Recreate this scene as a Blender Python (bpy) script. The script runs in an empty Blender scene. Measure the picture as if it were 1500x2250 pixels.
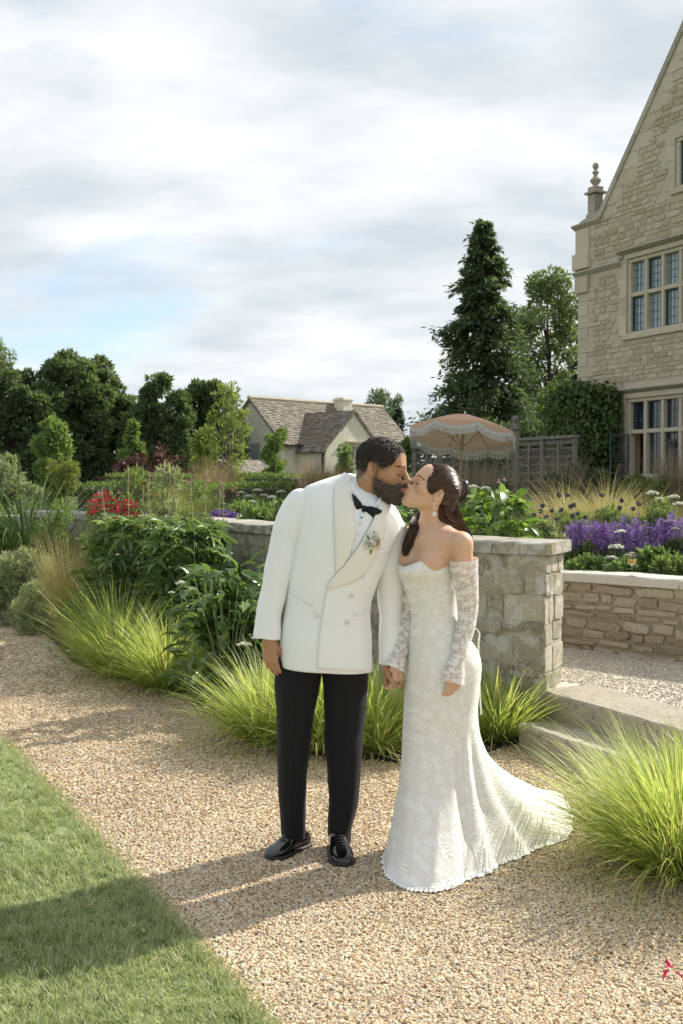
import bpy, bmesh, math, random
import numpy as np
from mathutils import Vector, Matrix
from mathutils.bvhtree import BVHTree

# ------------------------------------------------------------------ camera, sky, sun, exposure
scene = bpy.context.scene
C = scene.collection
R = math.radians
CAM_H = 1.62
PITCH = math.atan(65.0 / 2400.0)
cam_data = bpy.data.cameras.new('camera')
cam = bpy.data.objects.new('camera', cam_data)
C.objects.link(cam)
cam.location = (0, 0, CAM_H)
cam.rotation_euler = (math.pi / 2 - PITCH, 0, 0)
cam_data.sensor_fit = 'VERTICAL'
cam_data.sensor_height = 36.0
cam_data.sensor_width = 24.0
cam_data.lens = 36.0 * 2400.0 / 2250.0
cam_data.clip_start = 0.05
cam_data.clip_end = 6000.0
cam_data.dof.use_dof = True
cam_data.dof.focus_distance = 4.7
cam_data.dof.aperture_fstop = 10.0
scene.camera = cam

SUN_AZ = R(37)          # the sun stands to the right and a little behind the couple
SUN_EL = R(37)
sun_dir = Vector((math.cos(SUN_AZ) * math.cos(SUN_EL), math.sin(SUN_AZ) * math.cos(SUN_EL), math.sin(SUN_EL)))

world = bpy.data.worlds.new('World')
scene.world = world
world.use_nodes = True
wn, wl = world.node_tree.nodes, world.node_tree.links
for n in list(wn):
    wn.remove(n)
w_out = wn.new('ShaderNodeOutputWorld')
w_sky = wn.new('ShaderNodeTexSky')
w_sky.sky_type = 'NISHITA'
w_sky.sun_disc = False
w_sky.sun_elevation = SUN_EL
w_sky.sun_rotation = math.pi / 2 - SUN_AZ
w_sky.air_density = 1.0
w_sky.dust_density = 1.0
w_bg_sky = wn.new('ShaderNodeBackground')
w_bg_sky.inputs['Strength'].default_value = 0.07
wl.new(w_sky.outputs[0], w_bg_sky.inputs['Color'])
# thin bright cloud layer, drawn on a plane overhead
w_tc = wn.new('ShaderNodeTexCoord')
w_sep = wn.new('ShaderNodeSeparateXYZ')
wl.new(w_tc.outputs['Generated'], w_sep.inputs[0])
w_h = wn.new('ShaderNodeMath'); w_h.operation = 'MAXIMUM'; w_h.inputs[1].default_value = 0.0
wl.new(w_sep.outputs['Z'], w_h.inputs[0])
w_a = wn.new('ShaderNodeMath'); w_a.operation = 'ADD'; w_a.inputs[1].default_value = 0.30
wl.new(w_h.outputs[0], w_a.inputs[0])
def _div(sock):
    d = wn.new('ShaderNodeMath'); d.operation = 'DIVIDE'
    wl.new(sock, d.inputs[0]); wl.new(w_a.outputs[0], d.inputs[1])
    return d.outputs[0]
w_cmb = wn.new('ShaderNodeCombineXYZ')
wl.new(_div(w_sep.outputs['X']), w_cmb.inputs[0])
wl.new(_div(w_sep.outputs['Y']), w_cmb.inputs[1])
w_map = wn.new('ShaderNodeMapping')
w_map.inputs['Location'].default_value = (12.05, 1.24, 0)
w_map.inputs['Rotation'].default_value = (0, 0, R(35))
w_map.inputs['Scale'].default_value = (0.8, 1.3, 1)
wl.new(w_cmb.outputs[0], w_map.inputs[0])
w_n1 = wn.new('ShaderNodeTexNoise')
w_n1.inputs['Scale'].default_value = 0.8
w_n1.inputs['Detail'].default_value = 9
w_n1.inputs['Roughness'].default_value = 0.58
w_n1.inputs['Distortion'].default_value = 0.35
wl.new(w_map.outputs[0], w_n1.inputs['Vector'])
w_cov = wn.new('ShaderNodeValToRGB')
w_cov.color_ramp.elements[0].position = 0.36
w_cov.color_ramp.elements[0].color = (0.08, 0.08, 0.08, 1)
w_cov.color_ramp.elements[1].position = 0.465
w_cov.color_ramp.elements[1].color = (1, 1, 1, 1)
wl.new(w_n1.outputs['Fac'], w_cov.inputs[0])
w_n2 = wn.new('ShaderNodeTexNoise')
w_n2.inputs['Scale'].default_value = 2.2
w_n2.inputs['Detail'].default_value = 7
w_n2.inputs['Roughness'].default_value = 0.55
wl.new(w_map.outputs[0], w_n2.inputs['Vector'])
w_cc = wn.new('ShaderNodeValToRGB')
w_cc.color_ramp.elements[0].position = 0.37
w_cc.color_ramp.elements[0].color = (0.60, 0.665, 0.715, 1)
w_cc.color_ramp.elements[1].position = 0.60
w_cc.color_ramp.elements[1].color = (0.90, 0.92, 0.935, 1)
wl.new(w_n2.outputs['Fac'], w_cc.inputs[0])
w_bg_cl = wn.new('ShaderNodeBackground')
w_bg_cl.inputs['Strength'].default_value = 0.44
wl.new(w_cc.outputs[0], w_bg_cl.inputs['Color'])
w_mix = wn.new('ShaderNodeMixShader')
wl.new(w_cov.outputs[0], w_mix.inputs['Fac'])
wl.new(w_bg_sky.outputs[0], w_mix.inputs[1])
wl.new(w_bg_cl.outputs[0], w_mix.inputs[2])
wl.new(w_mix.outputs[0], w_out.inputs['Surface'])

sun_data = bpy.data.lights.new('sun', 'SUN')
sun = bpy.data.objects.new('sun', sun_data)
C.objects.link(sun)
sun_data.energy = 2.8
sun_data.angle = R(0.6)
sun_data.color = (1.0, 0.945, 0.86)
sun.rotation_euler = sun_dir.to_track_quat('Z', 'Y').to_euler()
sun.location = (20, 10, 20)

scene.view_settings.view_transform = 'Standard'
scene.view_settings.look = 'None'
scene.view_settings.exposure = 1.36
scene.view_settings.gamma = 1.0
scene.view_settings.use_curve_mapping = False
scene.render.engine = 'CYCLES'
scene.cycles.max_bounces = 8
scene.cycles.diffuse_bounces = 3
scene.cycles.glossy_bounces = 3
scene.cycles.transparent_max_bounces = 16
scene.cycles.transmission_bounces = 6
scene.cycles.use_denoising = True

# ------------------------------------------------------------------ where a picture point lies in the garden
_cp, _sp = math.cos(PITCH), math.sin(PITCH)
def ray(px, py):
    xc, yc = (px - 750.0) / 2400.0, (1125.0 - py) / 2400.0
    return Vector((xc, _cp + yc * _sp, -_sp + yc * _cp))
def P(px, py, d):                  # point at distance d ahead of the camera
    r = ray(px, py)
    return Vector((0, 0, CAM_H)) + r * (d / r.y)
def G(px, py, z=0.0):              # point on a level at height z
    r = ray(px, py)
    return Vector((0, 0, CAM_H)) + r * ((z - CAM_H) / r.z)

# ------------------------------------------------------------------ helpers: objects and meshes
def mesh_data(name, V, F, mat=None, smooth=True, attrs=None, mats=None, mat_idx=None):
    V = np.asarray(V, dtype=np.float32).reshape(-1, 3)
    me = bpy.data.meshes.new(name)
    if isinstance(F, np.ndarray):
        groups = [F]
    elif len(F) and isinstance(F[0], np.ndarray) and F[0].ndim == 2:
        groups = list(F)
    else:
        groups = None
    if groups is None:
        me.from_pydata(V.tolist(), [], [tuple(int(i) for i in f) for f in F])
    else:
        nl = sum(g.size for g in groups); nf = sum(len(g) for g in groups)
        me.vertices.add(len(V)); me.vertices.foreach_set('co', V.ravel())
        if nf == 0:
            me.update(); return me
        me.loops.add(nl); me.polygons.add(nf)
        me.loops.foreach_set('vertex_index', np.concatenate([g.ravel() for g in groups]).astype(np.int32))
        tot = np.concatenate([np.full(len(g), g.shape[1]) for g in groups])
        st = np.concatenate([[0], np.cumsum(tot)[:-1]])
        me.polygons.foreach_set('loop_start', st.astype(np.int32))
        me.polygons.foreach_set('loop_total', tot.astype(np.int32))
        me.update(calc_edges=True)
    me.validate()
    me.polygons.foreach_set('use_smooth', np.full(len(me.polygons), bool(smooth)))
    for m in (mats or ([mat] if mat else [])):
        me.materials.append(m)
    if mat_idx is not None and len(mat_idx) == len(me.polygons):
        me.polygons.foreach_set('material_index', np.asarray(mat_idx, dtype=np.int32))
    for k, a in (attrs or {}).items():
        a = np.asarray(a, dtype=np.float32)
        if len(a) != len(me.vertices):
            continue
        if a.ndim == 1:
            at = me.attributes.new(k, 'FLOAT', 'POINT'); at.data.foreach_set('value', a)
        else:
            at = me.attributes.new(k, 'FLOAT_COLOR', 'POINT')
            if a.shape[1] == 3:
                a = np.concatenate([a, np.ones((len(a), 1), np.float32)], 1)
            at.data.foreach_set('color', a.ravel())
    me.update()
    return me
def tag(o, label=None, cat=None, group=None, kind=None):
    if label: o['label'] = label
    if cat: o['category'] = cat
    if group: o['group'] = group
    if kind: o['kind'] = kind
    return o
def put(name, me, parent=None, loc=None, rot=None, scale=None):
    o = bpy.data.objects.new(name, me)
    C.objects.link(o)
    if parent is not None: o.parent = parent
    if loc is not None: o.location = loc
    if rot is not None: o.rotation_euler = rot
    if scale is not None: o.scale = scale
    return o
def build(name, V, F, mat, parent=None, smooth=True, attrs=None, loc=None, **kw):
    return put(name, mesh_data(name, V, F, mat, smooth, attrs, **kw), parent, loc)
def empty(name, loc=(0, 0, 0), rz=0.0):
    o = bpy.data.objects.new(name, None)
    C.objects.link(o)
    o.empty_display_size = 0.1
    o.location = loc
    o.rotation_euler = (0, 0, rz)
    return o
class MB:                            # collects simple shapes for ONE mesh
    def __init__(s): s.v = []; s.f = []
    def add(s, V, F):
        n = len(s.v)
        s.v.extend([tuple(map(float, p)) for p in V]); s.f.extend([tuple(int(i) + n for i in f) for f in F])
        return s
    def box(s, x0, x1, y0, y1, z0, z1):
        return s.add([(x0,y0,z0),(x1,y0,z0),(x1,y1,z0),(x0,y1,z0),(x0,y0,z1),(x1,y0,z1),(x1,y1,z1),(x0,y1,z1)],
                     [(0,3,2,1),(4,5,6,7),(0,1,5,4),(1,2,6,5),(2,3,7,6),(3,0,4,7)])
    def prism(s, pts, z0, z1):       # polygon seen from above, counter-clockwise
        n = len(pts)
        V = [(p[0], p[1], z0) for p in pts] + [(p[0], p[1], z1) for p in pts]
        F = [tuple(range(n))[::-1], tuple(range(n, 2*n))] + [(i, (i+1) % n, n+(i+1) % n, n+i) for i in range(n)]
        return s.add(V, F)
    def extr(s, pts, a, b):          # polygon of 3-D points swept from offset a to offset b
        n = len(pts); a = Vector(a); b = Vector(b)
        V = [Vector(p) + a for p in pts] + [Vector(p) + b for p in pts]
        F = [tuple(range(n))[::-1], tuple(range(n, 2*n))] + [(i, (i+1) % n, n+(i+1) % n, n+i) for i in range(n)]
        return s.add(V, F)
    def tube(s, pts, rad, n=8, cap=True):
        V, F = tube_np(pts, rad, n, cap)
        return s.add(V, F)
    def lathe(s, prof, n=16, c=(0, 0, 0)):
        V = []; F = []
        for r, z in prof:
            for k in range(n):
                a = 2 * math.pi * k / n
                V.append((c[0] + r * math.cos(a), c[1] + r * math.sin(a), c[2] + z))
        for i in range(len(prof) - 1):
            for k in range(n):
                F.append((i*n+k, i*n+(k+1) % n, (i+1)*n+(k+1) % n, (i+1)*n+k))
        F.append(tuple(range(n))[::-1]); F.append(tuple(range((len(prof)-1)*n, len(prof)*n)))
        return s.add(V, F)
    def build(s, name, mat, parent=None, smooth=False, loc=None, bevel=0.0, rot=None):
        o = build(name, s.v, s.f, mat, parent, smooth, loc=loc)
        if rot is not None: o.rotation_euler = rot
        if bevel:
            m = o.modifiers.new('bevel', 'BEVEL'); m.width = bevel; m.segments = 2; m.limit_method = 'ANGLE'
        return o
def tube_np(pts, rad, n=8, cap=True):
    pts = [Vector(p) for p in pts]
    m = len(pts)
    if not hasattr(rad, '__len__'): rad = [rad] * m
    V = []; F = []
    t = (pts[1] - pts[0]).normalized()
    up = Vector((0, 0, 1)) if abs(t.z) < 0.9 else Vector((1, 0, 0))
    u = t.cross(up).normalized()
    for i, p in enumerate(pts):
        t = (pts[min(i+1, m-1)] - pts[max(i-1, 0)]).normalized()
        u = (u - t * u.dot(t)).normalized(); w = t.cross(u)
        for k in range(n):
            a = 2 * math.pi * k / n
            V.append(p + (u * math.cos(a) + w * math.sin(a)) * rad[i])
    for i in range(m - 1):
        for k in range(n):
            F.append((i*n+k, i*n+(k+1) % n, (i+1)*n+(k+1) % n, (i+1)*n+k))
    if cap:
        F.append(tuple(range(n))[::-1]); F.append(tuple(range((m-1)*n, m*n)))
    return V, F
def catmull(pts, m):                 # m samples per span through the points
    pts = [np.asarray(p, float) for p in pts]
    out = []
    for i in range(len(pts) - 1):
        p0 = pts[max(i-1, 0)]; p1 = pts[i]; p2 = pts[i+1]; p3 = pts[min(i+2, len(pts)-1)]
        for k in range(m):
            t = k / m
            out.append(0.5 * ((2*p1) + (p2-p0)*t + (2*p0-5*p1+4*p2-p3)*t*t + (3*p1-p0-3*p2+p3)*t**3))
    out.append(pts[-1])
    return np.array(out)

# ------------------------------------------------------------------ helpers: materials
def new_mat(name):
    m = bpy.data.materials.new(name); m.use_nodes = True
    nt = m.node_tree
    return m, nt.nodes, nt.links, nt.nodes['Principled BSDF']
def ramp(nodes, links, fac, stops, interp='LINEAR'):
    r = nodes.new('ShaderNodeValToRGB')
    r.color_ramp.interpolation = interp
    e = r.color_ramp.elements
    while len(e) < len(stops): e.new(0.5)
    for i, (p, c) in enumerate(stops):
        e[i].position = p; e[i].color = (c[0], c[1], c[2], 1)
    links.new(fac, r.inputs[0])
    return r.outputs[0]
def noise(nodes, links, scale, detail=6, rough=0.55, coord='Object', dist=0.0, vec=None):
    n = nodes.new('ShaderNodeTexNoise')
    n.inputs['Scale'].default_value = scale; n.inputs['Detail'].default_value = detail
    n.inputs['Roughness'].default_value = rough; n.inputs['Distortion'].default_value = dist
    if vec is None:
        tc = nodes.new('ShaderNodeTexCoord'); vec = tc.outputs[coord]
    links.new(vec, n.inputs['Vector'])
    return n.outputs['Fac']
def mixc(nodes, links, fac, a, b, mode='MIX'):
    m = nodes.new('ShaderNodeMix'); m.data_type = 'RGBA'; m.blend_type = mode
    for sock, val in ((m.inputs[0], fac), (m.inputs[6], a), (m.inputs[7], b)):
        if hasattr(val, 'default_value') or hasattr(val, 'is_linked'): links.new(val, sock)
        elif isinstance(val, (int, float)): sock.default_value = val
        else: sock.default_value = (*val, 1)
    return m.outputs[2]
def bump(nodes, links, bsdf, height, strength=0.3, dist=0.01):
    b = nodes.new('ShaderNodeBump'); b.inputs['Strength'].default_value = strength; b.inputs['Distance'].default_value = dist
    links.new(height, b.inputs['Height']); links.new(b.outputs[0], bsdf.inputs['Normal'])
    return b
def simple_mat(name, col, rough=0.6, var=0.15, scale=20, metal=0.0, bmp=0.0, spec=0.5, coord='Object'):
    m, n, l, b = new_mat(name)
    f = noise(n, l, scale, coord=coord)
    lo = tuple(c * (1 - var) for c in col); hi = tuple(min(1, c * (1 + var)) for c in col)
    l.new(ramp(n, l, f, [(0.3, lo), (0.7, hi)]), b.inputs['Base Color'])
    b.inputs['Roughness'].default_value = rough; b.inputs['Metallic'].default_value = metal
    b.inputs['Specular IOR Level'].default_value = spec
    if bmp: bump(n, l, b, f, bmp, 0.01)
    return m
def leaf_mat(name, stops, transl=0.35, rough=0.5, attr='rnd', spec=0.3, tcol=None):
    m, n, l, b = new_mat(name)
    a = n.new('ShaderNodeAttribute'); a.attribute_name = attr
    c = ramp(n, l, a.outputs['Fac'], stops)
    l.new(c, b.inputs['Base Color'])
    b.inputs['Roughness'].default_value = rough; b.inputs['Specular IOR Level'].default_value = spec
    t = n.new('ShaderNodeBsdfTranslucent')
    l.new(mixc(n, l, 1.0, c, tcol or (1.2, 1.25, 0.7), 'MULTIPLY'), t.inputs['Color'])
    mx = n.new('ShaderNodeMixShader'); mx.inputs[0].default_value = transl
    l.new(b.outputs[0], mx.inputs[1]); l.new(t.outputs[0], mx.inputs[2])
    l.new(mx.outputs[0], n['Material Output'].inputs['Surface'])
    return m

# ------------------------------------------------------------------ helpers: leaves and blades, many in one mesh
LEAF = (np.array([(0,0,0),(.45,.5,.06),(1,0,0),(.45,-.5,.06)], float), np.array([(0,3,2,1)]))
LEAF6 = (np.array([(0,0,0),(.3,.42,.10),(.7,.36,.08),(1,0,-.10),(.7,-.36,.08),(.3,-.42,.10),(.35,0,0),(.72,0,-.02)], float),
         [np.array([(0,6,1),(0,5,6),(7,3,2),(7,4,3)]), np.array([(6,7,2,1),(5,4,7,6)])])
def unit(a):
    return a / np.maximum(np.linalg.norm(a, axis=-1, keepdims=True), 1e-9)
def scatter(tmpl, org, L, N, ln, wd, rnd=None):
    """copies of a small template at org, long axis L, facing N, length ln, width wd"""
    tv, tf = tmpl
    org = np.asarray(org, float); n = len(org)
    L = unit(np.asarray(L, float)); N = np.asarray(N, float)
    W = unit(np.cross(N, L)); N = np.cross(L, W)
    ln = np.broadcast_to(np.asarray(ln, float), (n,)); wd = np.broadcast_to(np.asarray(wd, float), (n,))
    V = (org[:, None] + L[:, None] * (tv[None, :, 0:1] * ln[:, None, None]) + W[:, None] * (tv[None, :, 1:2] * wd[:, None, None])
         + N[:, None] * (tv[None, :, 2:3] * ln[:, None, None]))
    k = len(tv); off = (np.arange(n) * k)[:, None, None]
    fs = tf if isinstance(tf, list) else [tf]
    F = [(off + f[None]).reshape(-1, f.shape[1]) for f in fs]
    r = np.repeat(np.random.rand(n) if rnd is None else np.asarray(rnd, float), k)
    return V.reshape(-1, 3), F, r
def join(parts):
    V = []; groups = {}; r = []; off = 0
    for v, F, a in parts:
        V.append(v); r.append(a)
        for f in (F if isinstance(F, list) else [F]):
            if len(f): groups.setdefault(f.shape[1], []).append(f + off)
        off += len(v)
    return np.concatenate(V), [np.concatenate(g) for g in groups.values()], np.concatenate(r)
def blades(base, az, lean, h, width, droop, seg=5, rnd=None):
    """arching ribbons: base (n,3), az heading, lean start angle from upright, h length, droop how far the tip bends over"""
    n = len(base)
    az, lean, h, width, droop = [np.broadcast_to(np.asarray(a, float), (n,)) for a in (az, lean, h, width, droop)]
    s = np.linspace(0, 1, seg + 1)
    ang = lean[:, None] + droop[:, None] * s[None] ** 1.5
    step = h[:, None] / seg
    dx = np.concatenate([np.zeros((n, 1)), np.cumsum(np.sin(ang[:, :-1]) * step, 1)], 1)
    dz = np.concatenate([np.zeros((n, 1)), np.cumsum(np.cos(ang[:, :-1]) * step, 1)], 1)
    ca, sa = np.cos(az)[:, None], np.sin(az)[:, None]
    cx = base[:, 0:1] + dx * ca; cy = base[:, 1:2] + dx * sa; cz = base[:, 2:3] + dz
    tw = az[:, None] + math.pi / 2 + (np.random.rand(n, 1) - .5) * 1.6
    w = (width[:, None] * .5) * (1 - s[None] ** 2.5 * .97)
    ox, oy = np.cos(tw) * w, np.sin(tw) * w
    A = np.stack([cx - ox, cy - oy, cz], -1); B = np.stack([cx + ox, cy + oy, cz], -1)
    V = np.stack([A, B], 2).reshape(-1, 3)
    k = 2 * (seg + 1)
    q = np.array([(2*i, 2*i+1, 2*i+3, 2*i+2) for i in range(seg)])
    F = ((np.arange(n) * k)[:, None, None] + q[None]).reshape(-1, 4)
    r = np.random.rand(n) if rnd is None else rnd
    return V, F, np.repeat(r, k)
def rand_dirs(n, zmin=-1.0, zmax=1.0):
    z = np.random.uniform(zmin, zmax, n); a = np.random.uniform(0, 2*math.pi, n)
    s = np.sqrt(np.maximum(0, 1 - z*z))
    return np.stack([s*np.cos(a), s*np.sin(a), z], -1)
np.random.seed(11); random.seed(11)
# ================================================================== ground, path, lawn, walls, steps
def stone_mat(name, stops, dark=(.10,.09,.07), lichen=(.62,.61,.55), lich_amt=0.0, dark_amt=0.3, bscale=1.0, moss=None):
    m, n, l, b = new_mat(name)
    oi = n.new('ShaderNodeObjectInfo')
    geo = n.new('ShaderNodeNewGeometry')
    f = noise(n, l, 9*bscale, 8, .65, vec=geo.outputs['Position'])
    add = n.new('ShaderNodeMath'); add.operation = 'MULTIPLY_ADD'; add.inputs[1].default_value = 0.75
    l.new(oi.outputs['Random'], add.inputs[0])
    sc = n.new('ShaderNodeMath'); sc.operation = 'MULTIPLY_ADD'; sc.inputs[1].default_value = 0.9; sc.inputs[2].default_value = -0.32
    l.new(f, sc.inputs[0]); l.new(sc.outputs[0], add.inputs[2])
    c = ramp(n, l, add.outputs[0], stops)
    f2 = noise(n, l, 26*bscale, 8, .7, vec=geo.outputs['Position'])
    c = mixc(n, l, ramp(n, l, f2, [(0.56, (0,0,0)), (0.66, (dark_amt,)*3)]), c, dark)
    if moss:
        f4 = noise(n, l, 4*bscale, 5, .6, vec=geo.outputs['Position'])
        c = mixc(n, l, ramp(n, l, f4, [(0.62, (0,0,0)), (0.70, (.8,)*3)]), c, moss)
    if lich_amt:
        f3 = noise(n, l, 8.5*bscale, 10, .76, vec=geo.outputs['Position'], dist=.5)
        c = mixc(n, l, ramp(n, l, f3, [(0.49, (0,0,0)), (0.56, (lich_amt,)*3)]), c, lichen)
    l.new(c, b.inputs['Base Color'])
    b.inputs['Roughness'].default_value = 0.9; b.inputs['Specular IOR Level'].default_value = 0.2
    f5 = noise(n, l, 60*bscale, 8, .7, vec=geo.outputs['Position'])
    bump(n, l, b, f5, 0.9, 0.018)
    return m
M = {}
M['wall_stone'] = stone_mat('old_wall_stone', [(0.0,(.24,.21,.15)),(.35,(.36,.32,.235)),(.65,(.47,.42,.31)),(1,(.53,.48,.37))], lich_amt=.75, dark_amt=.7)
M['wall_mortar'] = stone_mat('old_wall_mortar', [(0.0,(.36,.325,.245)),(1,(.49,.445,.345))], lich_amt=.6, dark_amt=.5)
M['tan_stone'] = stone_mat('tan_rubble_stone', [(0.0,(.31,.25,.175)),(.4,(.41,.335,.24)),(.75,(.50,.42,.31)),(1,(.55,.48,.37))], dark_amt=.7)
M['tan_mortar'] = stone_mat('tan_rubble_mortar', [(0.0,(.36,.30,.215)),(1,(.47,.40,.30))], dark_amt=.25)
M['coping'] = stone_mat('lichen_coping', [(0.0,(.24,.22,.17)),(.5,(.40,.37,.30)),(1,(.52,.49,.41))], lich_amt=.6, dark_amt=.9, moss=(.36,.25,.06))
M['pale_coping'] = stone_mat('pale_sawn_stone', [(0.0,(.58,.53,.44)),(1,(.68,.64,.55))], dark_amt=.06)
M['step'] = stone_mat('step_stone', [(0.0,(.36,.31,.23)),(.5,(.48,.43,.345)),(1,(.58,.53,.44))], dark_amt=.7, bscale=.8)

# --- far ground
m, n, l, b = new_mat('meadow')
l.new(ramp(n, l, noise(n, l, .4, 8), [(.3,(.05,.085,.025)),(.7,(.10,.15,.05))]), b.inputs['Base Color']); b.inputs['Roughness'].default_value = .9
M['meadow'] = m
g = MB().add([(-900,-60,-.03),(900,-60,-.03),(900,1800,-.03),(-900,1800,-.03)], [(0,1,2,3)]).build('ground', M['meadow'])
tag(g, kind='structure')

# --- gravel bed under the loose stones
def gravel_mat(name, stops, scale=60):
    m, n, l, b = new_mat(name)
    geo = n.new('ShaderNodeNewGeometry')
    v = n.new('ShaderNodeTexVoronoi'); v.inputs['Scale'].default_value = scale; v.feature = 'F1'
    l.new(geo.outputs['Position'], v.inputs['Vector'])
    sep = n.new('ShaderNodeSeparateColor'); l.new(v.outputs['Color'], sep.inputs[0])
    c = ramp(n, l, sep.outputs[0], stops)
    f = noise(n, l, 1.3, 5, .6, vec=geo.outputs['Position'])
    c = mixc(n, l, 1.0, c, ramp(n, l, f, [(.3,(.80,.79,.78)),(.7,(1.03,1.03,1.03))]), 'MULTIPLY')
    l.new(c, b.inputs['Base Color']); b.inputs['Roughness'].default_value = .85; b.inputs['Specular IOR Level'].default_value = .25
    bump(n, l, b, v.outputs['Distance'], -1.0, .012)
    return m
PEB = [(0.0,(.42,.30,.19)),(.12,(.48,.33,.185)),(.3,(.62,.465,.28)),(.5,(.70,.565,.375)),(.66,(.76,.66,.48)),(.80,(.74,.67,.53)),(.92,(.54,.475,.385)),(1.0,(.38,.35,.31))]
M['gravel'] = gravel_mat('golden_gravel', PEB)
TPEB = [(0.0,(.42,.35,.26)),(.3,(.60,.53,.42)),(.6,(.70,.64,.53)),(.85,(.76,.71,.62)),(1,(.45,.40,.33))]
M['terrace_gravel'] = gravel_mat('pale_gravel', TPEB, 75)
def sheet(name, pts, z, mat, kind='structure'):
    o = build(name, [(p[0], p[1], z) for p in pts], [tuple(range(len(pts)))], mat, smooth=False)
    return tag(o, kind=kind)
sheet('gravel_path', [(-16,-3),(9,-3),(9,9),(2,12),(-2,19),(-16,19)], 0.0, M['gravel'])

LAWN_EDGE = [(1.1,.75),(.35,2.1),(-.26,3.27),(-.63,3.97),(-1.0,4.67),(-1.55,5.72),(-2.12,6.78),(-2.9,8.2),(-4.2,10.2),(-6.5,12.3),(-14,14.5)]
BED_EDGE = [(-12,17.2),(-7,15.4),(-4.35,13.7),(-3.2,11.7),(-2.40,9.75),(-1.85,8.95),(-1.31,8.3),(-.72,7.2),(-.2,6.45),(.3,6.25),(.75,6.4),(1.06,6.66)]
WALL_L = [(-11,18.6),(-6.5,16.2),(-3.6,13.9),(-1.9,11.8),(-1.01,10.2),(-.605,9.56),(-.05,8.62),(.38,7.75),(.91,7.06),(1.27,6.835)]
m, n, l, b = new_mat('garden_soil')
l.new(ramp(n, l, noise(n, l, 18, 9, .7), [(.3,(.028,.021,.015)),(.6,(.07,.052,.037)),(.75,(.12,.095,.07))]), b.inputs['Base Color'])
b.inputs['Roughness'].default_value = .95; bump(n, l, b, noise(n, l, 40, 8, .7), 1.0, .03)
M['soil'] = m
sheet('flower_bed', BED_EDGE + [(1.3,6.9)] + [(x+.1,y+.1) for x, y in WALL_L[::-1][1:]], 0.006, M['soil'])
m, n, l, b = new_mat('turf')
l.new(ramp(n, l, noise(n, l, 3, 9, .7), [(.3,(.13,.17,.06)),(.55,(.21,.25,.10)),(.75,(.31,.31,.16))]), b.inputs['Base Color'])
b.inputs['Roughness'].default_value = .9
M['turf'] = m
sheet('lawn', [(-16,-3),(1.6,-3)] + LAWN_EDGE + [(-16,14.9)], 0.008, M['turf'])

def inside(poly, X, Y):
    r = np.zeros(len(X), bool); k = len(poly)
    for i in range(k):
        x0, y0 = poly[i]; x1, y1 = poly[(i+1) % k]
        c = ((y0 > Y) != (y1 > Y)) & (X < (x1-x0)*(Y-y0)/((y1-y0) or 1e-9) + x0)
        r ^= c
    return r
LAWN_POLY = [(-16,-3),(1.6,-3)] + LAWN_EDGE + [(-16,14.9)]
BED_POLY = BED_EDGE + [(1.3,6.9)] + WALL_L[::-1][1:]
S_U = Vector((.44,-.898,0)); S_V = Vector((.898,.44,0))
S1 = Vector((1.075,6.60,0)); S2 = Vector((1.235,6.86,0))
def step_poly(a, ln, dp): return [a, a+S_U*ln, a+S_U*ln+S_V*dp, a+S_V*dp]

# --- loose stones of the path: points carrying small pebbles
def pebble_field(name, pts, size, mat, label_kind='stuff'):
    me = mesh_data(name, pts, np.zeros((0,3), int), None)
    o = put(name, me); tag(o, kind='stuff')
    ng = bpy.data.node_groups.new(name, 'GeometryNodeTree')
    ng.interface.new_socket('Geometry', in_out='INPUT', socket_type='NodeSocketGeometry')
    ng.interface.new_socket('Geometry', in_out='OUTPUT', socket_type='NodeSocketGeometry')
    N, Lk = ng.nodes, ng.links
    gi = N.new('NodeGroupInput'); go = N.new('NodeGroupOutput')
    ico = N.new('GeometryNodeMeshIcoSphere'); ico.inputs['Radius'].default_value = .5; ico.inputs['Subdivisions'].default_value = 1
    sp = N.new('GeometryNodeSetPosition')
    rv0 = N.new('FunctionNodeRandomValue'); rv0.data_type = 'FLOAT_VECTOR'
    rv0.inputs[0].default_value = (-.13,)*3; rv0.inputs[1].default_value = (.13,)*3
    Lk.new(ico.outputs[0], sp.inputs[0]); Lk.new(rv0.outputs[0], sp.inputs['Offset'])
    sm = N.new('GeometryNodeSetMaterial'); sm.inputs['Material'].default_value = mat
    Lk.new(sp.outputs[0], sm.inputs[0])
    iop = N.new('GeometryNodeInstanceOnPoints')
    rr = N.new('FunctionNodeRandomValue'); rr.data_type = 'FLOAT_VECTOR'
    rr.inputs[0].default_value = (-.5,-.5,0); rr.inputs[1].default_value = (.5,.5,6.28)
    rs = N.new('FunctionNodeRandomValue'); rs.data_type = 'FLOAT_VECTOR'; rs.inputs['Seed'].default_value = 5
    rs.inputs[0].default_value = (size*.65, size*.5, size*.35); rs.inputs[1].default_value = (size*1.75, size*1.2, size*.85)
    Lk.new(gi.outputs[0], iop.inputs['Points']); Lk.new(sm.outputs[0], iop.inputs['Instance'])
    Lk.new(rr.outputs[0], iop.inputs['Rotation']); Lk.new(rs.outputs[0], iop.inputs['Scale'])
    Lk.new(iop.outputs[0], go.inputs[0])
    md = o.modifiers.new('pebbles', 'NODES'); md.node_group = ng
    return o
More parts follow.
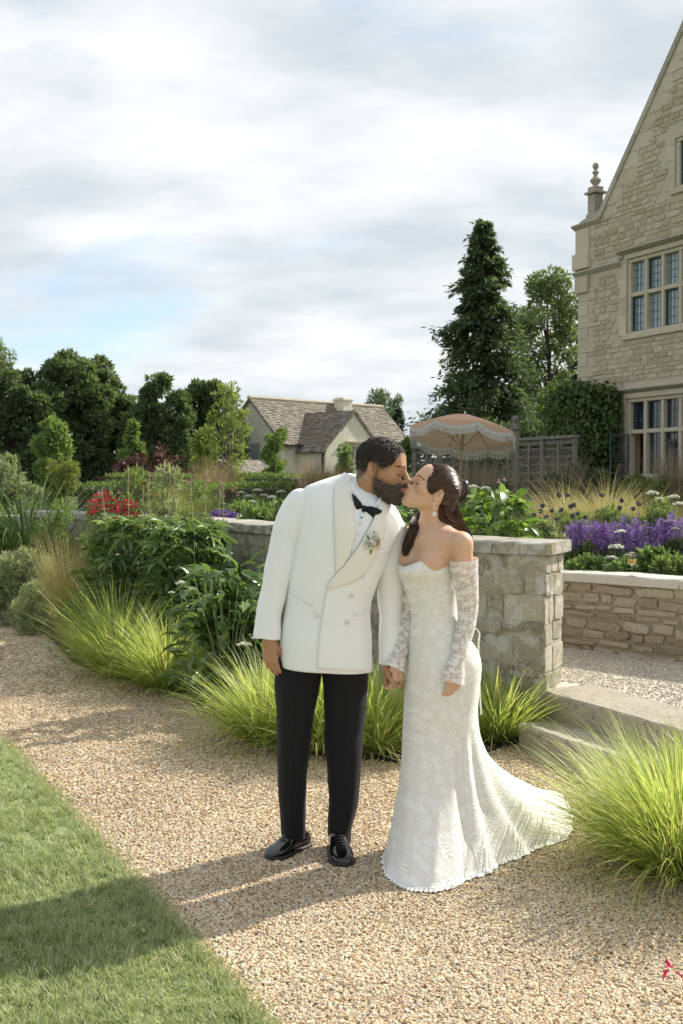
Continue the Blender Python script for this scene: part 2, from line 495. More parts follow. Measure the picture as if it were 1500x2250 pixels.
def pebble_mat(name, stops):
    m, n, l, b = new_mat(name)
    oi = n.new('ShaderNodeObjectInfo')
    c = ramp(n, l, oi.outputs['Random'], stops)
    geo = n.new('ShaderNodeNewGeometry')
    f = noise(n, l, 1.3, 5, .6, vec=geo.outputs['Position'])
    c = mixc(n, l, 1.0, c, ramp(n, l, f, [(.3,(.80,.79,.78)),(.7,(1.03,1.03,1.03))]), 'MULTIPLY')
    f2 = noise(n, l, 300, 3, .6, vec=geo.outputs['Position'])
    c = mixc(n, l, 1.0, c, ramp(n, l, f2, [(.3,(.8,.8,.8)),(.7,(1.08,1.06,1.03))]), 'MULTIPLY')
    l.new(c, b.inputs['Base Color']); b.inputs['Roughness'].default_value = .75; b.inputs['Specular IOR Level'].default_value = .3
    return m
M['pebble'] = pebble_mat('golden_pebble', PEB)
M['terrace_pebble'] = pebble_mat('pale_pebble', TPEB)
def path_points(n, y0, y1, zlift=.002):
    Y = np.random.uniform(y0, y1, n)
    X = np.random.uniform(-.36, .36, n) * Y
    k = ~inside(LAWN_POLY, X, Y) & ~inside(BED_POLY, X, Y)
    for a, ln, dp in ((S1, 3.6, 1.0), (S2, 3.6, 9)):
        k &= ~inside([(p.x, p.y) for p in step_poly(a, ln, dp)], X, Y)
    X, Y = X[k], Y[k]
    return np.stack([X, Y, np.random.uniform(0, .006, len(X)) + zlift], -1)
pebble_field('loose_gravel', np.concatenate([path_points(120000, 2.9, 5.2), path_points(80000, 5.2, 8.2)]), .0130, M['pebble'])
pebble_field('far_loose_gravel', path_points(45000, 8.2, 14.5), .019, M['pebble'])
# pebbles scattered over the edge of the bed
k = 900
i = np.random.randint(0, len(BED_EDGE)-1, k); t = np.random.rand(k)
be = np.array(BED_EDGE); pp = be[i] + (be[i+1]-be[i])*t[:,None] + np.random.normal(0,.09,(k,2))
pebble_field('strewn_gravel', np.concatenate([pp, np.full((k,1), .01)], 1), .013, M['pebble'])

# --- lawn blades
M['lawn_grass'] = leaf_mat('lawn_grass', [(0,(.235,.275,.125)),(.35,(.36,.405,.205)),(.7,(.48,.515,.29)),(.9,(.58,.58,.38)),(1,(.72,.65,.47))], transl=.35)
def lawn_blades(n, y0, y1):
    k = n//9
    Y = np.random.uniform(y0, y1, k); X = -np.random.uniform(-.1, .36, k) * Y
    q = inside(LAWN_POLY, X, Y); X, Y = X[q], Y[q]; k = len(X)
    patch = np.clip(.5+.5*np.sin(X*5.3+2.1*np.sin(Y*3.1))*np.sin(Y*4.7-1.7*np.sin(X*4.1))+np.random.normal(0,.22,k), 0, 1)
    th = np.random.uniform(.55,1.5,k)*(.6+.8*patch); tr_ = np.clip(np.random.normal(.50-.22*patch, .16, k), 0, 1); ta = np.random.uniform(0,6.28,k)
    dry = np.random.rand(k) < .05; tr_[dry] = np.random.uniform(.85,1,dry.sum())
    m = 9; i = np.repeat(np.arange(k), m); N_ = k*m
    b = np.stack([X[i]+np.random.normal(0,.009,N_), Y[i]+np.random.normal(0,.009,N_), np.full(N_,.006)], -1)
    return blades(b, ta[i]+np.random.normal(0,1.0,N_), np.random.uniform(.05,1.0,N_), .030*th[i]*np.random.uniform(.6,1.3,N_), .0036, 1.0, 3, rnd=np.clip(tr_[i]+np.random.normal(0,.10,N_),0,1))
v, f, r = join([lawn_blades(130000, 2.9, 4.6), lawn_blades(80000, 4.6, 7.2)])
tag(build('lawn_grass', v, f, M['lawn_grass'], attrs={'rnd': r}), 'short pale green lawn grass left of the gravel path', 'grass', kind='stuff')
# longer fringe along the edge of the lawn
le = np.array(LAWN_EDGE); k = 5200
i = np.random.randint(1, 6, k); t = np.random.rand(k)
pp = le[i] + (le[i+1]-le[i])*t[:,None] + np.random.normal(0,.030,(k,2))
v, f, r = blades(np.concatenate([pp, np.full((k,1),.004)],1), np.random.uniform(0,6.28,k), np.random.uniform(.2,1.1,k), np.random.uniform(.025,.05,k), .0034, .8, 3)
tag(build('lawn_fringe', v, f, M['lawn_grass'], attrs={'rnd': r*.7}), 'ragged fringe of grass along the lawn edge', 'grass', kind='stuff')
# --- a few dry leaves lying on the lawn
M['dry_leaf'] = leaf_mat('dry_leaf', [(0,(.42,.30,.15)),(1,(.62,.50,.30))], .2)
for j, (x, y, a, wds) in enumerate([(188,2012,.2,'curled straw-coloured leaf on the lawn nearest the couple'), (290,2060,1.2,'pale dry leaf on the shaded lawn, upright'), (318,2072,2.0,'pale dry leaf on the lawn beside the path edge'), (330,2135,.5,'brown curled dry leaf on the lawn at the shadow edge')]):
    p = G(x, y); v, f, r = scatter(LEAF6, [(p.x,p.y,.035)], [(math.cos(a),math.sin(a),.2)], [(0,-.4,1)], .034, .012)
    tag(build('dry_leaf', v, f, M['dry_leaf'], attrs={'rnd': r}), wds, 'leaf', 'dry leaves on the lawn')

# --- upper garden ground and gravel terrace
RW = [Vector((-.85,10.45,0)), Vector((1.2,9.12,0)), G(1255,1421,.31), G(1500,1451,.31)]
RW.append(RW[3] + (RW[3]-RW[2]).normalized()*6); 
for q in RW: q.z = 0
UP_Z = .86
upper = [(-11,18.9),(-6.4,16.5),(-3.45,14.1),(-1.7,12.0),(-.85,10.5)] + [(q.x+.1, q.y+.14) for q in RW[1:]] + [(60,9),(200,60),(300,900),(-300,900),(-120,60),(-40,30)]
m, n, l, b = new_mat('upper_garden')
l.new(ramp(n, l, noise(n, l, 1.2, 9, .7, coord='Object'), [(.3,(.04,.05,.02)),(.6,(.075,.10,.035)),(.8,(.11,.15,.055))]), b.inputs['Base Color']); b.inputs['Roughness'].default_value = .95
M['upper'] = m
tag(MB().prism(upper, -.02, UP_Z).build('upper_garden', M['upper']), kind='structure')
sheet('gravel_terrace', [(S2+S_V*.2)[:2], (S2+S_U*3.5+S_V*.2)[:2], (9,3),(9,6), (RW[3].x,RW[3].y+.1), (RW[2].x,RW[2].y+.1), (RW[1].x,RW[1].y+.1), (.75,8.0)], .296, M['terrace_gravel'])
n_ = 26000
Y = np.random.uniform(5.2, 9.0, n_); X = np.random.uniform(1.1, 3.2, n_)
k = inside([(p.x,p.y) for p in (S2+S_V*.40, S2+S_U*3.4+S_V*.40, Vector((4,4,0)), RW[3]-Vector((0,.02,0)), RW[2]-Vector((0,.02,0)), Vector((1.3,8.6,0)), Vector((1.35,7.4,0)))], X, Y) & (X < .36*Y)
pebble_field('terrace_loose_gravel', np.stack([X[k],Y[k],np.full(k.sum(),.2995)],-1), .0125, M['terrace_pebble'])

# --- two long stone steps
def stone_step(a, ln, dp, z0, z1, label):
    nx, ny = 40, 6
    V = []; F = []
    rng = np.random.RandomState(int(z1*1000))
    prof = [(0,z0),(0,z0+(z1-z0)*.5),(.004,z1-.014),(.016,z1),(dp*.5,z1+.003),(dp,z1),(dp,z0)]
    for i in range(nx+1):
        for (q, z) in prof:
            wob = rng.normal(0,.0035) if q < .1 else 0
            p = a + S_U*(ln*i/nx) + S_V*(q+wob)
            V.append((p.x, p.y, z + (rng.normal(0,.002) if z > z0+.05 else 0)))
    k = len(prof)
    for i in range(nx):
        for j in range(k-1):
            F.append((i*k+j, i*k+j+1, (i+1)*k+j+1, (i+1)*k+j))
    F.append(tuple(range(k))[::-1]); F.append(tuple(range(nx*k, nx*k+k)))
    o = build('stone_step', V, F, M['step'], smooth=False)
    return tag(o, label, 'step', 'steps up to the gravel terrace')
stone_step(S1, 3.4, .40, 0.0, .155, 'lower of two worn pale stone steps beside the grass clump')
stone_step(S2, 3.4, .42, .10, .312, 'upper of two worn pale stone steps, level with the terrace gravel')

# --- rubble stones: a few shared rounded blocks
def block_meshes(prefix, mat, k, jit=.05, rnd=.82, mid=.94, sharp=60):
    out = []
    for q in range(k):
        bm = bmesh.new(); bmesh.ops.create_cube(bm, size=1.0)
        bmesh.ops.subdivide_edges(bm, edges=bm.edges[:], cuts=1, use_grid_fill=True)
        rng = random.Random(q*7+len(prefix))
        for v in bm.verts:
            nz = sum(1 for c in v.co if abs(c) > .4)
            s = {1: 1.0, 2: mid, 3: rnd}[max(nz,1)]
            v.co = Vector([c*s + rng.uniform(-jit, jit)*(1 if nz < 3 else 1.2) for c in v.co])
        me = bpy.data.meshes.new(prefix); bm.to_mesh(me); bm.free()
        me.materials.append(mat); me.polygons.foreach_set('use_smooth', [True]*len(me.polygons)); me.set_sharp_from_angle(angle=R(sharp)); me.update()
        out.append(me)
    return out
BL_WALL = block_meshes('stone', M['wall_stone'], 10, .028, .94, .98, 28)
BL_TAN = block_meshes('stone', M['tan_stone'], 12, .06, .86, .95, 40)
def poly_at(pl, s):
    """point, tangent at arc length s along a list of 2-D points"""
    for i in range(len(pl)-1):
        a, b = Vector(pl[i][:2]), Vector(pl[i+1][:2]); L = (b-a).length
        if s <= L or i == len(pl)-2:
            t = (b-a).normalized(); return a + t*s, t
        s -= L
def poly_len(pl): return sum((Vector(pl[i+1][:2])-Vector(pl[i][:2])).length for i in range(len(pl)-1))
def lay_stones(parent, pl, s0, s1, z0, z1, blocks, hs, ws, dep, proud, rng, gap=.012):
    z = z0
    while z < z1-.04:
        h = min(rng.uniform(*hs), z1-z)
        if z1-z-h < .06: h = z1-z
        s = s0 - rng.uniform(0,.1)
        while s < s1:
            w = rng.uniform(*ws) * (1.0 if rng.random() < .8 else .55)
            if s1-s-w < .1: w = s1-s
            a = max(s, s0)
            c, t = poly_at(pl, (a+min(s+w, s1))/2)
            nrm = Vector((t.y, -t.x))           # the front: to the right of the walking direction
            wid = min(s+w, s1)-a
            if wid > .05:
                o = put('stone', rng.choice(blocks), parent)
                p = c + nrm*(proud*rng.uniform(.3,1.1) - dep/2)
                o.location = (p.x, p.y, z+h/2+rng.uniform(-.012,.012))
                o.rotation_euler = (rng.choice((0,math.pi)), rng.uniform(-.06,.06), math.atan2(t.y,t.x)+rng.uniform(-.03,.03))
                o.scale = (wid-gap, dep, h-gap*rng.uniform(.5,1.6))
            s += w
        z += h
def strip_core(name, pl, th, z0, z1, mat, parent, inset=.0):
    """mortar body following the line"""
    F = []; V = []
    for i, p in enumerate(pl):
        a = Vector(pl[max(i-1,0)][:2]); b = Vector(pl[min(i+1,len(pl)-1)][:2]); t = (b-a).normalized(); nrm = Vector((t.y,-t.x))
        q0 = Vector(p[:2]) - nrm*inset; q1 = Vector(p[:2]) - nrm*th
        V += [(q0.x,q0.y,z0),(q0.x,q0.y,z1),(q1.x,q1.y,z1),(q1.x,q1.y,z0)]
    for i in range(len(pl)-1):
        for k in range(4):
            F.append((i*4+k, i*4+(k+1)%4, i*4+4+(k+1)%4, i*4+4+k))
    F += [(0,1,2,3)[::-1], tuple((len(pl)-1)*4+k for k in range(4))]
    return build(name, V, F, mat, parent, smooth=False)
def coping_slabs(parent, pl, s0, s1, lw, th, z0, z1, over, mat, rng, name='coping_slab'):
    s = s0
    while s < s1-.02:
        w = min(rng.uniform(*lw), s1-s)
        if s1-s-w < .2: w = s1-s
        V = []; F = []; k = 5
        for i in range(k+1):
            c, t = poly_at(pl, min(s+.004+(w-.008)*i/k, poly_len(pl)))
            if s+w > poly_len(pl)-.01 and i == k: c = c + t*.06
            nrm = Vector((t.y,-t.x))
            jz = rng.uniform(-.004,.004)
            for (e, z) in ((over+rng.uniform(-.006,.006), z0),(over+rng.uniform(-.004,.004), z1-.012),(over-.014, z1+jz),(-th*.5, z1+.004+jz),(-th-over+.014, z1+jz),(-th-over, z1-.012),(-th-over, z0)):
                q = c + nrm*e; V.append((q.x,q.y,z))
        for i in range(k):
            for j in range(7):
                F.append((i*7+j, i*7+(j+1)%7, i*7+7+(j+1)%7, i*7+7+j))
        F += [tuple(range(7))[::-1], tuple(range(k*7,k*7+7))]
        build(name, V, F, mat, parent, smooth=False)
        s += w
rng = random.Random(5)
wl_s = [tuple(p) for p in catmull([(*p,0) for p in WALL_L], 3)]
gw = empty('garden_wall', (0,0,0)); tag(gw, 'old lichen-stained grey stone wall with coping, curving behind the couple to a pier', 'wall')
tot = poly_len(wl_s)
strip_core('mortar', wl_s, .43, 0.0, 1.165, M['wall_mortar'], gw, .005)
lay_stones(gw, wl_s, tot-4.4, tot, .02, 1.165, BL_WALL, (.07,.19), (.10,.36), .10, .006, rng, .010)
lay_stones(gw, wl_s, tot-7.2, tot-4.4, .55, 1.165, BL_WALL, (.15,.24), (.25,.5), .10, .010, rng, .016)
# end face of the pier, facing the steps
ep, et = poly_at(wl_s, tot); en = Vector((et.y,-et.x))
end_line = [tuple(ep), tuple(ep - en*.43)]
lay_stones(gw, end_line, 0.0, .43, .30, 1.165, BL_WALL, (.10,.20), (.14,.3), .08, .016, rng, .014)
coping_slabs(gw, wl_s, max(tot-9.5,0), tot, (.7,1.15), .43, 1.168, 1.245, .04, M['coping'], rng)
rw = empty('retaining_wall', (0,0,0)); tag(rw, 'low tan rubble wall with pale sawn coping behind the gravel terrace', 'wall')
rwl = [tuple(q[:2]) for q in RW]
strip_core('mortar', rwl, .30, .25, .832, M['tan_mortar'], rw, .010)
a0 = poly_len(rwl[:3])
lay_stones(rw, rwl, a0-.6, a0+2.4, .27, .832, BL_TAN, (.05,.092), (.13,.38), .09, .018, rng, .014)
coping_slabs(rw, rwl, a0-.9, a0+3.4, (.75,1.0), .30, .835, .905, .03, M['pale_coping'], rng)
# thin steel edging strip between path and bed
ed = [tuple(p) for p in catmull([(*p,0) for p in BED_EDGE[5:9]], 4)]
V = []; F = []
for i, p in enumerate(ed):
    V += [(p[0],p[1],.0),(p[0],p[1],.022),(p[0]+.006,p[1]+.004,.022),(p[0]+.006,p[1]+.004,.0)]
for i in range(len(ed)-1):
    for k in range(3): F.append((i*4+k,i*4+k+1,i*4+5+k,i*4+4+k))
M['rust'] = simple_mat('rusty_steel', (.10,.06,.04), .8, .4, 40)
tag(build('bed_edging', V, F, M['rust'], smooth=False), 'thin rusty steel edging strip between gravel and dark soil', 'edging')
# ================================================================== the stone house on the right
M['house_stone'] = stone_mat('house_rubble', [(0.0,(.41,.33,.225)),(.4,(.50,.42,.295)),(.7,(.57,.49,.36)),(1,(.62,.55,.43))], dark_amt=.35, bscale=.6)
M['house_mortar'] = stone_mat('house_mortar', [(0.0,(.52,.455,.345)),(1,(.62,.555,.44))], dark_amt=.1, bscale=.5)
M['ashlar'] = stone_mat('house_ashlar', [(0.0,(.50,.43,.31)),(.5,(.58,.51,.38)),(1,(.63,.565,.44))], dark_amt=.2, bscale=.35)
M['weathered'] = stone_mat('weathered_ashlar', [(0.0,(.35,.32,.255)),(.5,(.46,.42,.34)),(1,(.56,.51,.42))], dark_amt=.6, bscale=.5)
M['lead'] = simple_mat('lead_bars', (.055,.07,.075), .6, .2)
M['casement'] = simple_mat('blue_grey_casement', (.035,.065,.075), .5, .2)
m, n, l, b = new_mat('leaded_glass')
b.inputs['Base Color'].default_value = (.012,.022,.026,1); b.inputs['Roughness'].default_value = .06
b.inputs['Specular IOR Level'].default_value = 0.9; b.inputs['IOR'].default_value = 1.55
bump(n, l, b, noise(n, l, 5, 2, .5), .25, .02)
M['glass_pane'] = m
m, n, l, b = new_mat('curtained_glass')
f = n.new('ShaderNodeTexWave'); f.inputs['Scale'].default_value = 6; f.inputs['Distortion'].default_value = 1.5
tcn = n.new('ShaderNodeTexCoord'); l.new(tcn.outputs['Object'], f.inputs['Vector'])
l.new(ramp(n, l, f.outputs['Fac'], [(0,(.13,.21,.24)),(1,(.36,.44,.44))]), b.inputs['Base Color'])  # curtain folds, with the bright sky reflection put into their colour
b.inputs['Roughness'].default_value = .08; b.inputs['Specular IOR Level'].default_value = 0.8
M['curtain_glass'] = m

HC = P(1268, 1060, 28.0); HC.z = 0
H_U = Vector((.447,-.894,0)).normalized(); H_N = Vector((-H_U.y*-1, 0, 0))
H_IN = Vector((-H_U.y, H_U.x, 0))                # into the house
house = empty('stone_house', (HC.x, HC.y, UP_Z-.1), math.atan2(H_U.y, H_U.x))
tag(house, 'tall gabled manor house of golden rubble stone with leaded mullion windows', 'house')
H0 = UP_Z-.1
def HP(px, py):                                   # picture point -> along the front, height above the house base
    r = ray(px, py); o = Vector((0,0,CAM_H))
    nn = Vector((H_IN.x, H_IN.y, 0)); s = (HC - o).dot(nn) / r.dot(nn)
    q = o + r*s - HC
    return q.dot(H_U), q.z - H0
H_T1 = 10.4
eave_t, eave_z = HP(1318, 480)
gt, gz = HP(1500, 70)
g_slope = (gz-eave_z)/(gt-eave_t)
g_mid = H_T1/2+.2
apex_z = eave_z + g_slope*(g_mid-eave_t)
sc_t0, sc_z = HP(1262, 606)
str_t1, str_z1 = HP(1364, 588)
# openings (t0,t1,z0,z1): upper window, lower window, attic window
def opening(x0, y0b, ztop_px, sill_px, lights, lw, mull=.10):
    t0 = HP(x0, y0b)[0]
    z1 = HP(x0, ztop_px)[1]; z0 = HP(x0, sill_px)[1]
    return t0, t0 + lights*lw + (lights+1)*mull, z0, z1
W_UP = opening(1376, 600, 571, 735, 4, .46)
W_LO = opening(1374, 900, 877, 1046, 4, .47)
W_AT = (HP(1482,330)[0], HP(1482,330)[0]+1.5, HP(1482,414)[1], HP(1482,304)[1])
OPEN = [W_UP, W_LO, W_AT]
def gable_edge(z): return 0.0 if z <= eave_z else eave_t+(z-eave_z)/g_slope
# wall body with real openings
mb = MB()
zs = sorted(set([0.0, apex_z-.4, eave_z] + [q for o in OPEN for q in o[2:]]))
for z0, z1 in zip(zs[:-1], zs[1:]):
    segs = [(None, None)]; cuts = sorted((o[0], o[1]) for o in OPEN if o[2] <= z0+1e-4 and o[3] >= z1-1e-4)
    edges = [None]
    for c in cuts: edges += [c[0], c[1]]
    edges.append(None)
    for i in range(0, len(edges), 2):
        a0 = gable_edge(z0) if edges[i] is None else edges[i]; a1 = gable_edge(z1) if edges[i] is None else edges[i]
        b0 = (2*g_mid-gable_edge(z0) if z0 > eave_z-.01 else H_T1) if edges[i+1] is None else edges[i+1]
        b1 = (2*g_mid-gable_edge(z1) if z1 > eave_z+.01 else H_T1) if edges[i+1] is None else edges[i+1]
        if b0-a0 < .01: continue
        mb.extr([(a0,0,z0),(b0,0,z0),(b1,0,z1),(a1,0,z1)], (0,0,0), (0,.45,0))
mb.build('wall', M['house_mortar'], house)
MB().box(0,.3,.45,9,0,eave_z).box(H_T1-.3,H_T1,.45,9,0,eave_z).box(0,H_T1,8.7,9,0,eave_z).box(.1,H_T1-.1,.5,8.7,3.6,3.8).build('side_walls', M['house_mortar'], house)
# dark rooms behind the windows
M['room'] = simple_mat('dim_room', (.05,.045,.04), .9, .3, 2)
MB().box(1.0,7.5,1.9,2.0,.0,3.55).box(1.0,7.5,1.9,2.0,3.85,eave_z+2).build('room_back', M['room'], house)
# roof behind the gable
M['house_roof'] = simple_mat('stone_slates', (.17,.145,.11), .95, .35, 8, bmp=.5)
mb = MB()
mb.extr([(-.25,.42,eave_z-.35),(g_mid,.42,apex_z-.25),(g_mid,.42,apex_z-.45),(-.25,.42,eave_z-.55)], (0,0,0),(0,8.7,0))
mb.extr([(2*g_mid+.25,.42,eave_z-.35),(2*g_mid+.25,.42,eave_z-.55),(g_mid,.42,apex_z-.45),(g_mid,.42,apex_z-.25)], (0,0,0),(0,8.7,0))
mb.build('roof', M['house_roof'], house)
# ashlar: jambs round the windows, quoins up the corner
rng = random.Random(9)
def ash(name, t0, t1, z0, z1, y0, y1, mat='ashlar', bev=.008, parent=None):
    return MB().box(t0,t1,y0,y1,z0,z1).build(name, M[mat], parent or house, bevel=bev)
z = 1.2; k = 0
while z < eave_z-.1:
    h = min(rng.uniform(.27,.40), eave_z-.05-z)
    if abs(z-sc_z) < .02 or h < .08: z += max(h,.05); continue
    w = .62 if k % 2 else .36
    ash('quoin', -.012, w, z+.003, z+h-.003, -.022, .06); z += h; k += 1
def surround(o):
    t0, t1, z0, z1 = o
    z = z0-.02; k = 0
    while z < z1+.02:
        h = min(rng.uniform(.3,.5), z1+.02-z)
        w = .15 if k % 2 else .27
        ash('jamb_stone', t0-w, t0-.002, z+.003, z+h-.003, -.018, .10)
        z += h; k += 1
for o in OPEN: surround(o)
# windows
def mullion_window(o, lights, transom, lmat_hi, lmat_lo, lw, mull=.10, label=None, open_light=None):
    t0, t1, z0, z1 = o
    w = empty('window', (0,0,0)); w.parent = house
    fr = MB()
    d0, d1 = .03, .22
    def bar(a, b, c, d): fr.box(a, b, d0, d1, c, d)
    bar(t0, t1, z1-.09, z1+.004); bar(t0, t1, z0-.004, z0+.05)
    for i in range(lights+1):
        a = t0 + i*(lw+mull); bar(a, a+mull, z0+.05, z1-.09)
    if transom:
        for i in range(lights):
            a = t0 + i*(lw+mull)+mull; bar(a, a+lw, transom-.05, transom+.05)
    fr.build('mullion_frame', M['ashlar'], w, bevel=.02)
    MB().box(t0-.1,t1+.1,-.07,.10,z0-.14,z0-.006).build('sill', M['ashlar'], w, bevel=.015)
    rows = [(z0+.05, (transom-.05) if transom else z1-.09, lmat_lo)] + ([(transom+.05, z1-.09, lmat_hi)] if transom else [])
    for i in range(lights):
        a = t0 + i*(lw+mull)+mull; b = a+lw
        for j, (c, d, gm) in enumerate(rows):
            if open_light == (i, j):
                # casement swung outwards on its left side
                cb = MB()
                for q in ((0,.03,c,d),(lw-.03,lw,c,d),(.03,lw-.03,c,c+.03),(.03,lw-.03,d-.03,d)): cb.box(q[0],q[1],-.015,.015,q[2],q[3])
                for q in range(1,4): cb.box(lw*q/4-.005,lw*q/4+.005,-.006,.006,c,d)
                for q in range(1,6): cb.box(0,lw,-.006,.006,c+(d-c)*q/6-.005,c+(d-c)*q/6+.005)
                o2 = cb.build('open_casement', M['casement'], w, loc=(a,.02,0)); o2.rotation_euler = (0,0,R(-115))
                continue
            MB().box(a+.002,b-.002,.15,.156,c+.002,d-.002).build('pane', gm, w)
            lb = MB(); nx, nz = 4, max(3, round((d-c)/.19))
            for q in range(1,nx): lb.box(a+lw*q/nx-.006,a+lw*q/nx+.006,.140,.149,c,d)
            for q in range(1,nz): lb.box(a,b,.139,.1485,c+(d-c)*q/nz-.006,c+(d-c)*q/nz+.006)
            lb.build('lead_lines', M['lead'], w)
            if (i+j) % 2 == 0:
                cf = MB(); e = .028
                cf.box(a,a+e,.10,.15,c,d).box(b-e,b,.10,.15,c,d).box(a+e,b-e,.10,.15,c,c+e).box(a+e,b-e,.10,.15,d-e,d)
                cf.build('casement_frame', M['casement'], w)
    return w
mullion_window(W_UP, 4, HP(1385,648)[1], M['curtain_glass'], M['curtain_glass'], .46)
mullion_window(W_LO, 4, HP(1385,949)[1], M['glass_pane'], M['glass_pane'], .47, open_light=(0,0))
mullion_window(W_AT, 2, None, M['curtain_glass'], M['curtain_glass'], .6)
# lit bulb seen through the lower window
m, n, l, b = new_mat('lit_bulb'); b.inputs['Emission Color'].default_value = (1,.55,.2,1); b.inputs['Emission Strength'].default_value = 6; M['bulb'] = m
bt, bz = HP(1434, 966)
lamp = empty('pendant_lamp', HC + H_U*(bt+.25) + H_IN*.9 + Vector((0,0,H0+bz))); tag(lamp, 'small glowing pendant bulb inside the lower window', 'lamp')
MB().lathe([(.01,-.05),(.04,-.03),(.05,0),(.03,.05),(.015,.07)], 10).build('bulb', M['bulb'], lamp, True)
MB().tube([(0,0,.07),(0,0,1.1)], .006, 5).build('cord', M['lead'], lamp)
# string course, stepping up over the window as a label mould
def band(name, t0, t1, z0, z1, proud, mat, parent=None):
    prof = [(-.0,z0),(-proud*.5,z0+(z1-z0)*.25),(-proud,z0+(z1-z0)*.55),(-proud,z0+(z1-z0)*.7),(-.0,z1)]
    V = [(t0,y,z) for y,z in prof]+[(t1,y,z) for y,z in prof]; k = len(prof)
    F = [(j,j+1,k+j+1,k+j) for j in range(k-1)]+[tuple(range(k)),tuple(range(k,2*k))[::-1],(0,k,2*k-1,k-1)]
    return build(name, V, F, M[mat], parent or house, smooth=False)
hz = W_UP[3]
hd = HP(1375,562)[1]
band('string_course', -.14, W_UP[0]-.16, sc_z-.08, sc_z+.10, .13, 'weathered')
ash('label_stop', W_UP[0]-.26, W_UP[0]-.10, sc_z+.10, hd+.02, -.07, .03, 'weathered')
band('hood_mould', W_UP[0]-.26, H_T1-.4, hd+.02, hd+.16, .15, 'weathered')
ash('window_head', W_UP[0]-.09, W_UP[1]+.15, hz+.006, hd+.018, -.03, .12)
lo_h = W_LO[3]
ash('window_head', W_LO[0]-.1, W_LO[1]+.15, lo_h+.006, lo_h+.12, -.03, .12)
band('hood_mould', W_LO[0]-.3, H_T1-.4, lo_h+.13, lo_h+.27, .15, 'weathered')
# corner pilaster above the string course, with plinth and corbel
pil_t = HP(1296,520)[0]
ash('pilaster_corbel', -.06, pil_t*.98, sc_z-.50, sc_z-.085, -.10, .25)
ash('pilaster_plinth', -.14, pil_t*1.06, sc_z+.102, sc_z+.50, -.12, .3, 'ashlar')
pz1 = HP(1275,497)[1]
ash('pilaster', -.08, pil_t, sc_z+.503, pz1-.10, -.06, .3, 'ashlar')
band('parapet_coping', -.17, eave_t+.02, pz1-.10, pz1+.08, .14, 'weathered')
MB().extr([(-.1,-.02,pz1+.03),(eave_t+.05,-.02,pz1+.03),(eave_t+.12,-.02,eave_z+.25),(.1,-.02,pz1+.12)],(0,0,0),(0,.4,0)).build('parapet_cap', M['weathered'], house)
# finial
ft, fz = HP(1295, 462)
fin = MB()
fb = pz1+.1
fin.box(ft-.17,ft+.17,.0,.34,fb-.05,fb+.14).box(ft-.135,ft+.135,.03,.30,fb+.14,fb+.62).box(ft-.20,ft+.20,-.03,.37,fb+.64,fb+.70)
fin.box(ft-.14,ft+.14,.03,.31,fb+.70,fb+.82)
fin.lathe([(.09,.82),(.06,.86),(.13,.95),(.14,1.0),(.06,1.08),(.05,1.14),(.085,1.17),(.085,1.2),(.04,1.23),(.045,1.27),(.075,1.31),(.08,1.36),(.06,1.41),(.01,1.43)], 14, (ft,.17,fb))
fin.build('finial', M['weathered'], house, bevel=.01)
# gable coping
d = Vector((1,0,g_slope)).normalized(); nn = Vector((-d.z,0,d.x))
L = (apex_z-eave_z)/d.z; k = 7
for i in range(k):
    a = Vector((eave_t,0,eave_z)) + d*(L*i/k+.004); b2 = Vector((eave_t,0,eave_z)) + d*(L*(i+1)/k-.004)
    MB().extr([a-nn*.02,b2-nn*.02,b2+nn*.12,a+nn*.12], (0,-.06,0), (0,.5,0)).build('gable_coping', M['weathered'], house, bevel=.01)
# ashlar blocks stepping up under the coping
for i in range(16):
    z = eave_z+.25+i*.36
    w = .55 if i % 2 else .30
    e0 = gable_edge(z)+.03; e1 = gable_edge(z+.35)+.03
    MB().extr([(e0,-.018,z),(e1+w,-.018,z),(e1+w,-.018,z+.35),(e1,-.018,z+.35)],(0,0,0),(0,.1,0)).build('gable_ashlar', M['ashlar'], house)
# rubble: every stone in view is a piece; those out of the picture's reach are joined
BL_HOUSE = block_meshes('stone', M['house_stone'], 12, .05, .90, .97, 35)
blocked = [(o[0]-.20, o[1]+.2, o[2]-.16, o[3]+.28) for o in OPEN] + [(W_UP[0]-.3, H_T1, hd, hd+.17), (-.2, W_UP[0]-.1, sc_z-.08, sc_z+.11), (-.2, pil_t+.04, sc_z-.5, pz1+.2), (W_LO[0]-.3, H_T1, lo_h, lo_h+.28)]
spots = []
z = 1.6
while z < apex_z-.8:
    h = rng.uniform(.07,.155)
    left = max(gable_edge(z+h)+.42, .48 if z < eave_z else 0); t = left + rng.uniform(-.12,.12)
    tmax = H_T1-.3 if z < eave_z else 2*g_mid-left
    while t < tmax:
        w = rng.uniform(.17,.46)
        if not any(t+w > q[0] and t < q[1] and z+h > q[2] and z < q[3] for q in blocked):
            spots.append((t, w, z, h))
        t += w+.022
    z += h+.020
def hpx(t, z):                                    # is it in the picture?
    q = HC + H_U*t + Vector((0,0,H0+z)); return 750+2400*q.x/q.y
vis = [s for s in spots if hpx(s[0], s[2]) < 1500 and s[2] > 2.4]
vis.sort(key=lambda s: -s[1]*s[3]); pieces = vis[:300]; ps = set(pieces)
for (t, w, z, h) in pieces:
    o = put('stone', rng.choice(BL_HOUSE), house, (t+w/2, .028+rng.uniform(-.006,.004), z+h/2), (0, rng.uniform(-.04,.04), rng.choice((0,math.pi))), (w, .10, h))
mb = MB()
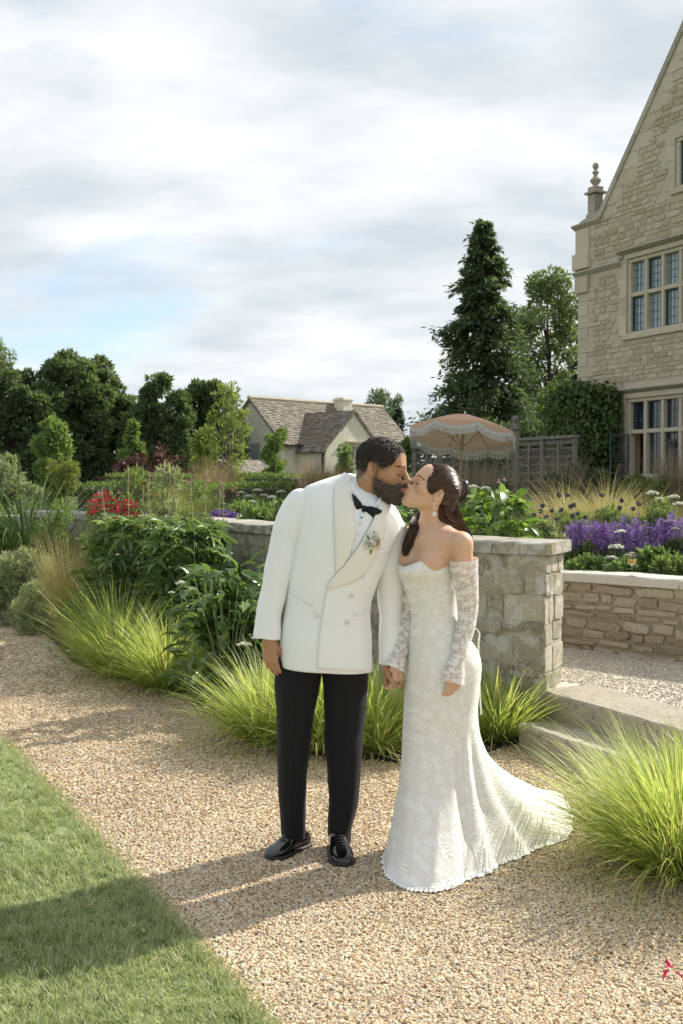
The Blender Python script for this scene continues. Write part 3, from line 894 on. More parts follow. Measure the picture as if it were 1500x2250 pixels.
for (t, w, z, h) in spots:
    if (t,w,z,h) in ps: continue
    j = [rng.uniform(-.012,.012) for _ in range(8)]; y = -.014+rng.uniform(-.005,.004)
    mb.add([(t,.03,z),(t+w,.03,z),(t+w,.03,z+h),(t,.03,z+h),(t+.02+j[0],y,z+.015+j[1]),(t+w-.02+j[2],y,z+.015+j[3]),(t+w-.02+j[4],y,z+h-.015+j[5]),(t+.02+j[6],y,z+h-.015+j[7])],
           [(4,5,6,7),(0,1,5,4),(1,2,6,5),(2,3,7,6),(3,0,4,7)])
tag(mb.build('small_stones', M['house_stone'], house, True), kind='stuff')

# ================================================================== the rendered cottage far behind
M['render'] = simple_mat('cream_roughcast', (.70,.65,.52), .9, .10, 3, bmp=.3)
M['cot_roof'] = stone_mat('cottage_stone_slates', [(0,(.08,.068,.054)),(.35,(.135,.115,.09)),(.7,(.20,.17,.132)),(1,(.30,.26,.20))], dark_amt=.5, bscale=.3, lich_amt=.25)
M['cot_dressing'] = simple_mat('cottage_dressings', (.46,.39,.28), .9, .15, 6)
M['dark_metal'] = simple_mat('dark_metal', (.03,.03,.03), .5, .2)
M['cot_glass'] = simple_mat('cottage_glass', (.10,.13,.15), .15, .3, 3)
CD = 68.0
K0 = P(551, 875, CD); KZ = UP_Z
cot = empty('cottage', (K0.x, K0.y, KZ), R(45))      # local x along the ridge, local -y towards us
tag(cot, 'cream rendered cottage with stone slate roof, cross gable and chimney behind the hedges', 'cottage')
kx = Vector((math.cos(R(45)), math.sin(R(45)), 0)); ky = Vector((-kx.y, kx.x, 0))
RZ = K0.z - KZ
def CP(px, py, ly):                                 # picture point on the plane local y = ly
    r = ray(px, py); o = Vector((0,0,CAM_H)); q0 = K0 + ky*ly
    s = (q0 - o).dot(ky)/r.dot(ky); q = o+r*s-K0
    return q.dot(kx), q.z + RZ
CLEN = CP(835,897,0)[0]
HWID = 2.85
EZ = CP(640,967,-HWID)[1]
g0, gz0 = CP(776, 901, -5.2)
GW = 2.35; GY = -5.2
gl = CP(716, 1000, GY)[0]; g0 = gl + GW
GEZ = CP(716,982,GY)[1]
gz0 = CP(776, 903, GY)[1]
wb = MB()
wb.box(0,CLEN,-HWID,HWID,-.3,EZ)
wb.extr([(0,-HWID,EZ),(0,HWID,EZ),(0,0,RZ-.1)], (0,0,0),(CLEN,0,0))
wb.box(gl,gl+2*GW,GY,-HWID+.01,-.3,GEZ)
wb.extr([(gl,GY,GEZ),(gl+2*GW,GY,GEZ),(g0,GY,gz0-.1)], (0,0,0),(0,2.6,0))
wb.build('wall', M['render'], cot)
def slate_roof(name, a, b, down, nrows, th=.05):
    """courses of uneven slates from ridge line a-b, down the slope vector"""
    a, b, down = Vector(a), Vector(b), Vector(down); L = (b-a).length; x = (b-a)/L
    nrm = x.cross(down).normalized()
    if nrm.z < 0: nrm = -nrm
    mb = MB(); dl = down.length/nrows; dd = down.normalized()
    mb.extr([a,b,b+down,a+down], -nrm*.10, -nrm*.02)
    for i in range(nrows):
        s = -random.random()*.2
        while s < L:
            w = random.uniform(.22,.5)*(.7+.6*i/nrows); s0, s1 = max(0,s), min(L,s+w)
            if s1-s0 > .03:
                e = random.uniform(-.03,.05); up = random.uniform(.0,.025)
                p0 = a+x*s0+dd*(i*dl-.06); p1 = a+x*(s1-.01)+dd*(i*dl-.06)
                p2 = a+x*(s1-.01)+dd*((i+1)*dl+e); p3 = a+x*s0+dd*((i+1)*dl+e)
                q = nrm*(th+up); lo = nrm*.005
                V = [p0+lo,p1+lo,p2+q,p3+q,p2+lo*0,p3+lo*0]
                mb.add(V, [(0,1,2,3),(3,2,4,5),(0,3,5),(1,4,2)])
            s += w
    return tag(mb.build(name, M['cot_roof'], cot), kind='stuff')
ov = .3
drop = Vector((0,-HWID-ov, (EZ-RZ)*(HWID+ov)/HWID))
slate_roof('roof_slates', (-.15,0,RZ), (CLEN+.15,0,RZ), drop, 26)
slate_roof('roof_slates', (-.15,0,RZ), (CLEN+.15,0,RZ), (0,-drop.y,drop.z), 26)
gd = (GEZ-gz0)/GW
slate_roof('roof_slates', (g0,GY-.12,gz0), (g0,.2,gz0), (-(GW+ov),0,gd*(GW+ov)), 20)
slate_roof('roof_slates', (g0,GY-.12,gz0), (g0,.2,gz0), ((GW+ov),0,gd*(GW+ov)), 20)
MB().tube([(-.17,0,RZ+.05),(CLEN+.17,0,RZ+.05)], .13, 6).build('ridge', M['cot_dressing'], cot)
cx, cz = CP(752, 880, -.6)
ch = MB().box(cx-.42,cx+.42,-1.05,-.25,RZ-1.6,cz-.05).box(cx-.5,cx+.5,-1.13,-.17,cz-.05,cz+.08).box(cx-.38,cx+.38,-1.0,-.3,cz+.08,cz+.18)
ch.build('chimney', M['render'], cot, bevel=.03)
# gutter, drainpipe, windows
MB().box(0.1,gl-ov,-HWID-ov-.12,-HWID-ov+.02,EZ-.42,EZ-.27).build('gutter', M['dark_metal'], cot)
MB().tube([(gl+.02,GY-.02,GEZ-.2),(gl-.06,GY+.2,GEZ-.5),(gl-.06,GY+.2,.2)], .07, 6).build('drainpipe', M['dark_metal'], cot)
def cot_window(px0, px1, py0, py1, lights, ly):
    t0, z1 = CP(px0,py0,ly); t1, _ = CP(px1,py0,ly); _, z0 = CP(px0,py1,ly)
    w = empty('window'); w.parent = cot
    MB().box(t0-.15,t1+.15,ly-.08,ly+.05,z1,z1+.22).box(t0-.1,t1+.1,ly-.12,ly+.05,z0-.15,z0).box(t0-.15,t0,ly-.06,ly+.05,z0,z1).box(t1,t1+.15,ly-.06,ly+.05,z0,z1).build('frame', M['cot_dressing'], w)
    MB().box(t0-.2,t1+.2,ly-.16,ly+.05,z1+.225,z1+.32).build('hood', M['cot_dressing'], w)
    for i in range(lights):
        a = t0+(t1-t0)*i/lights; b2 = t0+(t1-t0)*(i+1)/lights
        MB().box(a+.06,b2-.06,ly-.03,ly+.02,z0+.04,z1-.04).build('pane', M['cot_glass'], w)
        if i: MB().box(a-.05,a+.05,ly-.07,ly+.02,z0,z1).build('mullion', M['cot_dressing'], w)
cot_window(762, 806, 981, 1010, 3, GY)
w = empty('window'); w.parent = cot
MB().box(-.06,.05,-.9,.1,1.9,3.2).build('frame', M['cot_dressing'], w); MB().box(-.09,-.062,-.8,-.45,2.0,3.1).build('pane', M['cot_glass'], w); MB().box(-.09,-.062,-.35,.0,2.0,3.1).build('pane', M['cot_glass'], w)
# lean-to at the foot of its left end
sp = P(548, 1035, 58)
shed = empty('lean_to', (sp.x, sp.y, UP_Z), R(45)); tag(shed, 'low stone-roofed lean-to beyond the hedge, beside the slim tree', 'shed')
MB().box(-1.3,1.3,-.8,.8,-.1,sp.z-UP_Z-.2).build('wall', M['tan_stone'], shed)
mb = MB().extr([(-1.5,-1.0,sp.z-UP_Z-.3),(-1.5,1.0,sp.z-UP_Z+.5),(-1.5,1.0,sp.z-UP_Z+.62),(-1.5,-1.0,sp.z-UP_Z-.18)],(0,0,0),(3,0,0))
mb.build('roof', M['cot_roof'], shed)
# ================================================================== trees and hedges beyond the garden
M['bark'] = simple_mat('bark', (.085,.065,.05), .95, .4, 12, bmp=.6)
M['pale_bark'] = simple_mat('pale_bark', (.20,.18,.14), .9, .3, 12, bmp=.5)
def greens(name, a, b_, c, transl=.3, rough=.55):
    return leaf_mat(name, [(0,a),(.5,b_),(1,c)], transl, rough)
M['yew'] = greens('yew_needles', (.072,.105,.052), (.135,.185,.085), (.23,.275,.13), .38)
M['conifer'] = greens('conifer_needles', (.062,.092,.052), (.112,.155,.080), (.19,.23,.115), .38)
M['ash'] = greens('ash_leaves', (.11,.15,.06), (.18,.235,.10), (.28,.33,.17), .42)
M['willow'] = greens('willow_leaves', (.10,.14,.05), (.16,.21,.085), (.24,.29,.13), .4)
M['poplar'] = greens('poplar_leaves', (.09,.12,.07), (.14,.18,.11), (.20,.25,.16), .35)
M['spruce'] = greens('spruce_needles', (.018,.040,.028), (.035,.065,.045), (.06,.10,.065), .15)
M['fresh'] = greens('fresh_leaves', (.11,.17,.05), (.19,.27,.085), (.29,.37,.15), .42)
M['lime'] = greens('lime_leaves', (.16,.21,.05), (.25,.31,.085), (.36,.42,.15), .42)
M['box'] = greens('yellow_box_leaves', (.13,.15,.035), (.21,.24,.06), (.30,.33,.10), .3)
M['hedge'] = greens('hedge_leaves', (.07,.11,.03), (.14,.20,.055), (.23,.30,.09), .35)
M['purple_leaf'] = greens('purple_leaves', (.045,.018,.018), (.10,.045,.04), (.24,.14,.11), .2)
M['ivy'] = greens('climber_leaves', (.045,.075,.02), (.085,.13,.035), (.16,.21,.06), .3, .4)
M['silver'] = greens('silver_leaves', (.20,.24,.13), (.30,.35,.20), (.40,.44,.27), .3)
M['dusky'] = greens('dusky_leaves', (.05,.06,.04), (.085,.10,.06), (.14,.15,.09), .25)

def ellip_points(n, c, r, shell=.45):
    d = rand_dirs(n); q = np.random.rand(n)**(1/3.0)
    q = shell + (1-shell)*q
    return np.asarray(c) + d*q[:,None]*np.asarray(r), d
def clump_cloud(blobs, n, size, up=.35, aspect=.45, tmpl=LEAF, droop=0.0, shell=.55, dark_in=.35):
    """leaves in the outer part of many overlapping clumps"""
    blobs = [(np.asarray(c,float), np.broadcast_to(np.asarray(r,float),(3,))) for c, r in blobs]
    w = np.array([r[0]*r[2] for _, r in blobs]); w = w/w.sum()
    parts = []
    for (c, r), k in zip(blobs, np.maximum(6,(w*n).astype(int))):
        p, d = ellip_points(k, c, r, shell)
        L = d + np.random.normal(0,.55,(k,3)); L[:,2] += up - droop
        N = np.random.normal(0,.6,(k,3)); N[:,2] += .8; N += d*.5
        s = size*np.random.uniform(.6,1.4,k)
        parts.append(scatter(tmpl, p, L, N, s, s*aspect, np.clip(np.random.normal(.45,.22,k)+np.random.normal(0,.12),0,1)))
    return join(parts)
def trunk_mesh(pts_r, n=7):
    V, F = tube_np([p for p, r in pts_r], [r for p, r in pts_r], n, True)
    return V, F
def limbs(mb, base, top, r0, tips, n=6):
    base, top = Vector(base), Vector(top)
    pts = []; k = 7
    for i in range(k+1):
        t = i/k
        pts.append(base.lerp(top, t) + Vector((random.uniform(-1,1),random.uniform(-1,1),0))*r0*.6*(0 < i < k))
    mb.tube(pts, [r0*(1-.85*i/k)+.01 for i in range(k+1)], 8)
    for tp in tips:
        tp = Vector(tp); f = min(.9,max(.15,(tp.z-base.z)/max(.1,top.z-base.z)*.7))
        a = base.lerp(top, f); m = a.lerp(tp,.5)+Vector((0,0,-.06*(tp-a).length))+Vector((random.uniform(-1,1),random.uniform(-1,1),0))*.05*(tp-a).length
        mb.tube([a,m,tp], [r0*(1-f)*.55+.006, r0*(1-f)*.3+.005, .005], 5)
def make_tree(name, label, cat, x, d, top_py, hw, blobs_fn, mat, n, size, bark='bark', group=None, base_z=None, crown='crown', aspect=.45, up=.35, droop=0., ntips=14, r0=None, lean=0., shell=.55):
    bz = UP_Z if base_z is None else base_z
    b = P(x, 1060, d); tp = P(x, top_py, d); H = tp.z - bz; W = hw*d/2400.0
    t = empty(name, (b.x, b.y, bz)); tag(t, label, cat, group)
    bl = blobs_fn(W, H)
    v, f, r = clump_cloud(bl, n, size, up, aspect, droop=droop, shell=shell)
    build(crown, v, f, M[mat], t, smooth=False, attrs={'rnd': r})
    mb = MB()
    tips = [Vector(c) for c, rr in random.sample(bl, min(ntips, len(bl)))]
    limbs(mb, (0,0,-.1), (lean*W,0,H*.86), r0 or H*.022, tips)
    mb.build('trunk', M[bark], t, True)
    return t
def round_crown(lo=.1, k=70, cr=.22, pw=1.0, top=1.0):
    def fn(W, H):
        out = []
        for i in range(k):
            z = lo + (1-lo)*((i+.5)/k)
            prof = math.sin(math.pi*min(1,max(.06,(z-lo)/(1.04-lo)))**.75)**.6
            a = random.uniform(0,6.28); q = math.sqrt(random.uniform(.15,1))*prof
            s = cr*random.uniform(.65,1.25)*W
            out.append(((math.cos(a)*q*W*.86, math.sin(a)*q*W*.86, z*H*top-s*.5), (s,s,s*.8)))
        return out
    return fn
def wide_crown(peaks, lo=.05, k=80, cr=.2):
    """crown whose height over its width follows the given (x, height) outline"""
    xs = [p[0] for p in peaks]; hs = [p[1] for p in peaks]
    def fn(W, H):
        out = []
        for i in range(k):
            x = random.uniform(-1,1); h = float(np.interp(x, xs, hs))
            z = lo+(h-lo)*random.random()**.7; y = random.uniform(-1,1)*.6*math.sqrt(max(0.05,1-x*x))
            s = cr*random.uniform(.6,1.2)*W
            out.append(((x*W, y*W, max(z*H-s*.7,.05)), (s,s,s*.85)))
        return out
    return fn
# --- dark yews along the left
yews = [
 (20, 60, 778, 105, [(-1,.8),(-.3,1),(.3,.92),(1,.72)], 'dark broad yew at the left edge of the picture'),
 (150, 62, 768, 85, [(-1,.72),(-.4,.95),(0,1),(.5,.93),(1,.75)], 'dark yew with a double rounded top behind the yellow topiary'),
 (238, 64, 782, 66, [(-1,.8),(-.4,1),(.2,.95),(1,.55)], 'dark ragged yew sloping down to the gap of blue sky'),
 (345, 62, 820, 72, [(-1,.6),(-.3,.9),(.2,1),(.7,.95),(1,.7)], 'round-topped yew behind the purple-leaved bush'),
 (470, 66, 826, 66, [(-1,.8),(-.5,.98),(0,1),(.5,.86),(1,.5)], 'yew between the round-topped one and the cottage gable'),
]
for i, (x, d, tp, hw, pk, lb) in enumerate(yews):
    make_tree('yew_tree', lb, 'tree', x, d, tp, hw, wide_crown(pk, .02, 170, .17), 'yew', 24000, .30, group='dark yews behind the garden', aspect=.42, ntips=10, r0=.28)
make_tree('willow_tree', 'pale green willow top showing above the leftmost yew', 'tree', -10, 75, 742, 62, round_crown(.3,60,.26), 'willow', 6000, .3, droop=.9, aspect=.25)
make_tree('bay_tree', 'mid green tree low behind the yews, filling the gap of sky', 'tree', 290, 72, 880, 90, round_crown(.02,60,.24), 'yew', 7000, .32)
# --- tall conifer: whorls of drooping branches
def conifer(name, label, x, d, top_py, hw, mat, n_br, per, size, group=None, base_z=None, skew=0.0):
    bz = UP_Z if base_z is None else base_z
    b = P(x, 1060, d); H = P(x, top_py, d).z - bz; W = hw*d/2400.0
    t = empty(name, (b.x,b.y,bz)); tag(t, label, 'tree', group)
    parts = []; tw = MB()
    tw.tube([(0,0,-.1),(0,0,H*.5),(.03,0,H*.98)], [H*.022,H*.013,.015], 8)
    for i in range(n_br):
        f = ((i+random.random())/n_br)**.92
        z = H*(.03+.965*f); a = random.uniform(0,6.28)
        ln = W*((1-f)**.86+.045)*random.uniform(.62,1.12)
        if random.random() < .22: ln *= 1.28
        k = max(8, int(per*(.25+ln/W)))
        s = np.random.rand(k)**.75
        rise = .30*ln*(1-f*.4)
        px_ = np.cos(a)*ln*s; py_ = np.sin(a)*ln*s
        pz_ = z + rise*(np.sin(s*2.2)-.9*s*s) - .10*ln*s
        sp_ = (.10+.16*ln)*(1-.45*s)*(.4+s)
        p = np.stack([px_,py_,pz_],-1) + np.random.normal(0,1,(k,3))*np.stack([sp_,sp_,sp_*.55],-1)*.6
        p[:,2] -= np.abs(np.random.normal(0,.10,k))*ln*.5
        L = np.stack([np.full(k,np.cos(a)),np.full(k,np.sin(a)),np.full(k,-.35)],-1)+np.random.normal(0,.5,(k,3))
        N = np.random.normal(0,.5,(k,3))+np.array([0,0,1.])
        sz = size*np.random.uniform(.6,1.35,k)
        parts.append(scatter(LEAF, p, L, N, sz, sz*.42, np.clip(np.random.normal(.42,.2,k)+random.uniform(-.15,.2),0,1)))
        if i % 3 == 0: tw.tube([(0,0,z-.05*H*(1-f)),(px_[0]*0+np.cos(a)*ln*.5,np.sin(a)*ln*.5,z+rise*.5),(np.cos(a)*ln*.9,np.sin(a)*ln*.9,z)], [.05,.03,.012], 4)
    v, f_, r = join(parts)
    build('crown', v, f_, M[mat], t, smooth=False, attrs={'rnd': r})
    tw.build('trunk', M['bark'], t, True)
    return t
conifer('conifer_tree', 'tall dark conifer with ragged drooping branches left of the house', 1060, 44, 484, 150, 'conifer', 300, 200, .24)
conifer('conifer_tree', 'narrow dark conifer half hidden behind the house corner', 1285, 47, 590, 55, 'conifer', 80, 90, .26)
conifer('spruce_tree', 'small blue-green spruce far off, right of the cottage', 872, 84, 895, 34, 'spruce', 70, 60, .34)
# --- airy deciduous tree behind the conifer
make_tree('ash_tree', 'airy light green tree with visible limbs between conifer and house', 'tree', 1200, 52, 598, 118, round_crown(.04,150,.17), 'ash', 22000, .21, bark='bark', ntips=40, r0=.20, shell=.3)
make_tree('poplar_tree', 'pale feathery tree rising behind the cottage roof', 'tree', 832, 88, 861, 42, round_crown(.1,45,.3), 'poplar', 3600, .38, up=.9, aspect=.3)
make_tree('poplar_tree', 'pale feathery tree just right of the one behind the cottage', 'tree', 868, 92, 872, 28, round_crown(.1,35,.3), 'poplar', 2200, .38, up=.9, aspect=.3)
make_tree('field_maple', 'fresh green tree behind the groom, right of the spruce', 'tree', 893, 46, 968, 34, round_crown(.02,40,.28), 'fresh', 3000, .22)
make_tree('laurel_tree', 'dark bushy tree behind the woven fence and parasol', 'tree', 1120, 33, 905, 130, wide_crown([(-1,.55),(-.3,.8),(.3,.95),(1,1.0)],.0,70,.16), 'conifer', 9000, .18)
make_tree('elder_tree', 'mid green bushy tree beside the climber at the house corner', 'tree', 1215, 38, 850, 70, round_crown(.0,55,.22), 'ash', 6000, .2)
# --- small ornamental trees in front of the yews
make_tree('tulip_tree', 'pale green tiered young tree behind the topiary', 'tree', 122, 30, 922, 42, round_crown(.12,34,.30), 'fresh', 3600, .17, bark='pale_bark', up=.2)
make_tree('magnolia_tree', 'pale green pointed young tree above the purple bush', 'tree', 293, 34, 922, 36, lambda W,H: [((random.uniform(-1,1)*W*.8*(1-z)**.8, random.uniform(-1,1)*W*.8*(1-z)**.8, .25*H+z*H*.72), (.28*W*(1.1-z*.6),)*3) for z in [k/30 for k in range(30)]], 'fresh', 3200, .17, bark='pale_bark')
make_tree('lime_bush', 'bright green rounded tree right of the purple bush', 'tree', 450, 33, 945, 38, round_crown(.1,30,.3), 'lime', 2800, .17)
make_tree('birch_tree', 'slender open tree with sparse yellow-green leaves in front of the cottage', 'tree', 503, 24, 843, 66, round_crown(.22,120,.10), 'lime', 3000, .085, bark='pale_bark', ntips=60, r0=.045, shell=.05)
make_tree('column_tree', 'narrow green column tree against the cottage main wall', 'tree', 603, 44, 943, 27, lambda W,H: [((random.uniform(-1,1)*W*.75, random.uniform(-1,1)*W*.75, .12*H+z*H*.84), (.34*W*random.uniform(.6,1.1),)*3) for z in [k/26 for k in range(26)]], 'fresh', 2600, .16)
make_tree('column_tree', 'narrow green column tree under the cottage gable window', 'tree', 757, 47, 973, 23, lambda W,H: [((random.uniform(-1,1)*W*.7*(1-.6*z), random.uniform(-1,1)*W*.7, .1*H+z*H*.85), (.36*W*(1-.4*z),)*3) for z in [k/24 for k in range(24)]], 'fresh', 2200, .16)
make_tree('purple_bush', 'wide purple-leaved bush in front of the yews', 'bush', 325, 28, 972, 92, wide_crown([(-1,.45),(-.5,.75),(0,1),(.4,.95),(1,.5)],.0,60,.15), 'purple_leaf', 5000, .13)
make_tree('box_topiary', 'yellow-green clipped topiary bush on a dark stem', 'bush', 136, 19, 1008, 36, lambda W,H: [((random.uniform(-1,1)*W*.7*(.6+.5*z), random.uniform(-1,1)*W*.7*(.6+.5*z), .1*H+z*H*.82), (.34*W,)*3) for z in [k/36 for k in range(36)]], 'box', 5200, .055)
make_tree('variegated_shrub', 'pale grey-green leafy shrub at the left edge behind the strappy grass', 'bush', 42, 20, 990, 75, wide_crown([(-1,1),(-.4,.95),(.2,.75),(1,.35)],.0,50,.2), 'silver', 5200, .10)
# --- clipped hedges
def hedge(label, x0, x1, d, top_py, thick, h, dens=420, group='clipped hedges'):
    a, b = P(x0, top_py, d), P(x1, top_py, d); L = (b-a).length; zt = a.z
    t = empty('clipped_hedge', (a.x, a.y, zt-h)); tag(t, label, 'hedge', group)
    n_ = int(dens*(L*thick + 2*L*h))
    q = np.random.rand(n_); onT = np.random.rand(n_) < thick/(thick+1.3*h)
    X = np.random.rand(n_)*L
    Y = np.where(onT, np.random.rand(n_)*thick, np.where(np.random.rand(n_) < .75, 0, thick)) + np.random.normal(0,.02,n_)
    Z = np.where(onT, h, np.random.rand(n_)*h) + np.random.normal(0,.02,n_) + .02*np.sin(X*2.1)
    nr = np.stack([np.zeros(n_), np.where(onT,0,np.where(Y < thick/2,-1,1)), np.where(onT,1.,0)],-1)
    Ld = nr + np.random.normal(0,.6,(n_,3)); Ld[:,2] += .3
    s = .07*np.random.uniform(.6,1.4,n_)
    v, f, r = scatter(LEAF, np.stack([X,Y,Z],-1), Ld, nr+np.random.normal(0,.5,(n_,3)), s, s*.5, np.clip(np.random.normal(.5,.2,n_),0,1))
    build('foliage', v, f, M['hedge'], t, smooth=False, attrs={'rnd': r})
    MB().box(0.02,L-.02,.05,thick-.05,0,h-.05).build('twigs', M['bark'], t)
    return t
hedge('long clipped hedge farther back, in front of the cottage', 228, 800, 26, 1047, 1.6, .95, 300)
hedge('long clipped hedge nearer the flower border, left of the groom', 168, 640, 20, 1069, 1.2, .75, 420)
hedge('short clipped hedge behind the couple, by the fence', 890, 960, 26, 1047, 1.2, .95, 300)
# --- climber on the house corner
parts = []
cl = empty('wall_climber', HC + H_U*.8 + Vector((0,0,UP_Z))); tag(cl, 'dense dark green climbing plant on the corner of the house', 'climber')
c0 = HC + H_U*.8
n_ = 9000
cpx = np.random.uniform(1208,1372,n_); cpy = np.random.uniform(835,1075,n_)
ok = []
for x, y in zip(cpx, cpy):
    top = np.interp(x,[1208,1225,1250,1290,1330,1350,1372],[905,868,850,842,848,845,860]); bl = np.interp(y,[835,900,960,1075],[1215,1208,1232,1240]); br = np.interp(y,[835,870,1075],[1366,1376,1358])
    ok.append(y > top+random.uniform(-14,10) and bl+random.uniform(-6,6) < x < br+random.uniform(-6,6))
ok = np.array(ok)
pts = []
for x, y in zip(cpx[ok], cpy[ok]):
    r = ray(x, y); o = Vector((0,0,CAM_H)); nn = Vector((H_IN.x,H_IN.y,0)); s = (HC-o).dot(nn)/r.dot(nn); q = o+r*s
    t = (q-HC).dot(H_U); bulge = .45*math.sin(max(.05,min(1,(x-1205)/165.))*math.pi)**.6
    pts.append(q - H_IN*random.uniform(.1,.25+bulge) - c0 - Vector((0,0,UP_Z)))
pts = np.array([tuple(p) for p in pts]); k = len(pts)
L = np.random.normal(0,.6,(k,3))+np.array([0,0,-.7]); N = np.random.normal(0,.5,(k,3))+np.array([-H_IN.x,-H_IN.y,.5])
s = np.random.uniform(.07,.15,k)
v, f, r = scatter(LEAF6, pts, L, N, s, s*.85, np.clip(np.random.normal(.45,.22,k),0,1))
build('foliage', v, f, M['ivy'], cl, attrs={'rnd': r})
mb = MB()
for i in range(7):
    a = random.uniform(-.3,1.0); q = Vector(H_U)*a - H_IN*.12
    mb.tube([q, q+Vector(H_U)*.2+Vector((0,0,1.2)), q+Vector(H_U)*random.uniform(-.2,.4)+Vector((0,0,random.uniform(2.4,3.3)))], [.03,.02,.008], 5)
mb.build('stem', M['bark'], cl, True)
for x, hh, lb in ((1362,.4,'thin climber shoot reaching above the lower window'),):
    pass
# ================================================================== garden plants
M['fountain'] = leaf_mat('fountain_grass', [(0,(.19,.245,.055)),(.3,(.34,.41,.115)),(.6,(.49,.55,.20)),(.85,(.61,.63,.30)),(1,(.70,.60,.37))], transl=.5, rough=.45)
M['strap'] = leaf_mat('strap_grass', [(0,(.07,.12,.035)),(.5,(.14,.21,.07)),(1,(.27,.35,.15))], transl=.35, rough=.35)
M['stipa'] = leaf_mat('feather_grass', [(0,(.30,.24,.12)),(.5,(.44,.37,.20)),(1,(.60,.54,.36))], transl=.4)
M['stipa_green'] = leaf_mat('feather_grass_green', [(0,(.16,.20,.05)),(.6,(.30,.33,.11)),(1,(.48,.44,.22))], transl=.4)
M['tan_grass'] = leaf_mat('tan_plume_grass', [(0,(.15,.12,.09)),(.5,(.27,.22,.17)),(1,(.40,.34,.27))], transl=.3)
M['red_grass'] = leaf_mat('reddish_plumes', [(0,(.22,.14,.11)),(.5,(.36,.25,.19)),(1,(.48,.38,.28))], transl=.35)
M['dark_leaf'] = leaf_mat('dark_glossy_leaf', [(0,(.068,.12,.038)),(.5,(.125,.20,.06)),(1,(.235,.32,.105))], transl=.38, rough=.32, spec=.5)
M['palm_leaf'] = leaf_mat('palmate_leaf', [(0,(.085,.135,.05)),(.5,(.16,.235,.085)),(1,(.27,.355,.145))], transl=.4, rough=.4, spec=.4)
M['bright_leaf'] = leaf_mat('bright_leaf', [(0,(.09,.16,.035)),(.5,(.16,.26,.055)),(1,(.28,.38,.10))], transl=.42, rough=.35, spec=.45)
M['herb'] = leaf_mat('border_herb', [(0,(.11,.155,.055)),(.5,(.19,.255,.09)),(1,(.31,.37,.15))], transl=.38)
M['greyherb'] = leaf_mat('grey_herb', [(0,(.20,.24,.13)),(.5,(.32,.36,.21)),(1,(.46,.48,.31))], transl=.35)
M['stem'] = simple_mat('green_stem', (.13,.17,.06), .7, .3)
M['tan_stem'] = simple_mat('tan_stem', (.32,.24,.14), .8, .3)
def petal_mat(name, c, tr=.3):
    return leaf_mat(name, [(0,tuple(q*.7 for q in c)),(1,tuple(min(1,q*1.25) for q in c))], tr, .6, tcol=(1.1,1.1,1.1))
M['purple'] = petal_mat('purple_flower', (.23,.13,.39)); M['violet'] = petal_mat('violet_flower', (.34,.21,.47))
M['red'] = petal_mat('red_flower', (.62,.035,.09)); M['pink'] = petal_mat('pink_flower', (.72,.30,.38)); M['palepink'] = petal_mat('pale_pink_flower', (.80,.55,.60))
M['white'] = petal_mat('white_umbel', (.68,.70,.58)); M['yellow'] = petal_mat('yellow_flower', (.62,.56,.24)); M['thistle'] = petal_mat('dark_blue_thistle', (.055,.05,.13))
M['magenta'] = petal_mat('magenta_petal', (.55,.02,.10))

def at_depth(px, d, z): q = P(px, 1060, d); return Vector((q.x, q.y, z))
def grass_clump(label, base, h, rad, n, mat='fountain', width=.0080, lean=(.05,1.0), droop=(.3,1.1), name='grass_clump', cat='grass', group=None, bias=None, seg=6, gold=.0):
    t = empty(name, base); tag(t, label, cat, group)
    a = np.random.uniform(0,6.283,n); q = np.sqrt(np.random.rand(n))
    b = np.stack([np.cos(a)*q*rad*.22, np.sin(a)*q*rad*.22, np.zeros(n)],-1)
    az = a + np.random.normal(0,.5,n)
    le = lean[0]+(lean[1]-lean[0])*q**1.3*np.random.uniform(.6,1.15,n)
    hh = h*np.random.uniform(.45,1.15,n)*(1.0+.10*q)*(1+.10*np.sin(a*3+base[0]*9))
    dr = np.random.uniform(*droop, n)
    r = np.clip(np.random.normal(.46,.2,n)+gold*np.random.rand(n),0,1); dd_ = np.random.rand(n) < .06; r[dd_] = 1.0; dr = np.where(np.random.rand(n) < .08, dr+.9, dr)
    v, f, r = blades(b, az, le, hh, width*np.random.uniform(.6,1.3,n), dr, seg, r)
    build('blades', v, f, M[mat], t, attrs={'rnd': r})
    MB().lathe([(rad*.24,-.02),(rad*.22,.02),(rad*.12,.05)], 10).build('crown_base', M['tan_stem'], t, True)
    return t
fg = 'lime green fountain grass clumps'
grass_clump('lime green grass clump at the path edge, leftmost of its row', at_depth(262, 9.1, 0), .80, .62, 1866, group=fg, lean=(.05,1.1))
grass_clump('lime green grass clump in front of the dark leafy shrub, left of the groom', at_depth(365, 8.5, 0), .66, .5, 1555, group=fg, lean=(.05,1.2))
grass_clump('lime green grass clump behind the groom, under his right hand', at_depth(590, 6.75, 0), .60, .5, 1451, group=fg, lean=(.05,1.15))
grass_clump('lime green grass clump seen between the groom legs', at_depth(695, 6.55, 0), .58, .5, 1347, group=fg, lean=(.05,1.15))
grass_clump('lime green grass clump between groom and bride', at_depth(820, 6.55, 0), .62, .5, 1451, group=fg, lean=(.05,1.15))
grass_clump('lime green grass clump between the bride and the stone steps', at_depth(1095, 6.85, 0), .56, .5, 1296, group=fg, lean=(.05,1.15))
grass_clump('largest lime green grass clump, right foreground beside the bridal train', at_depth(1500, 4.52, 0), .60, .75, 4600, group=fg, lean=(.05,1.12), width=.0060, gold=.12)
grass_clump('lime green grass clump behind the largest one, at the right edge', at_depth(1560, 5.3, 0), .44, .65, 1347, group=fg, lean=(.05,1.0), width=.0060)
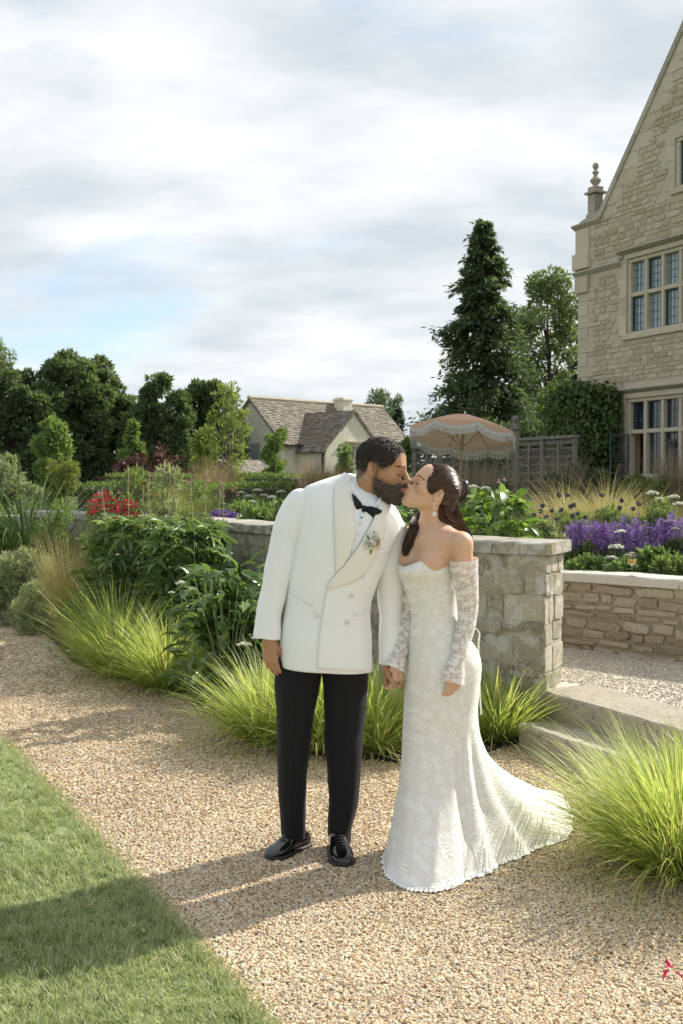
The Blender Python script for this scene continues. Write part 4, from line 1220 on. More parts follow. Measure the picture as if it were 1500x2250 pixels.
# strappy grass, feather grasses
grass_clump('large mound of arching dark green strappy grass at the left', at_depth(80, 14.4, .0), 1.75, 2.4, 4200, 'strap', .022, (.05,.70), (.9,2.3), 'strap_grass', 'grass', seg=8)
grass_clump('tan feathery grass tuft leaning by the silvery herbs', at_depth(163, 10.9, 0), 1.0, .6, 2600, 'stipa', .003, (.02,.33), (.05,.5), 'feather_grass', 'grass')
grass_clump('green base of feather grass beside the tan tuft', at_depth(190, 10.5, 0), .72, .5, 1300, 'stipa_green', .003, (.02,.4), (.1,.5), 'feather_grass', 'grass')
for i, (x, d, h, lb) in enumerate([(1245,11.6,.78,'blond feather grass left in the upper bed, beside the globe thistles'),(1330,11.4,.82,'blond feather grass in the middle of the upper bed behind the purple salvia'),(1410,11.2,.72,'blond feather grass right in the upper bed, below the house window')]):
    grass_clump(lb, at_depth(x, d, UP_Z), h*1.1, .6, 2200, 'stipa', .0038, (.1,.7), (.7,2.2), 'feather_grass', 'grass', 'blond feather grasses in the upper bed')
for x, d, h, lb, mt, top in [(1050,17,1.05,'tan upright plume grass below the parasol','tan_grass',0),(1095,17.5,.95,'tan upright plume grass right of the parasol pole','tan_grass',0),(1230,18,1.1,'dusky plume grass in front of the woven fence','tan_grass',0),(1482,17,1.25,'dusky plume grass at the right edge under the house window','tan_grass',0),
        (690,23,1.15,'reddish plume grass in front of the cottage wing','red_grass',0),(735,23,1.1,'reddish plume grass nearest the groom','red_grass',0),(462,23,1.15,'pale reddish plume grass left of the slim tree','red_grass',0),(490,23.5,1.05,'pale reddish plume grass at the foot of the slim tree','red_grass',0)]:
    grass_clump(lb, at_depth(x, d, UP_Z), h, .5, 900, mt, .008, (.02,.35), (.0,.35), 'plume_grass', 'grass', 'tall plume grasses in the back of the garden')
grass_clump('pale airy grass in the upper border among the pink flowers', at_depth(400, 13.2, UP_Z), .75, .8, 1800, 'stipa_green', .004, (.02,.5), (.1,.6), 'feather_grass', 'grass')

# --- large-leaved plants: each leaf a piece of its own
LEAF_BIG = (np.array([(0,0,0),(.12,.18,.03),(.35,.40,.06),(.65,.34,.04),(1,0,-.12),(.65,-.34,.04),(.35,-.40,.06),(.12,-.18,.03),(.35,0,-.01),(.65,0,-.03)], float),
            [np.array([(0,8,1),(0,7,8),(9,4,3),(9,5,4),(1,8,2),(8,7,6)]), np.array([(8,9,3,2),(6,5,9,8)])])
def leaf_variants(mat, k, asp, big=LEAF_BIG):
    out = []
    for i in range(k):
        v, f, r = scatter(big, [(0,0,0)], [(1,0,0)], [(0,0,1)], 1.0, asp, [ (i+.5)/k ])
        v[:,2] += -.12*v[:,0]**2*(1+i%3) + np.random.normal(0,.012,len(v))
        out.append(mesh_data('leaf', v, f, M[mat], True, {'rnd': r}))
    return out
def leaf_plant(label, base, height, radius, nleaf, mat, size, asp, name='leafy_shrub', cat='shrub', dome=1.0, nstem=14, group=None, up=.25, variants=7):
    t = empty(name, base); tag(t, label, cat, group)
    lv = leaf_variants(mat, variants, asp)
    for i in range(nleaf):
        a = random.uniform(0,6.283); u = random.random(); z = u**.8
        prof = math.sqrt(max(.04, 1-(z*.93)**2))**dome
        q = math.sqrt(random.uniform(.35,1))*prof
        out = Vector((math.cos(a), math.sin(a), 0))
        p = out*radius*q + Vector((0,0,height*(.08+.92*z)))
        L = (out*(.8-.2*z) + Vector((random.uniform(-.5,.5),random.uniform(-.5,.5),up+random.uniform(-.55,.4)))).normalized()
        N = (out*.35 + Vector((random.uniform(-.5,.5),random.uniform(-.5,.5),1.0))).normalized()
        W = N.cross(L).normalized(); N = L.cross(W)
        s = size*random.uniform(.6,1.2)
        o = put('leaf', random.choice(lv), t)
        o.matrix_local = Matrix(((L.x*s,W.x*s,N.x*s,p.x),(L.y*s,W.y*s,N.y*s,p.y),(L.z*s,W.z*s,N.z*s,p.z),(0,0,0,1)))
    mb = MB()
    for i in range(nstem):
        a = random.uniform(0,6.283); q = random.uniform(.1,.75)
        mb.tube([(0.03*math.cos(a),.03*math.sin(a),-.01),(radius*q*.5*math.cos(a),radius*q*.5*math.sin(a),height*.5),(radius*q*math.cos(a),radius*q*math.sin(a),height*random.uniform(.75,.98))], [.008,.006,.003], 5)
    mb.build('stems', M['stem'], t, True)
    return t
leaf_plant('dark glossy large-leaved shrub beside the groom sleeve', at_depth(500, 7.75, 0), 1.04, .38, 300, 'dark_leaf', .15, .48, dome=.7)

leaf_plant('bright broad-leaved mound behind the bride, above the garden wall', at_depth(1090, 9.7, UP_Z), .66, .36, 230, 'bright_leaf', .145, .75, dome=.7)
leaf_plant('bright broad-leaved mound seen between the two faces and shoulders', at_depth(875, 9.9, UP_Z), .55, .40, 170, 'bright_leaf', .13, .7, dome=.7)
leaf_plant('low broad-leaved mound between bride hair and the blond grass', at_depth(1150, 9.9, UP_Z), .36, .3, 120, 'bright_leaf', .11, .7, dome=.7)

def cloud_plant(label, x, d, py_top, hw_px, mat, n, size, base=None, name='border_plant', cat='plant', asp=.4, k=30, group=None, up=.5, tmpl=LEAF, depth=.8, flat=.9):
    bz = UP_Z if base is None else base
    q = P(x, py_top, d); H = q.z-bz; W = hw_px*d/2400.
    t = empty(name, (q.x,q.y,bz)); tag(t, label, cat, group)
    bl = []
    for i in range(k):
        u = random.uniform(-1,1); hh = H*(1-.45*abs(u)**2.2)
        s = min(W*.3, H*.3)*random.uniform(.6,1.1)
        bl.append(((u*W*.9, random.uniform(-1,1)*W*.5*depth, max(.02,random.random()**.6*hh*flat-s*.4)), (s,s,s)))
    v, f, r = clump_cloud(bl, n, size, up, asp, tmpl, shell=.2)
    build('foliage', v, f, M[mat], t, smooth=False, attrs={'rnd': r})
    mb = MB()
    for c, s in random.sample(bl, min(9,len(bl))):
        mb.tube([(c[0]*.3,c[1]*.3,-.01),(c[0]*.7,c[1]*.7,c[2]*.6),c], [.006,.005,.003], 4)
    mb.build('stems', M['stem'], t, True)
    t['W'] = 0; del t['W']
    return t, W, H
# palmate dark shrub: whorls of narrow leaflets, each whorl a piece
def whorl_variants(mat, k, leafl=7):
    out = []
    for i in range(k):
        a = np.arange(leafl)*6.283/leafl + np.random.normal(0,.12,leafl)
        L = np.stack([np.cos(a),np.sin(a),np.random.uniform(-.45,.05,leafl)],-1)
        v, f, r = scatter(LEAF6, np.zeros((leafl,3)), L, np.tile([0,0,1.],(leafl,1)), np.random.uniform(.8,1.1,leafl), .25, np.full(leafl,(i+.5)/k))
        out.append(mesh_data('leaf_whorl', v, f, M[mat], True, {'rnd': r}))
    return out
def whorl_plant(label, base, height, radius, n, mat, size, name='palmate_shrub', group=None):
    t = empty(name, base); tag(t, label, 'shrub', group); wv = whorl_variants(mat, 6)
    for i in range(n):
        a = random.uniform(0,6.283); z = random.random()**.75
        q = math.sqrt(random.uniform(.3,1))*math.sqrt(max(.05,1-(.9*z)**2.4)); out = Vector((math.cos(a),math.sin(a),0))
        p = out*radius*q+Vector((0,0,height*(.06+.94*z)))
        o = put('leaf_whorl', random.choice(wv), t, p, ((random.uniform(-.4,.4)-out.y*.4), (random.uniform(-.4,.4)+out.x*.4), random.uniform(0,6.28)), (size*random.uniform(.7,1.2),)*3)
    mb = MB()
    for i in range(26):
        a = random.uniform(0,6.283); q = random.uniform(.1,.8)
        mb.tube([(.1*math.cos(a),.1*math.sin(a),0),(radius*q*.6*math.cos(a),radius*q*.6*math.sin(a),height*.55),(radius*q*math.cos(a),radius*q*math.sin(a),height*.9)], [.008,.006,.004], 5)
    mb.build('stems', M['stem'], t, True); return t
whorl_plant('dark shrub of hand-shaped leaves in front of the garden wall, left part', at_depth(310, 10.1, 0), 1.30, .62, 290, 'palm_leaf', .16, group='dark palmate shrubs before the wall')
whorl_plant('dark shrub of hand-shaped leaves in front of the garden wall, right part', at_depth(420, 9.5, 0), 1.26, .50, 260, 'palm_leaf', .16, group='dark palmate shrubs before the wall')
# tall flower spires rising from it
def spire(label, x, d, base_z, py_top, mat='tan_grass', name='flower_spire', lean=0., whorls=5, group='tall slender flower spires above the dark shrub'):
    b = at_depth(x, d, base_z); H = P(x, py_top, d).z-base_z
    t = empty(name, b); tag(t, label, 'flower', group)
    MB().tube([(0,0,0),(lean*.4*H,0,H*.5),(lean*H,0,H)], [.005,.004,.0015], 5).build('stem', M['tan_stem'], t, True)
    parts = []
    for w in range(whorls):
        z = H*(.55+.38*w/whorls); k = 6; a = np.arange(k)*6.283/k+w
        parts.append(scatter(LEAF, np.tile([lean*z,0,z],(k,1)), np.stack([np.cos(a),np.sin(a),np.full(k,.25)],-1), np.tile([0,0,1.],(k,1)), .10*(1-.12*w), .018))
    v, f, r = join(parts); build('leaves', v, f, M['herb'], t, smooth=False, attrs={'rnd': r})
    k = 70; zz = np.random.uniform(.86,1.0,k)*H; a = np.random.uniform(0,6.28,k)
    v, f, r = scatter(LEAF, np.stack([lean*zz,0*zz,zz],-1), np.stack([np.cos(a),np.sin(a),np.full(k,.8)],-1), rand_dirs(k), .02, .008)
    build('flowers', v, f, M[mat], t, smooth=False, attrs={'rnd': r})
places = [(255,1075,-.1,'leaning spire farthest left'),(283,1035,.0,'spire above the red flowers'),(300,1065,.05,'short spire right of the red flowers'),(322,1038,.02,'spire left of centre'),(345,1060,-.06,'leaning spire'),(362,1042,.04,'spire near the middle'),(385,1050,.0,'straight spire'),(410,1060,.03,'spire right of the middle'),(430,1040,-.03,'spire close to the slim tree'),(447,1028,.02,'tallest spire close to the slim tree'),(470,1045,.05,'spire above the purple flowers'),(492,1060,.0,'farthest right spire by the coping')]
for x, y, ln, w_ in places:
    spire('thin brown flower spire over the dark shrub, '+w_, x, 10.0+random.uniform(-.3,.3), .3, y, lean=ln)
# silvery herb and its neighbours at the left edge
cloud_plant('silvery green herb with pale yellow tops at the left edge', 55, 12.3, 1190, 75, 'greyherb', 6500, .06, 0, 'silvery_herb', 'plant', .3, 40, up=1.2, flat=.95)
cloud_plant('low grey-green herb spilling onto the path at the left', 95, 11.6, 1265, 62, 'greyherb', 3800, .05, 0, 'silvery_herb', 'plant', .3, 30, up=1.0)
cloud_plant('green foliage under the yellow-topped herb', 22, 13.2, 1215, 60, 'herb', 3500, .07, 0, 'border_plant', 'plant', .45, 30)
cloud_plant('inner dark foliage low behind the glossy shrub by the groom', 505, 7.95, 1270, 62, 'dark_leaf', 2600, .10, 0, 'leafy_shrub', 'shrub', .45, 26)
cloud_plant('low green ground cover beneath the dark shrub', 455, 8.9, 1400, 60, 'palm_leaf', 2600, .07, 0, 'ground_cover_plant', 'plant', .45, 24)
cloud_plant('twiggy dry stems at the foot of the tan grass', 140, 10.6, 1320, 40, 'tan_grass', 900, .07, 0, 'dry_plant', 'plant', .15, 14, up=1.4)
for lb, x, d, top, hw, mt, n_ in [('airy fresh green herb rising over the coping below the red flowers', 232, 11.3, 1110, 55, 'herb', 2600),('airy fresh green herb over the coping between the spires', 300, 10.9, 1062, 58, 'herb', 2800),('airy pale herb over the coping, middle of the spires', 370, 10.7, 1060, 55, 'greyherb', 2600),('airy fresh green herb over the coping next to the purple patch', 438, 10.5, 1085, 50, 'herb', 2400),('loose green foliage in front of the strappy mound', 128, 12.8, 1125, 55, 'herb', 2600),('loose pale foliage between tan grass and dark shrub', 215, 10.8, 1185, 36, 'greyherb', 1200)]:
    cloud_plant(lb, x, d, top, hw, mt, n_, .075, 0, 'airy_herb', 'plant', .24, 40, 'airy herbs before the left wall', up=1.1, flat=1.1)
# umbels: flat white flower heads on stems
def umbel(label, x, py, d, base_z, w_px, group='white umbel flowers', mat='white', tilt=0.2):
    p = P(x, py, d); b = Vector((p.x+random.uniform(-.05,.05), p.y+.05, base_z)); w = w_px*d/2400.
    t = empty('umbel_flower', b); tag(t, label, 'flower', group)
    hd = p-b
    MB().tube([(0,0,0),hd*.6+Vector((.01,0,0)),hd], [.004,.0035,.002], 5).build('stem', M['stem'], t, True)
    k = 160; q = np.sqrt(np.random.rand(k))*w/2; a = np.random.uniform(0,6.28,k)
    o = np.array(tuple(hd))+np.stack([np.cos(a)*q, np.sin(a)*q, -q*q/w*.7+np.random.normal(0,w*.03,k)+tilt*np.sin(a)*-q],-1)
    v, f, r = scatter(LEAF, o, rand_dirs(k,-.2,.3), np.random.normal(0,.3,(k,3))+np.array([0,-.3,1]), w*.16, w*.13)
    build('flower_head', v, f, M[mat], t, smooth=False, attrs={'rnd': r})
    rb = MB()
    for i in range(10):
        a = i*.628; rb.tube([hd*.93, hd+Vector((math.cos(a)*w*.36,math.sin(a)*w*.36,-w*.08))], [.002,.001], 4)
    rb.build('ray_stems', M['stem'], t)
umb = [(400,1278,8.2,0,26,'flat white flower head left of the dark glossy shrub'),(424,1292,8.1,0,18,'small white flower head beside the dark glossy shrub'),(378,1300,8.3,0,14,'tiny white flower head over the lime grass'),(405,1328,8.2,0,20,'cream flower head low beside the glossy shrub'),
 (538,1412,7.2,0,30,'drooping white flower head among the glossy leaves by the groom hand'),(562,1400,7.2,0,18,'white flower head touching the groom cuff'),
 (108,1416,10.1,0,22,'white round flower head on the path edge, leftmost'),(133,1446,9.7,0,22,'white round flower head lying lowest on the path edge'),(155,1427,9.9,0,18,'white round flower head on the path edge beside the lime grass'),(120,1436,10.0,0,14,'smallest white flower head on the path edge'),
 (530,1080,14,UP_Z,18,'cream flower head left in the row above the coping'),(548,1088,13.8,UP_Z,20,'cream flower head second in the row above the coping'),(566,1075,14,UP_Z,20,'cream flower head third in the row above the coping'),(580,1086,13.6,UP_Z,16,'cream flower head fourth in the row above the coping'),(597,1090,13.4,UP_Z,18,'cream flower head fifth in the row above the coping'),(618,1078,14,UP_Z,18,'cream flower head nearest the groom shoulder'),(555,1100,13.2,UP_Z,16,'low cream flower head over the green mound'),(606,1102,13.2,UP_Z,16,'low cream flower head by the groom sleeve'),(640,1090,13.2,UP_Z,14,'cream flower head at the groom shoulder'),
 (1433,1080,9.6,UP_Z,26,'flat white flower head under the house window'),(1478,1088,9.6,UP_Z,24,'flat white flower head close to the right edge'),(1448,1094,9.4,UP_Z,16,'small white flower head below the flat one'),(1490,1104,9.5,UP_Z,24,'white flower head at the very right edge'),(1470,1142,9.3,UP_Z,24,'white flower head above the purple salvia at the right'),(1482,1160,9.2,UP_Z,18,'lower white flower head above the purple salvia'),
 (1352,1198,8.95,UP_Z,34,'large pale green flower head in front of the salvia'),(1362,1165,9.0,UP_Z,24,'pale green flower head amid the salvia'),(1380,1218,8.9,UP_Z,20,'pale green flower head behind the wine glass'),(1340,1222,8.85,UP_Z,26,'low pale green flower head left of the wine glass'),(1330,1240,8.85,UP_Z,20,'lowest pale green flower head above the sawn coping'),
 (1038,1067,10.0,UP_Z,22,'cream flower head just right of the bride bun'),(1065,1070,10.1,UP_Z,20,'cream flower head over the broad-leaved mound'),(868,1112,10.0,UP_Z,12,'cream flower head below the groom beard'),(893,1126,10.0,UP_Z,12,'cream flower head left of the bride neck')]
for x, y, d, bz, w, lb in umb: umbel(lb, x, y, d, bz, w)
# salvias: upright purple spikes over green leaves
def salvia(label, x, d, py_top, hw_px, n, group, mats=('purple','violet'), base=None, spk=.30):
    bz = UP_Z if base is None else base
    t, W, H = cloud_plant(label, x, d, py_top+50, hw_px, 'herb', 2600, .05, bz, 'salvia_plant', 'plant', .4, 22, group)
    for mi, mt in enumerate(mats):
        parts = []
        for i in range(n//len(mats)):
            u = random.uniform(-1,1); bx = u*W; by = random.uniform(-1,1)*W*.45
            hh = H*(1-.12*u*u)*random.uniform(.85,1.2)+.17; s = spk*random.uniform(.7,1.25); k = 60
            zz = np.random.rand(k); a = np.random.uniform(0,6.28,k); rr = .013*(1-zz*.75)
            o = np.stack([bx+rr*np.cos(a)+zz*random.uniform(-.02,.02), by+rr*np.sin(a), hh-s+zz*s],-1)
            parts.append(scatter(LEAF, o, np.stack([np.cos(a),np.sin(a),np.full(k,.6)],-1), rand_dirs(k), .020, .013))
        v, f, r = join(parts); build('flower_spikes', v, f, M[mt], t, smooth=False, attrs={'rnd': r})
sg = 'purple salvias in the upper bed'
salvia('purple salvia patch nearest the pier, over the sawn coping', 1283, 9.35, 1143, 40, 44, sg)
salvia('purple salvia patch left of the wine glass', 1345, 9.3, 1150, 42, 40, sg)
salvia('purple salvia patch behind the wine glass', 1418, 9.35, 1148, 48, 44, sg)
salvia('purple salvia patch at the right edge of the upper bed', 1490, 9.3, 1132, 45, 44, sg)
salvia('distant violet salvia patch behind the salvia by the glass', 1400, 10.3, 1128, 60, 40, sg, ('violet','purple'))
salvia('deep purple flower patch above the left garden wall', 478, 12.4, 1112, 50, 90, 'purple flowers over the left wall', ('purple',), spk=.10)
# border foliage
bf = 'leafy border plants in the upper bed'
for lb, x, d, top, hw, mt, n_, sz in [
 ('green leafy mound above the coping, left of the groom sleeve', 590, 11.2, 1095, 62, 'palm_leaf', 3600, .085),
 ('green leafy mound behind the groom arm', 640, 11.0, 1100, 50, 'palm_leaf', 2600, .085),
 ('grey-green leafy mound behind the purple patch', 540, 12.8, 1098, 60, 'herb', 2600, .07),
 ('pale flowering herb mass behind the purple patch', 455, 13.6, 1088, 70, 'greyherb', 3000, .06),
 ('leafy green mass under the red flowers', 245, 14.8, 1120, 60, 'herb', 2600, .07),
 ('leafy green mass between red flowers and spires', 330, 14.0, 1105, 60, 'herb', 2600, .07),
 ('green border foliage in front of the near hedge', 580, 15.5, 1085, 90, 'hedge', 3600, .08),
 ('airy grey-green herb left of the globe thistles', 1195, 9.8, 1130, 45, 'greyherb', 2400, .04),
 ('airy grey-green herb under the globe thistles', 1245, 10.2, 1112, 55, 'herb', 3000, .04),
 ('fresh green herb in front of the blond grass', 1320, 10.6, 1105, 75, 'herb', 3600, .045),
 ('fresh green herb behind the right salvia', 1430, 10.4, 1112, 75, 'herb', 3600, .045),
 ('green leafy stems above the sawn coping, right of the glass', 1440, 8.85, 1205, 26, 'palm_leaf', 700, .085),
 ('low dark green leaves along the sawn coping by the pier', 1290, 8.95, 1225, 45, 'palm_leaf', 1500, .05),
 ('low dark green leaves along the sawn coping behind the glass', 1380, 8.8, 1232, 55, 'palm_leaf', 1700, .05),
 ('low leaves and dry stalks at the right end of the sawn coping', 1480, 8.6, 1215, 40, 'herb', 1400, .05),
 ('dusky shrub in front of the fence below the climber', 1270, 18.5, 1008, 95, 'dusky', 6500, .075),
 ('dark green shrub at the foot of the climber', 1215, 16.5, 1040, 70, 'dusky', 4200, .075),
 ('rounded green shrub under the house window, left', 1400, 17.5, 1035, 58, 'hedge', 4000, .07),
 ('rounded green shrub under the house window, right', 1470, 17.0, 1045, 60, 'hedge', 4000, .07),
 ('feathery green plant with white umbels at the right', 1455, 9.9, 1085, 36, 'herb', 1500, .05),
 ('green shrub behind the bride shoulder by the fence', 1120, 15.5, 1055, 60, 'dusky', 3200, .07),
 ('green garden foliage right of the parasol pole', 1065, 15.0, 1062, 60, 'herb', 3000, .06),
 ('low green foliage behind the groom head, by the far hedge', 830, 18.0, 1060, 70, 'hedge', 2600, .08)]:
    cloud_plant(lb, x, d, top, hw, mt, n_, sz, group=bf)
# single flowers
def daisy(label, x, py, d, mat, w_px, group, base_z=None, droop=.8):
    p = P(x, py, d); bz = UP_Z if base_z is None else base_z; b = Vector((p.x,p.y,bz)); hd = p-b; w = w_px*d/2400.
    t = empty('cone_flower', b); tag(t, label, 'flower', group)
    MB().tube([(0,0,0),hd], [.004,.003], 5).build('stem', M['stem'], t, True)
    k = 14; a = np.arange(k)*6.283/k
    v, f, r = scatter(LEAF, np.tile(np.array(tuple(hd)),(k,1)), np.stack([np.cos(a),np.sin(a),np.full(k,-droop)],-1), np.tile([0,0,1.],(k,1)), w*.55, w*.22)
    build('petals', v, f, M[mat], t, smooth=False, attrs={'rnd': r})
    MB().lathe([(w*.05,-w*.05),(w*.2,0),(w*.17,w*.12),(w*.04,w*.2)], 8, hd).build('flower_cone', M['tan_stem'], t, True)
for x, y, w, mt, lb in [(412,1056,14,'pink','drooping pink coneflower beside the tall spire'),(487,1057,13,'pink','drooping pink coneflower left of the slim tree trunk'),(457,1052,15,'palepink','pale pink flower above the border, near the slim tree'),(512,1076,14,'pink','pink coneflower right of the slim tree'),(524,1086,12,'pink','low pink coneflower by the cream umbels'),(330,1068,10,'pink','small pink coneflower between the spires'),(218,1080,16,'palepink','pale pink phlox head over the red flowers, left'),(262,1080,15,'palepink','pale pink phlox head over the red flowers, right'),(345,1085,12,'pink','dusky pink coneflower low among the spires'),(420,1092,12,'palepink','white-pink flower in the border middle'),
   (1094,1056,14,'palepink','pale pink flower left of the fence post'),(1106,1052,12,'palepink','pale pink flower beside the fence post'),(1112,1078,14,'pink','pink flower beneath the fence post'),(1098,1086,14,'pink','dark pink flower behind the broad leaves')]:
    daisy(lb, x, y, 13.5 if x < 900 else 13.0, mt, w, 'pink border flowers')
def flower_mass(label, x, d, py0, py1, hw_px, mat, n, size, name='flower_cluster', group=None, base=0.0):
    a = P(x, py1, d); h = P(x, py0, d).z-a.z; W = hw_px*d/2400.
    t = empty(name, (a.x,a.y,base)); tag(t, label, 'flower', group)
    k = n; o = np.stack([np.random.uniform(-1,1,k)*W, np.random.uniform(-.4,.4,k)*W, a.z-base+np.random.rand(k)*h],-1)
    o[:,2] -= h*.4*np.abs(o[:,0]/W)**2
    v, f, r = scatter(LEAF6, o, rand_dirs(k,-.3,.6), rand_dirs(k,0,1), size, size*.7); build('petals', v, f, M[mat], t, attrs={'rnd': r})
    mb = MB()
    for i in range(20):
        q = o[i]; mb.tube([(q[0]*.5,q[1]*.5,0),(q[0],q[1],q[2])], [.004,.002], 4)
    mb.build('stems', M['stem'], t)
flower_mass('loose red flower cluster left of the spires', 228, 10.75, 1078, 1122, 30, 'red', 130, .042, group='red flowers'); flower_mass('loose red flower cluster beside the first spire', 280, 10.6, 1098, 1134, 24, 'red', 90, .042, group='red flowers'); flower_mass('small dark red flower cluster below the others', 252, 10.6, 1136, 1152, 16, 'red', 40, .038, group='red flowers')
# globe thistles
tg = 'dark globe thistles in the upper bed'
TH = [(1227,1088),(1245,1088),(1232,1120),(1253,1113),(1211,1122),(1191,1111),(1260,1110),(1268,1128),(1198,1136),(1322,1088),(1171,1132),(1220,1143),(1285,1137),(1364,1100),(1390,1118),(1403,1108),(1256,1133),(1186,1123),(1360,1116)]
ORD = 'first second third fourth fifth sixth seventh eighth ninth tenth eleventh twelfth thirteenth fourteenth fifteenth sixteenth seventeenth eighteenth nineteenth'.split()
ORDER = {i: sorted(range(len(TH)), key=lambda q: TH[q]).index(i) for i in range(len(TH))}
for i, (x, y) in enumerate(TH):
    d = 10.0; p = P(x, y, d); b = Vector((p.x+random.uniform(-.06,.06), p.y, UP_Z)); hd = p-b
    t = empty('globe_thistle', b); tag(t, 'small dark blue globe thistle, '+ORD[ORDER[i]]+' from the left in the upper bed', 'flower', tg)
    MB().tube([(0,0,0),hd*.6+Vector((.01,0,0)),hd], [.003,.0025,.002], 4).build('stem', M['stem'], t, True)
    k = 60; dr = rand_dirs(k); v, f, r = scatter(LEAF, np.array(tuple(hd))+dr*.006, dr, rand_dirs(k), .020, .010); build('flower_head', v, f, M['thistle'], t, smooth=False, attrs={'rnd': r})
# crimson flower at the lower right corner
t = empty('crimson_flower', G(1482, 2190, .0)); tag(t, 'crimson flower petals poking in at the lower right corner', 'flower')
o = np.array([(0,0,.09),(-.02,.0,.09),(.03,.01,.10),(.0,.0,.085),(-.01,.0,.09)]); L_ = np.array([(-1,-.2,.3),(-.7,-.4,-.9),(1,0,.3),(.5,-.6,-.6),(-.2,.6,.3)])
v, f, r = scatter(LEAF6, o, L_, rand_dirs(5,.2,1), .042, .016); build('petals', v, f, M['magenta'], t, attrs={'rnd': r})
MB().tube([(.12,.06,0),(.06,.03,.07),(0,0,.09)], [.003,.003,.002], 5).build('stem', M['stem'], t, True)
# ================================================================== parasol, fence, glass
M['apricot'] = leaf_mat('apricot_canvas', [(0,(.76,.50,.34)),(1,(.80,.54,.37))], .45, .8, tcol=(1.15,1.3,1.5))
M['cream_canvas'] = leaf_mat('cream_canvas', [(0,(.84,.80,.70)),(1,(.87,.83,.74))], .5, .8, tcol=(1,1,1))
M['fringe'] = leaf_mat('cream_fringe', [(0,(.62,.60,.54)),(1,(.80,.79,.74))], .25, .8, tcol=(1,1,1))
M['pale_wood'] = simple_mat('pale_wood', (.50,.36,.19), .6, .2, 14)
UD = 20.0
ap = P(1020, 911, UD)
base = P(1006, 1060, UD); base.z = UP_Z
um = empty('parasol', base); tag(um, 'apricot scalloped garden parasol with cream fringe and wooden pole', 'parasol')
T = Matrix.Rotation(R(6.8), 3, 'Y') @ Matrix.Rotation(R(-11.5), 3, 'X')
def U(p): return (ap - base) + T @ Vector(p)
RAD, DROP, NP = .99, .36, 8
def canopy_pt(a, q, s, lower=0.0):
    """a rim angle, q 0..1 from apex to rim, s 0..1 across the panel"""
    sag = math.sin(math.pi*s)
    r = RAD*q*(1-.045*sag*q)
    return (math.cos(a)*r, math.sin(a)*r, -DROP*(q**1.35) - .03*sag*q*(1-q)*2 - lower)
for k in range(NP):
    a0 = 2*math.pi*(k+.18)/NP; a1 = 2*math.pi*(k+1.18)/NP
    nu, nv = 12, 8
    for nm, mt, low, rng_ in (('canopy_panel','apricot',0.0,None),('lining_panel','cream_canvas',.012,None)):
        V = []; F = []
        for j in range(nv+1):
            for i in range(nu+1):
                s = i/nu; a = a0+(a1-a0)*s; V.append(U(canopy_pt(a, max(.015,j/nv), s, low)))
        for i in range(nu+1):            # scalloped skirt
            s = i/nu; a = a0+(a1-a0)*s; p = canopy_pt(a, 1.0, s, low)
            q = 1.0 if low == 0 else .985
            V.append(U((p[0]*q, p[1]*q, p[2]-.015-.10*math.sin(math.pi*s)**.8)))
        for j in range(nv+1):
            for i in range(nu): F.append((j*(nu+1)+i, j*(nu+1)+i+1, (j+1)*(nu+1)+i+1, (j+1)*(nu+1)+i))
        build(nm, V, F, M[mt], um, attrs={'rnd': np.full(len(V), random.random())})
    # fringe: band and strands
    mb = MB(); n_ = 46; prev = None
    for i in range(n_+1):
        s = i/n_; a = a0+(a1-a0)*s; p = canopy_pt(a, 1.0, s); top = p[2]-.012-.10*math.sin(math.pi*s)**.8
        c = Vector((p[0]*1.006,p[1]*1.006,0)); t = U((c.x,c.y,top)); b = t + Vector((0,0,-.065))
        if prev: mb.add([prev[0],t,b,prev[1]], [(0,1,2,3)])
        prev = (t,b)
        for rep in range(2):
            o2 = Vector((random.uniform(-.006,.006),random.uniform(-.006,.006),0)); w = .0042
            e = b+o2+Vector((random.uniform(-.006,.006),0,-random.uniform(.075,.10))); tg_ = Vector((-math.sin(a),math.cos(a),0))*w
            mb.add([b+o2-tg_+Vector((0,0,.01)), b+o2+tg_+Vector((0,0,.01)), e+tg_, e-tg_], [(0,1,2,3)])
    build('fringe', mb.v, mb.f, M['fringe'], um, False, attrs={'rnd': np.random.rand(len(mb.v)).astype(np.float32)})
    # rib
    MB().tube([U(canopy_pt(a0,.05,0,.02)), U(canopy_pt(a0,.5,0,.025)), U(canopy_pt(a0,.99,0,.03))], .008, 5).build('rib', M['pale_wood'], um)
    MB().tube([U((0,0,-.62)), U(canopy_pt(a0,.55,0,.03))], .006, 5).build('strut', M['pale_wood'], um)
MB().tube([(0,0,0), U((0,0,-.6)), U((0,0,-.01))], .022, 10).build('pole', M['pale_wood'], um, True)
MB().tube([U((0,0,-.60)),U((0,0,-.66))], .04, 10).build('runner', M['pale_wood'], um)
MB().tube([U((0,0,0)),U((0,0,.05)),U((0,0,.07))], [.02,.018,.004], 8).build('top_cap', M['fringe'], um)
MB().lathe([(.26,0),(.26,.05),(.06,.07),(.04,.25)], 18).build('foot', M['dark_metal'], um, True)

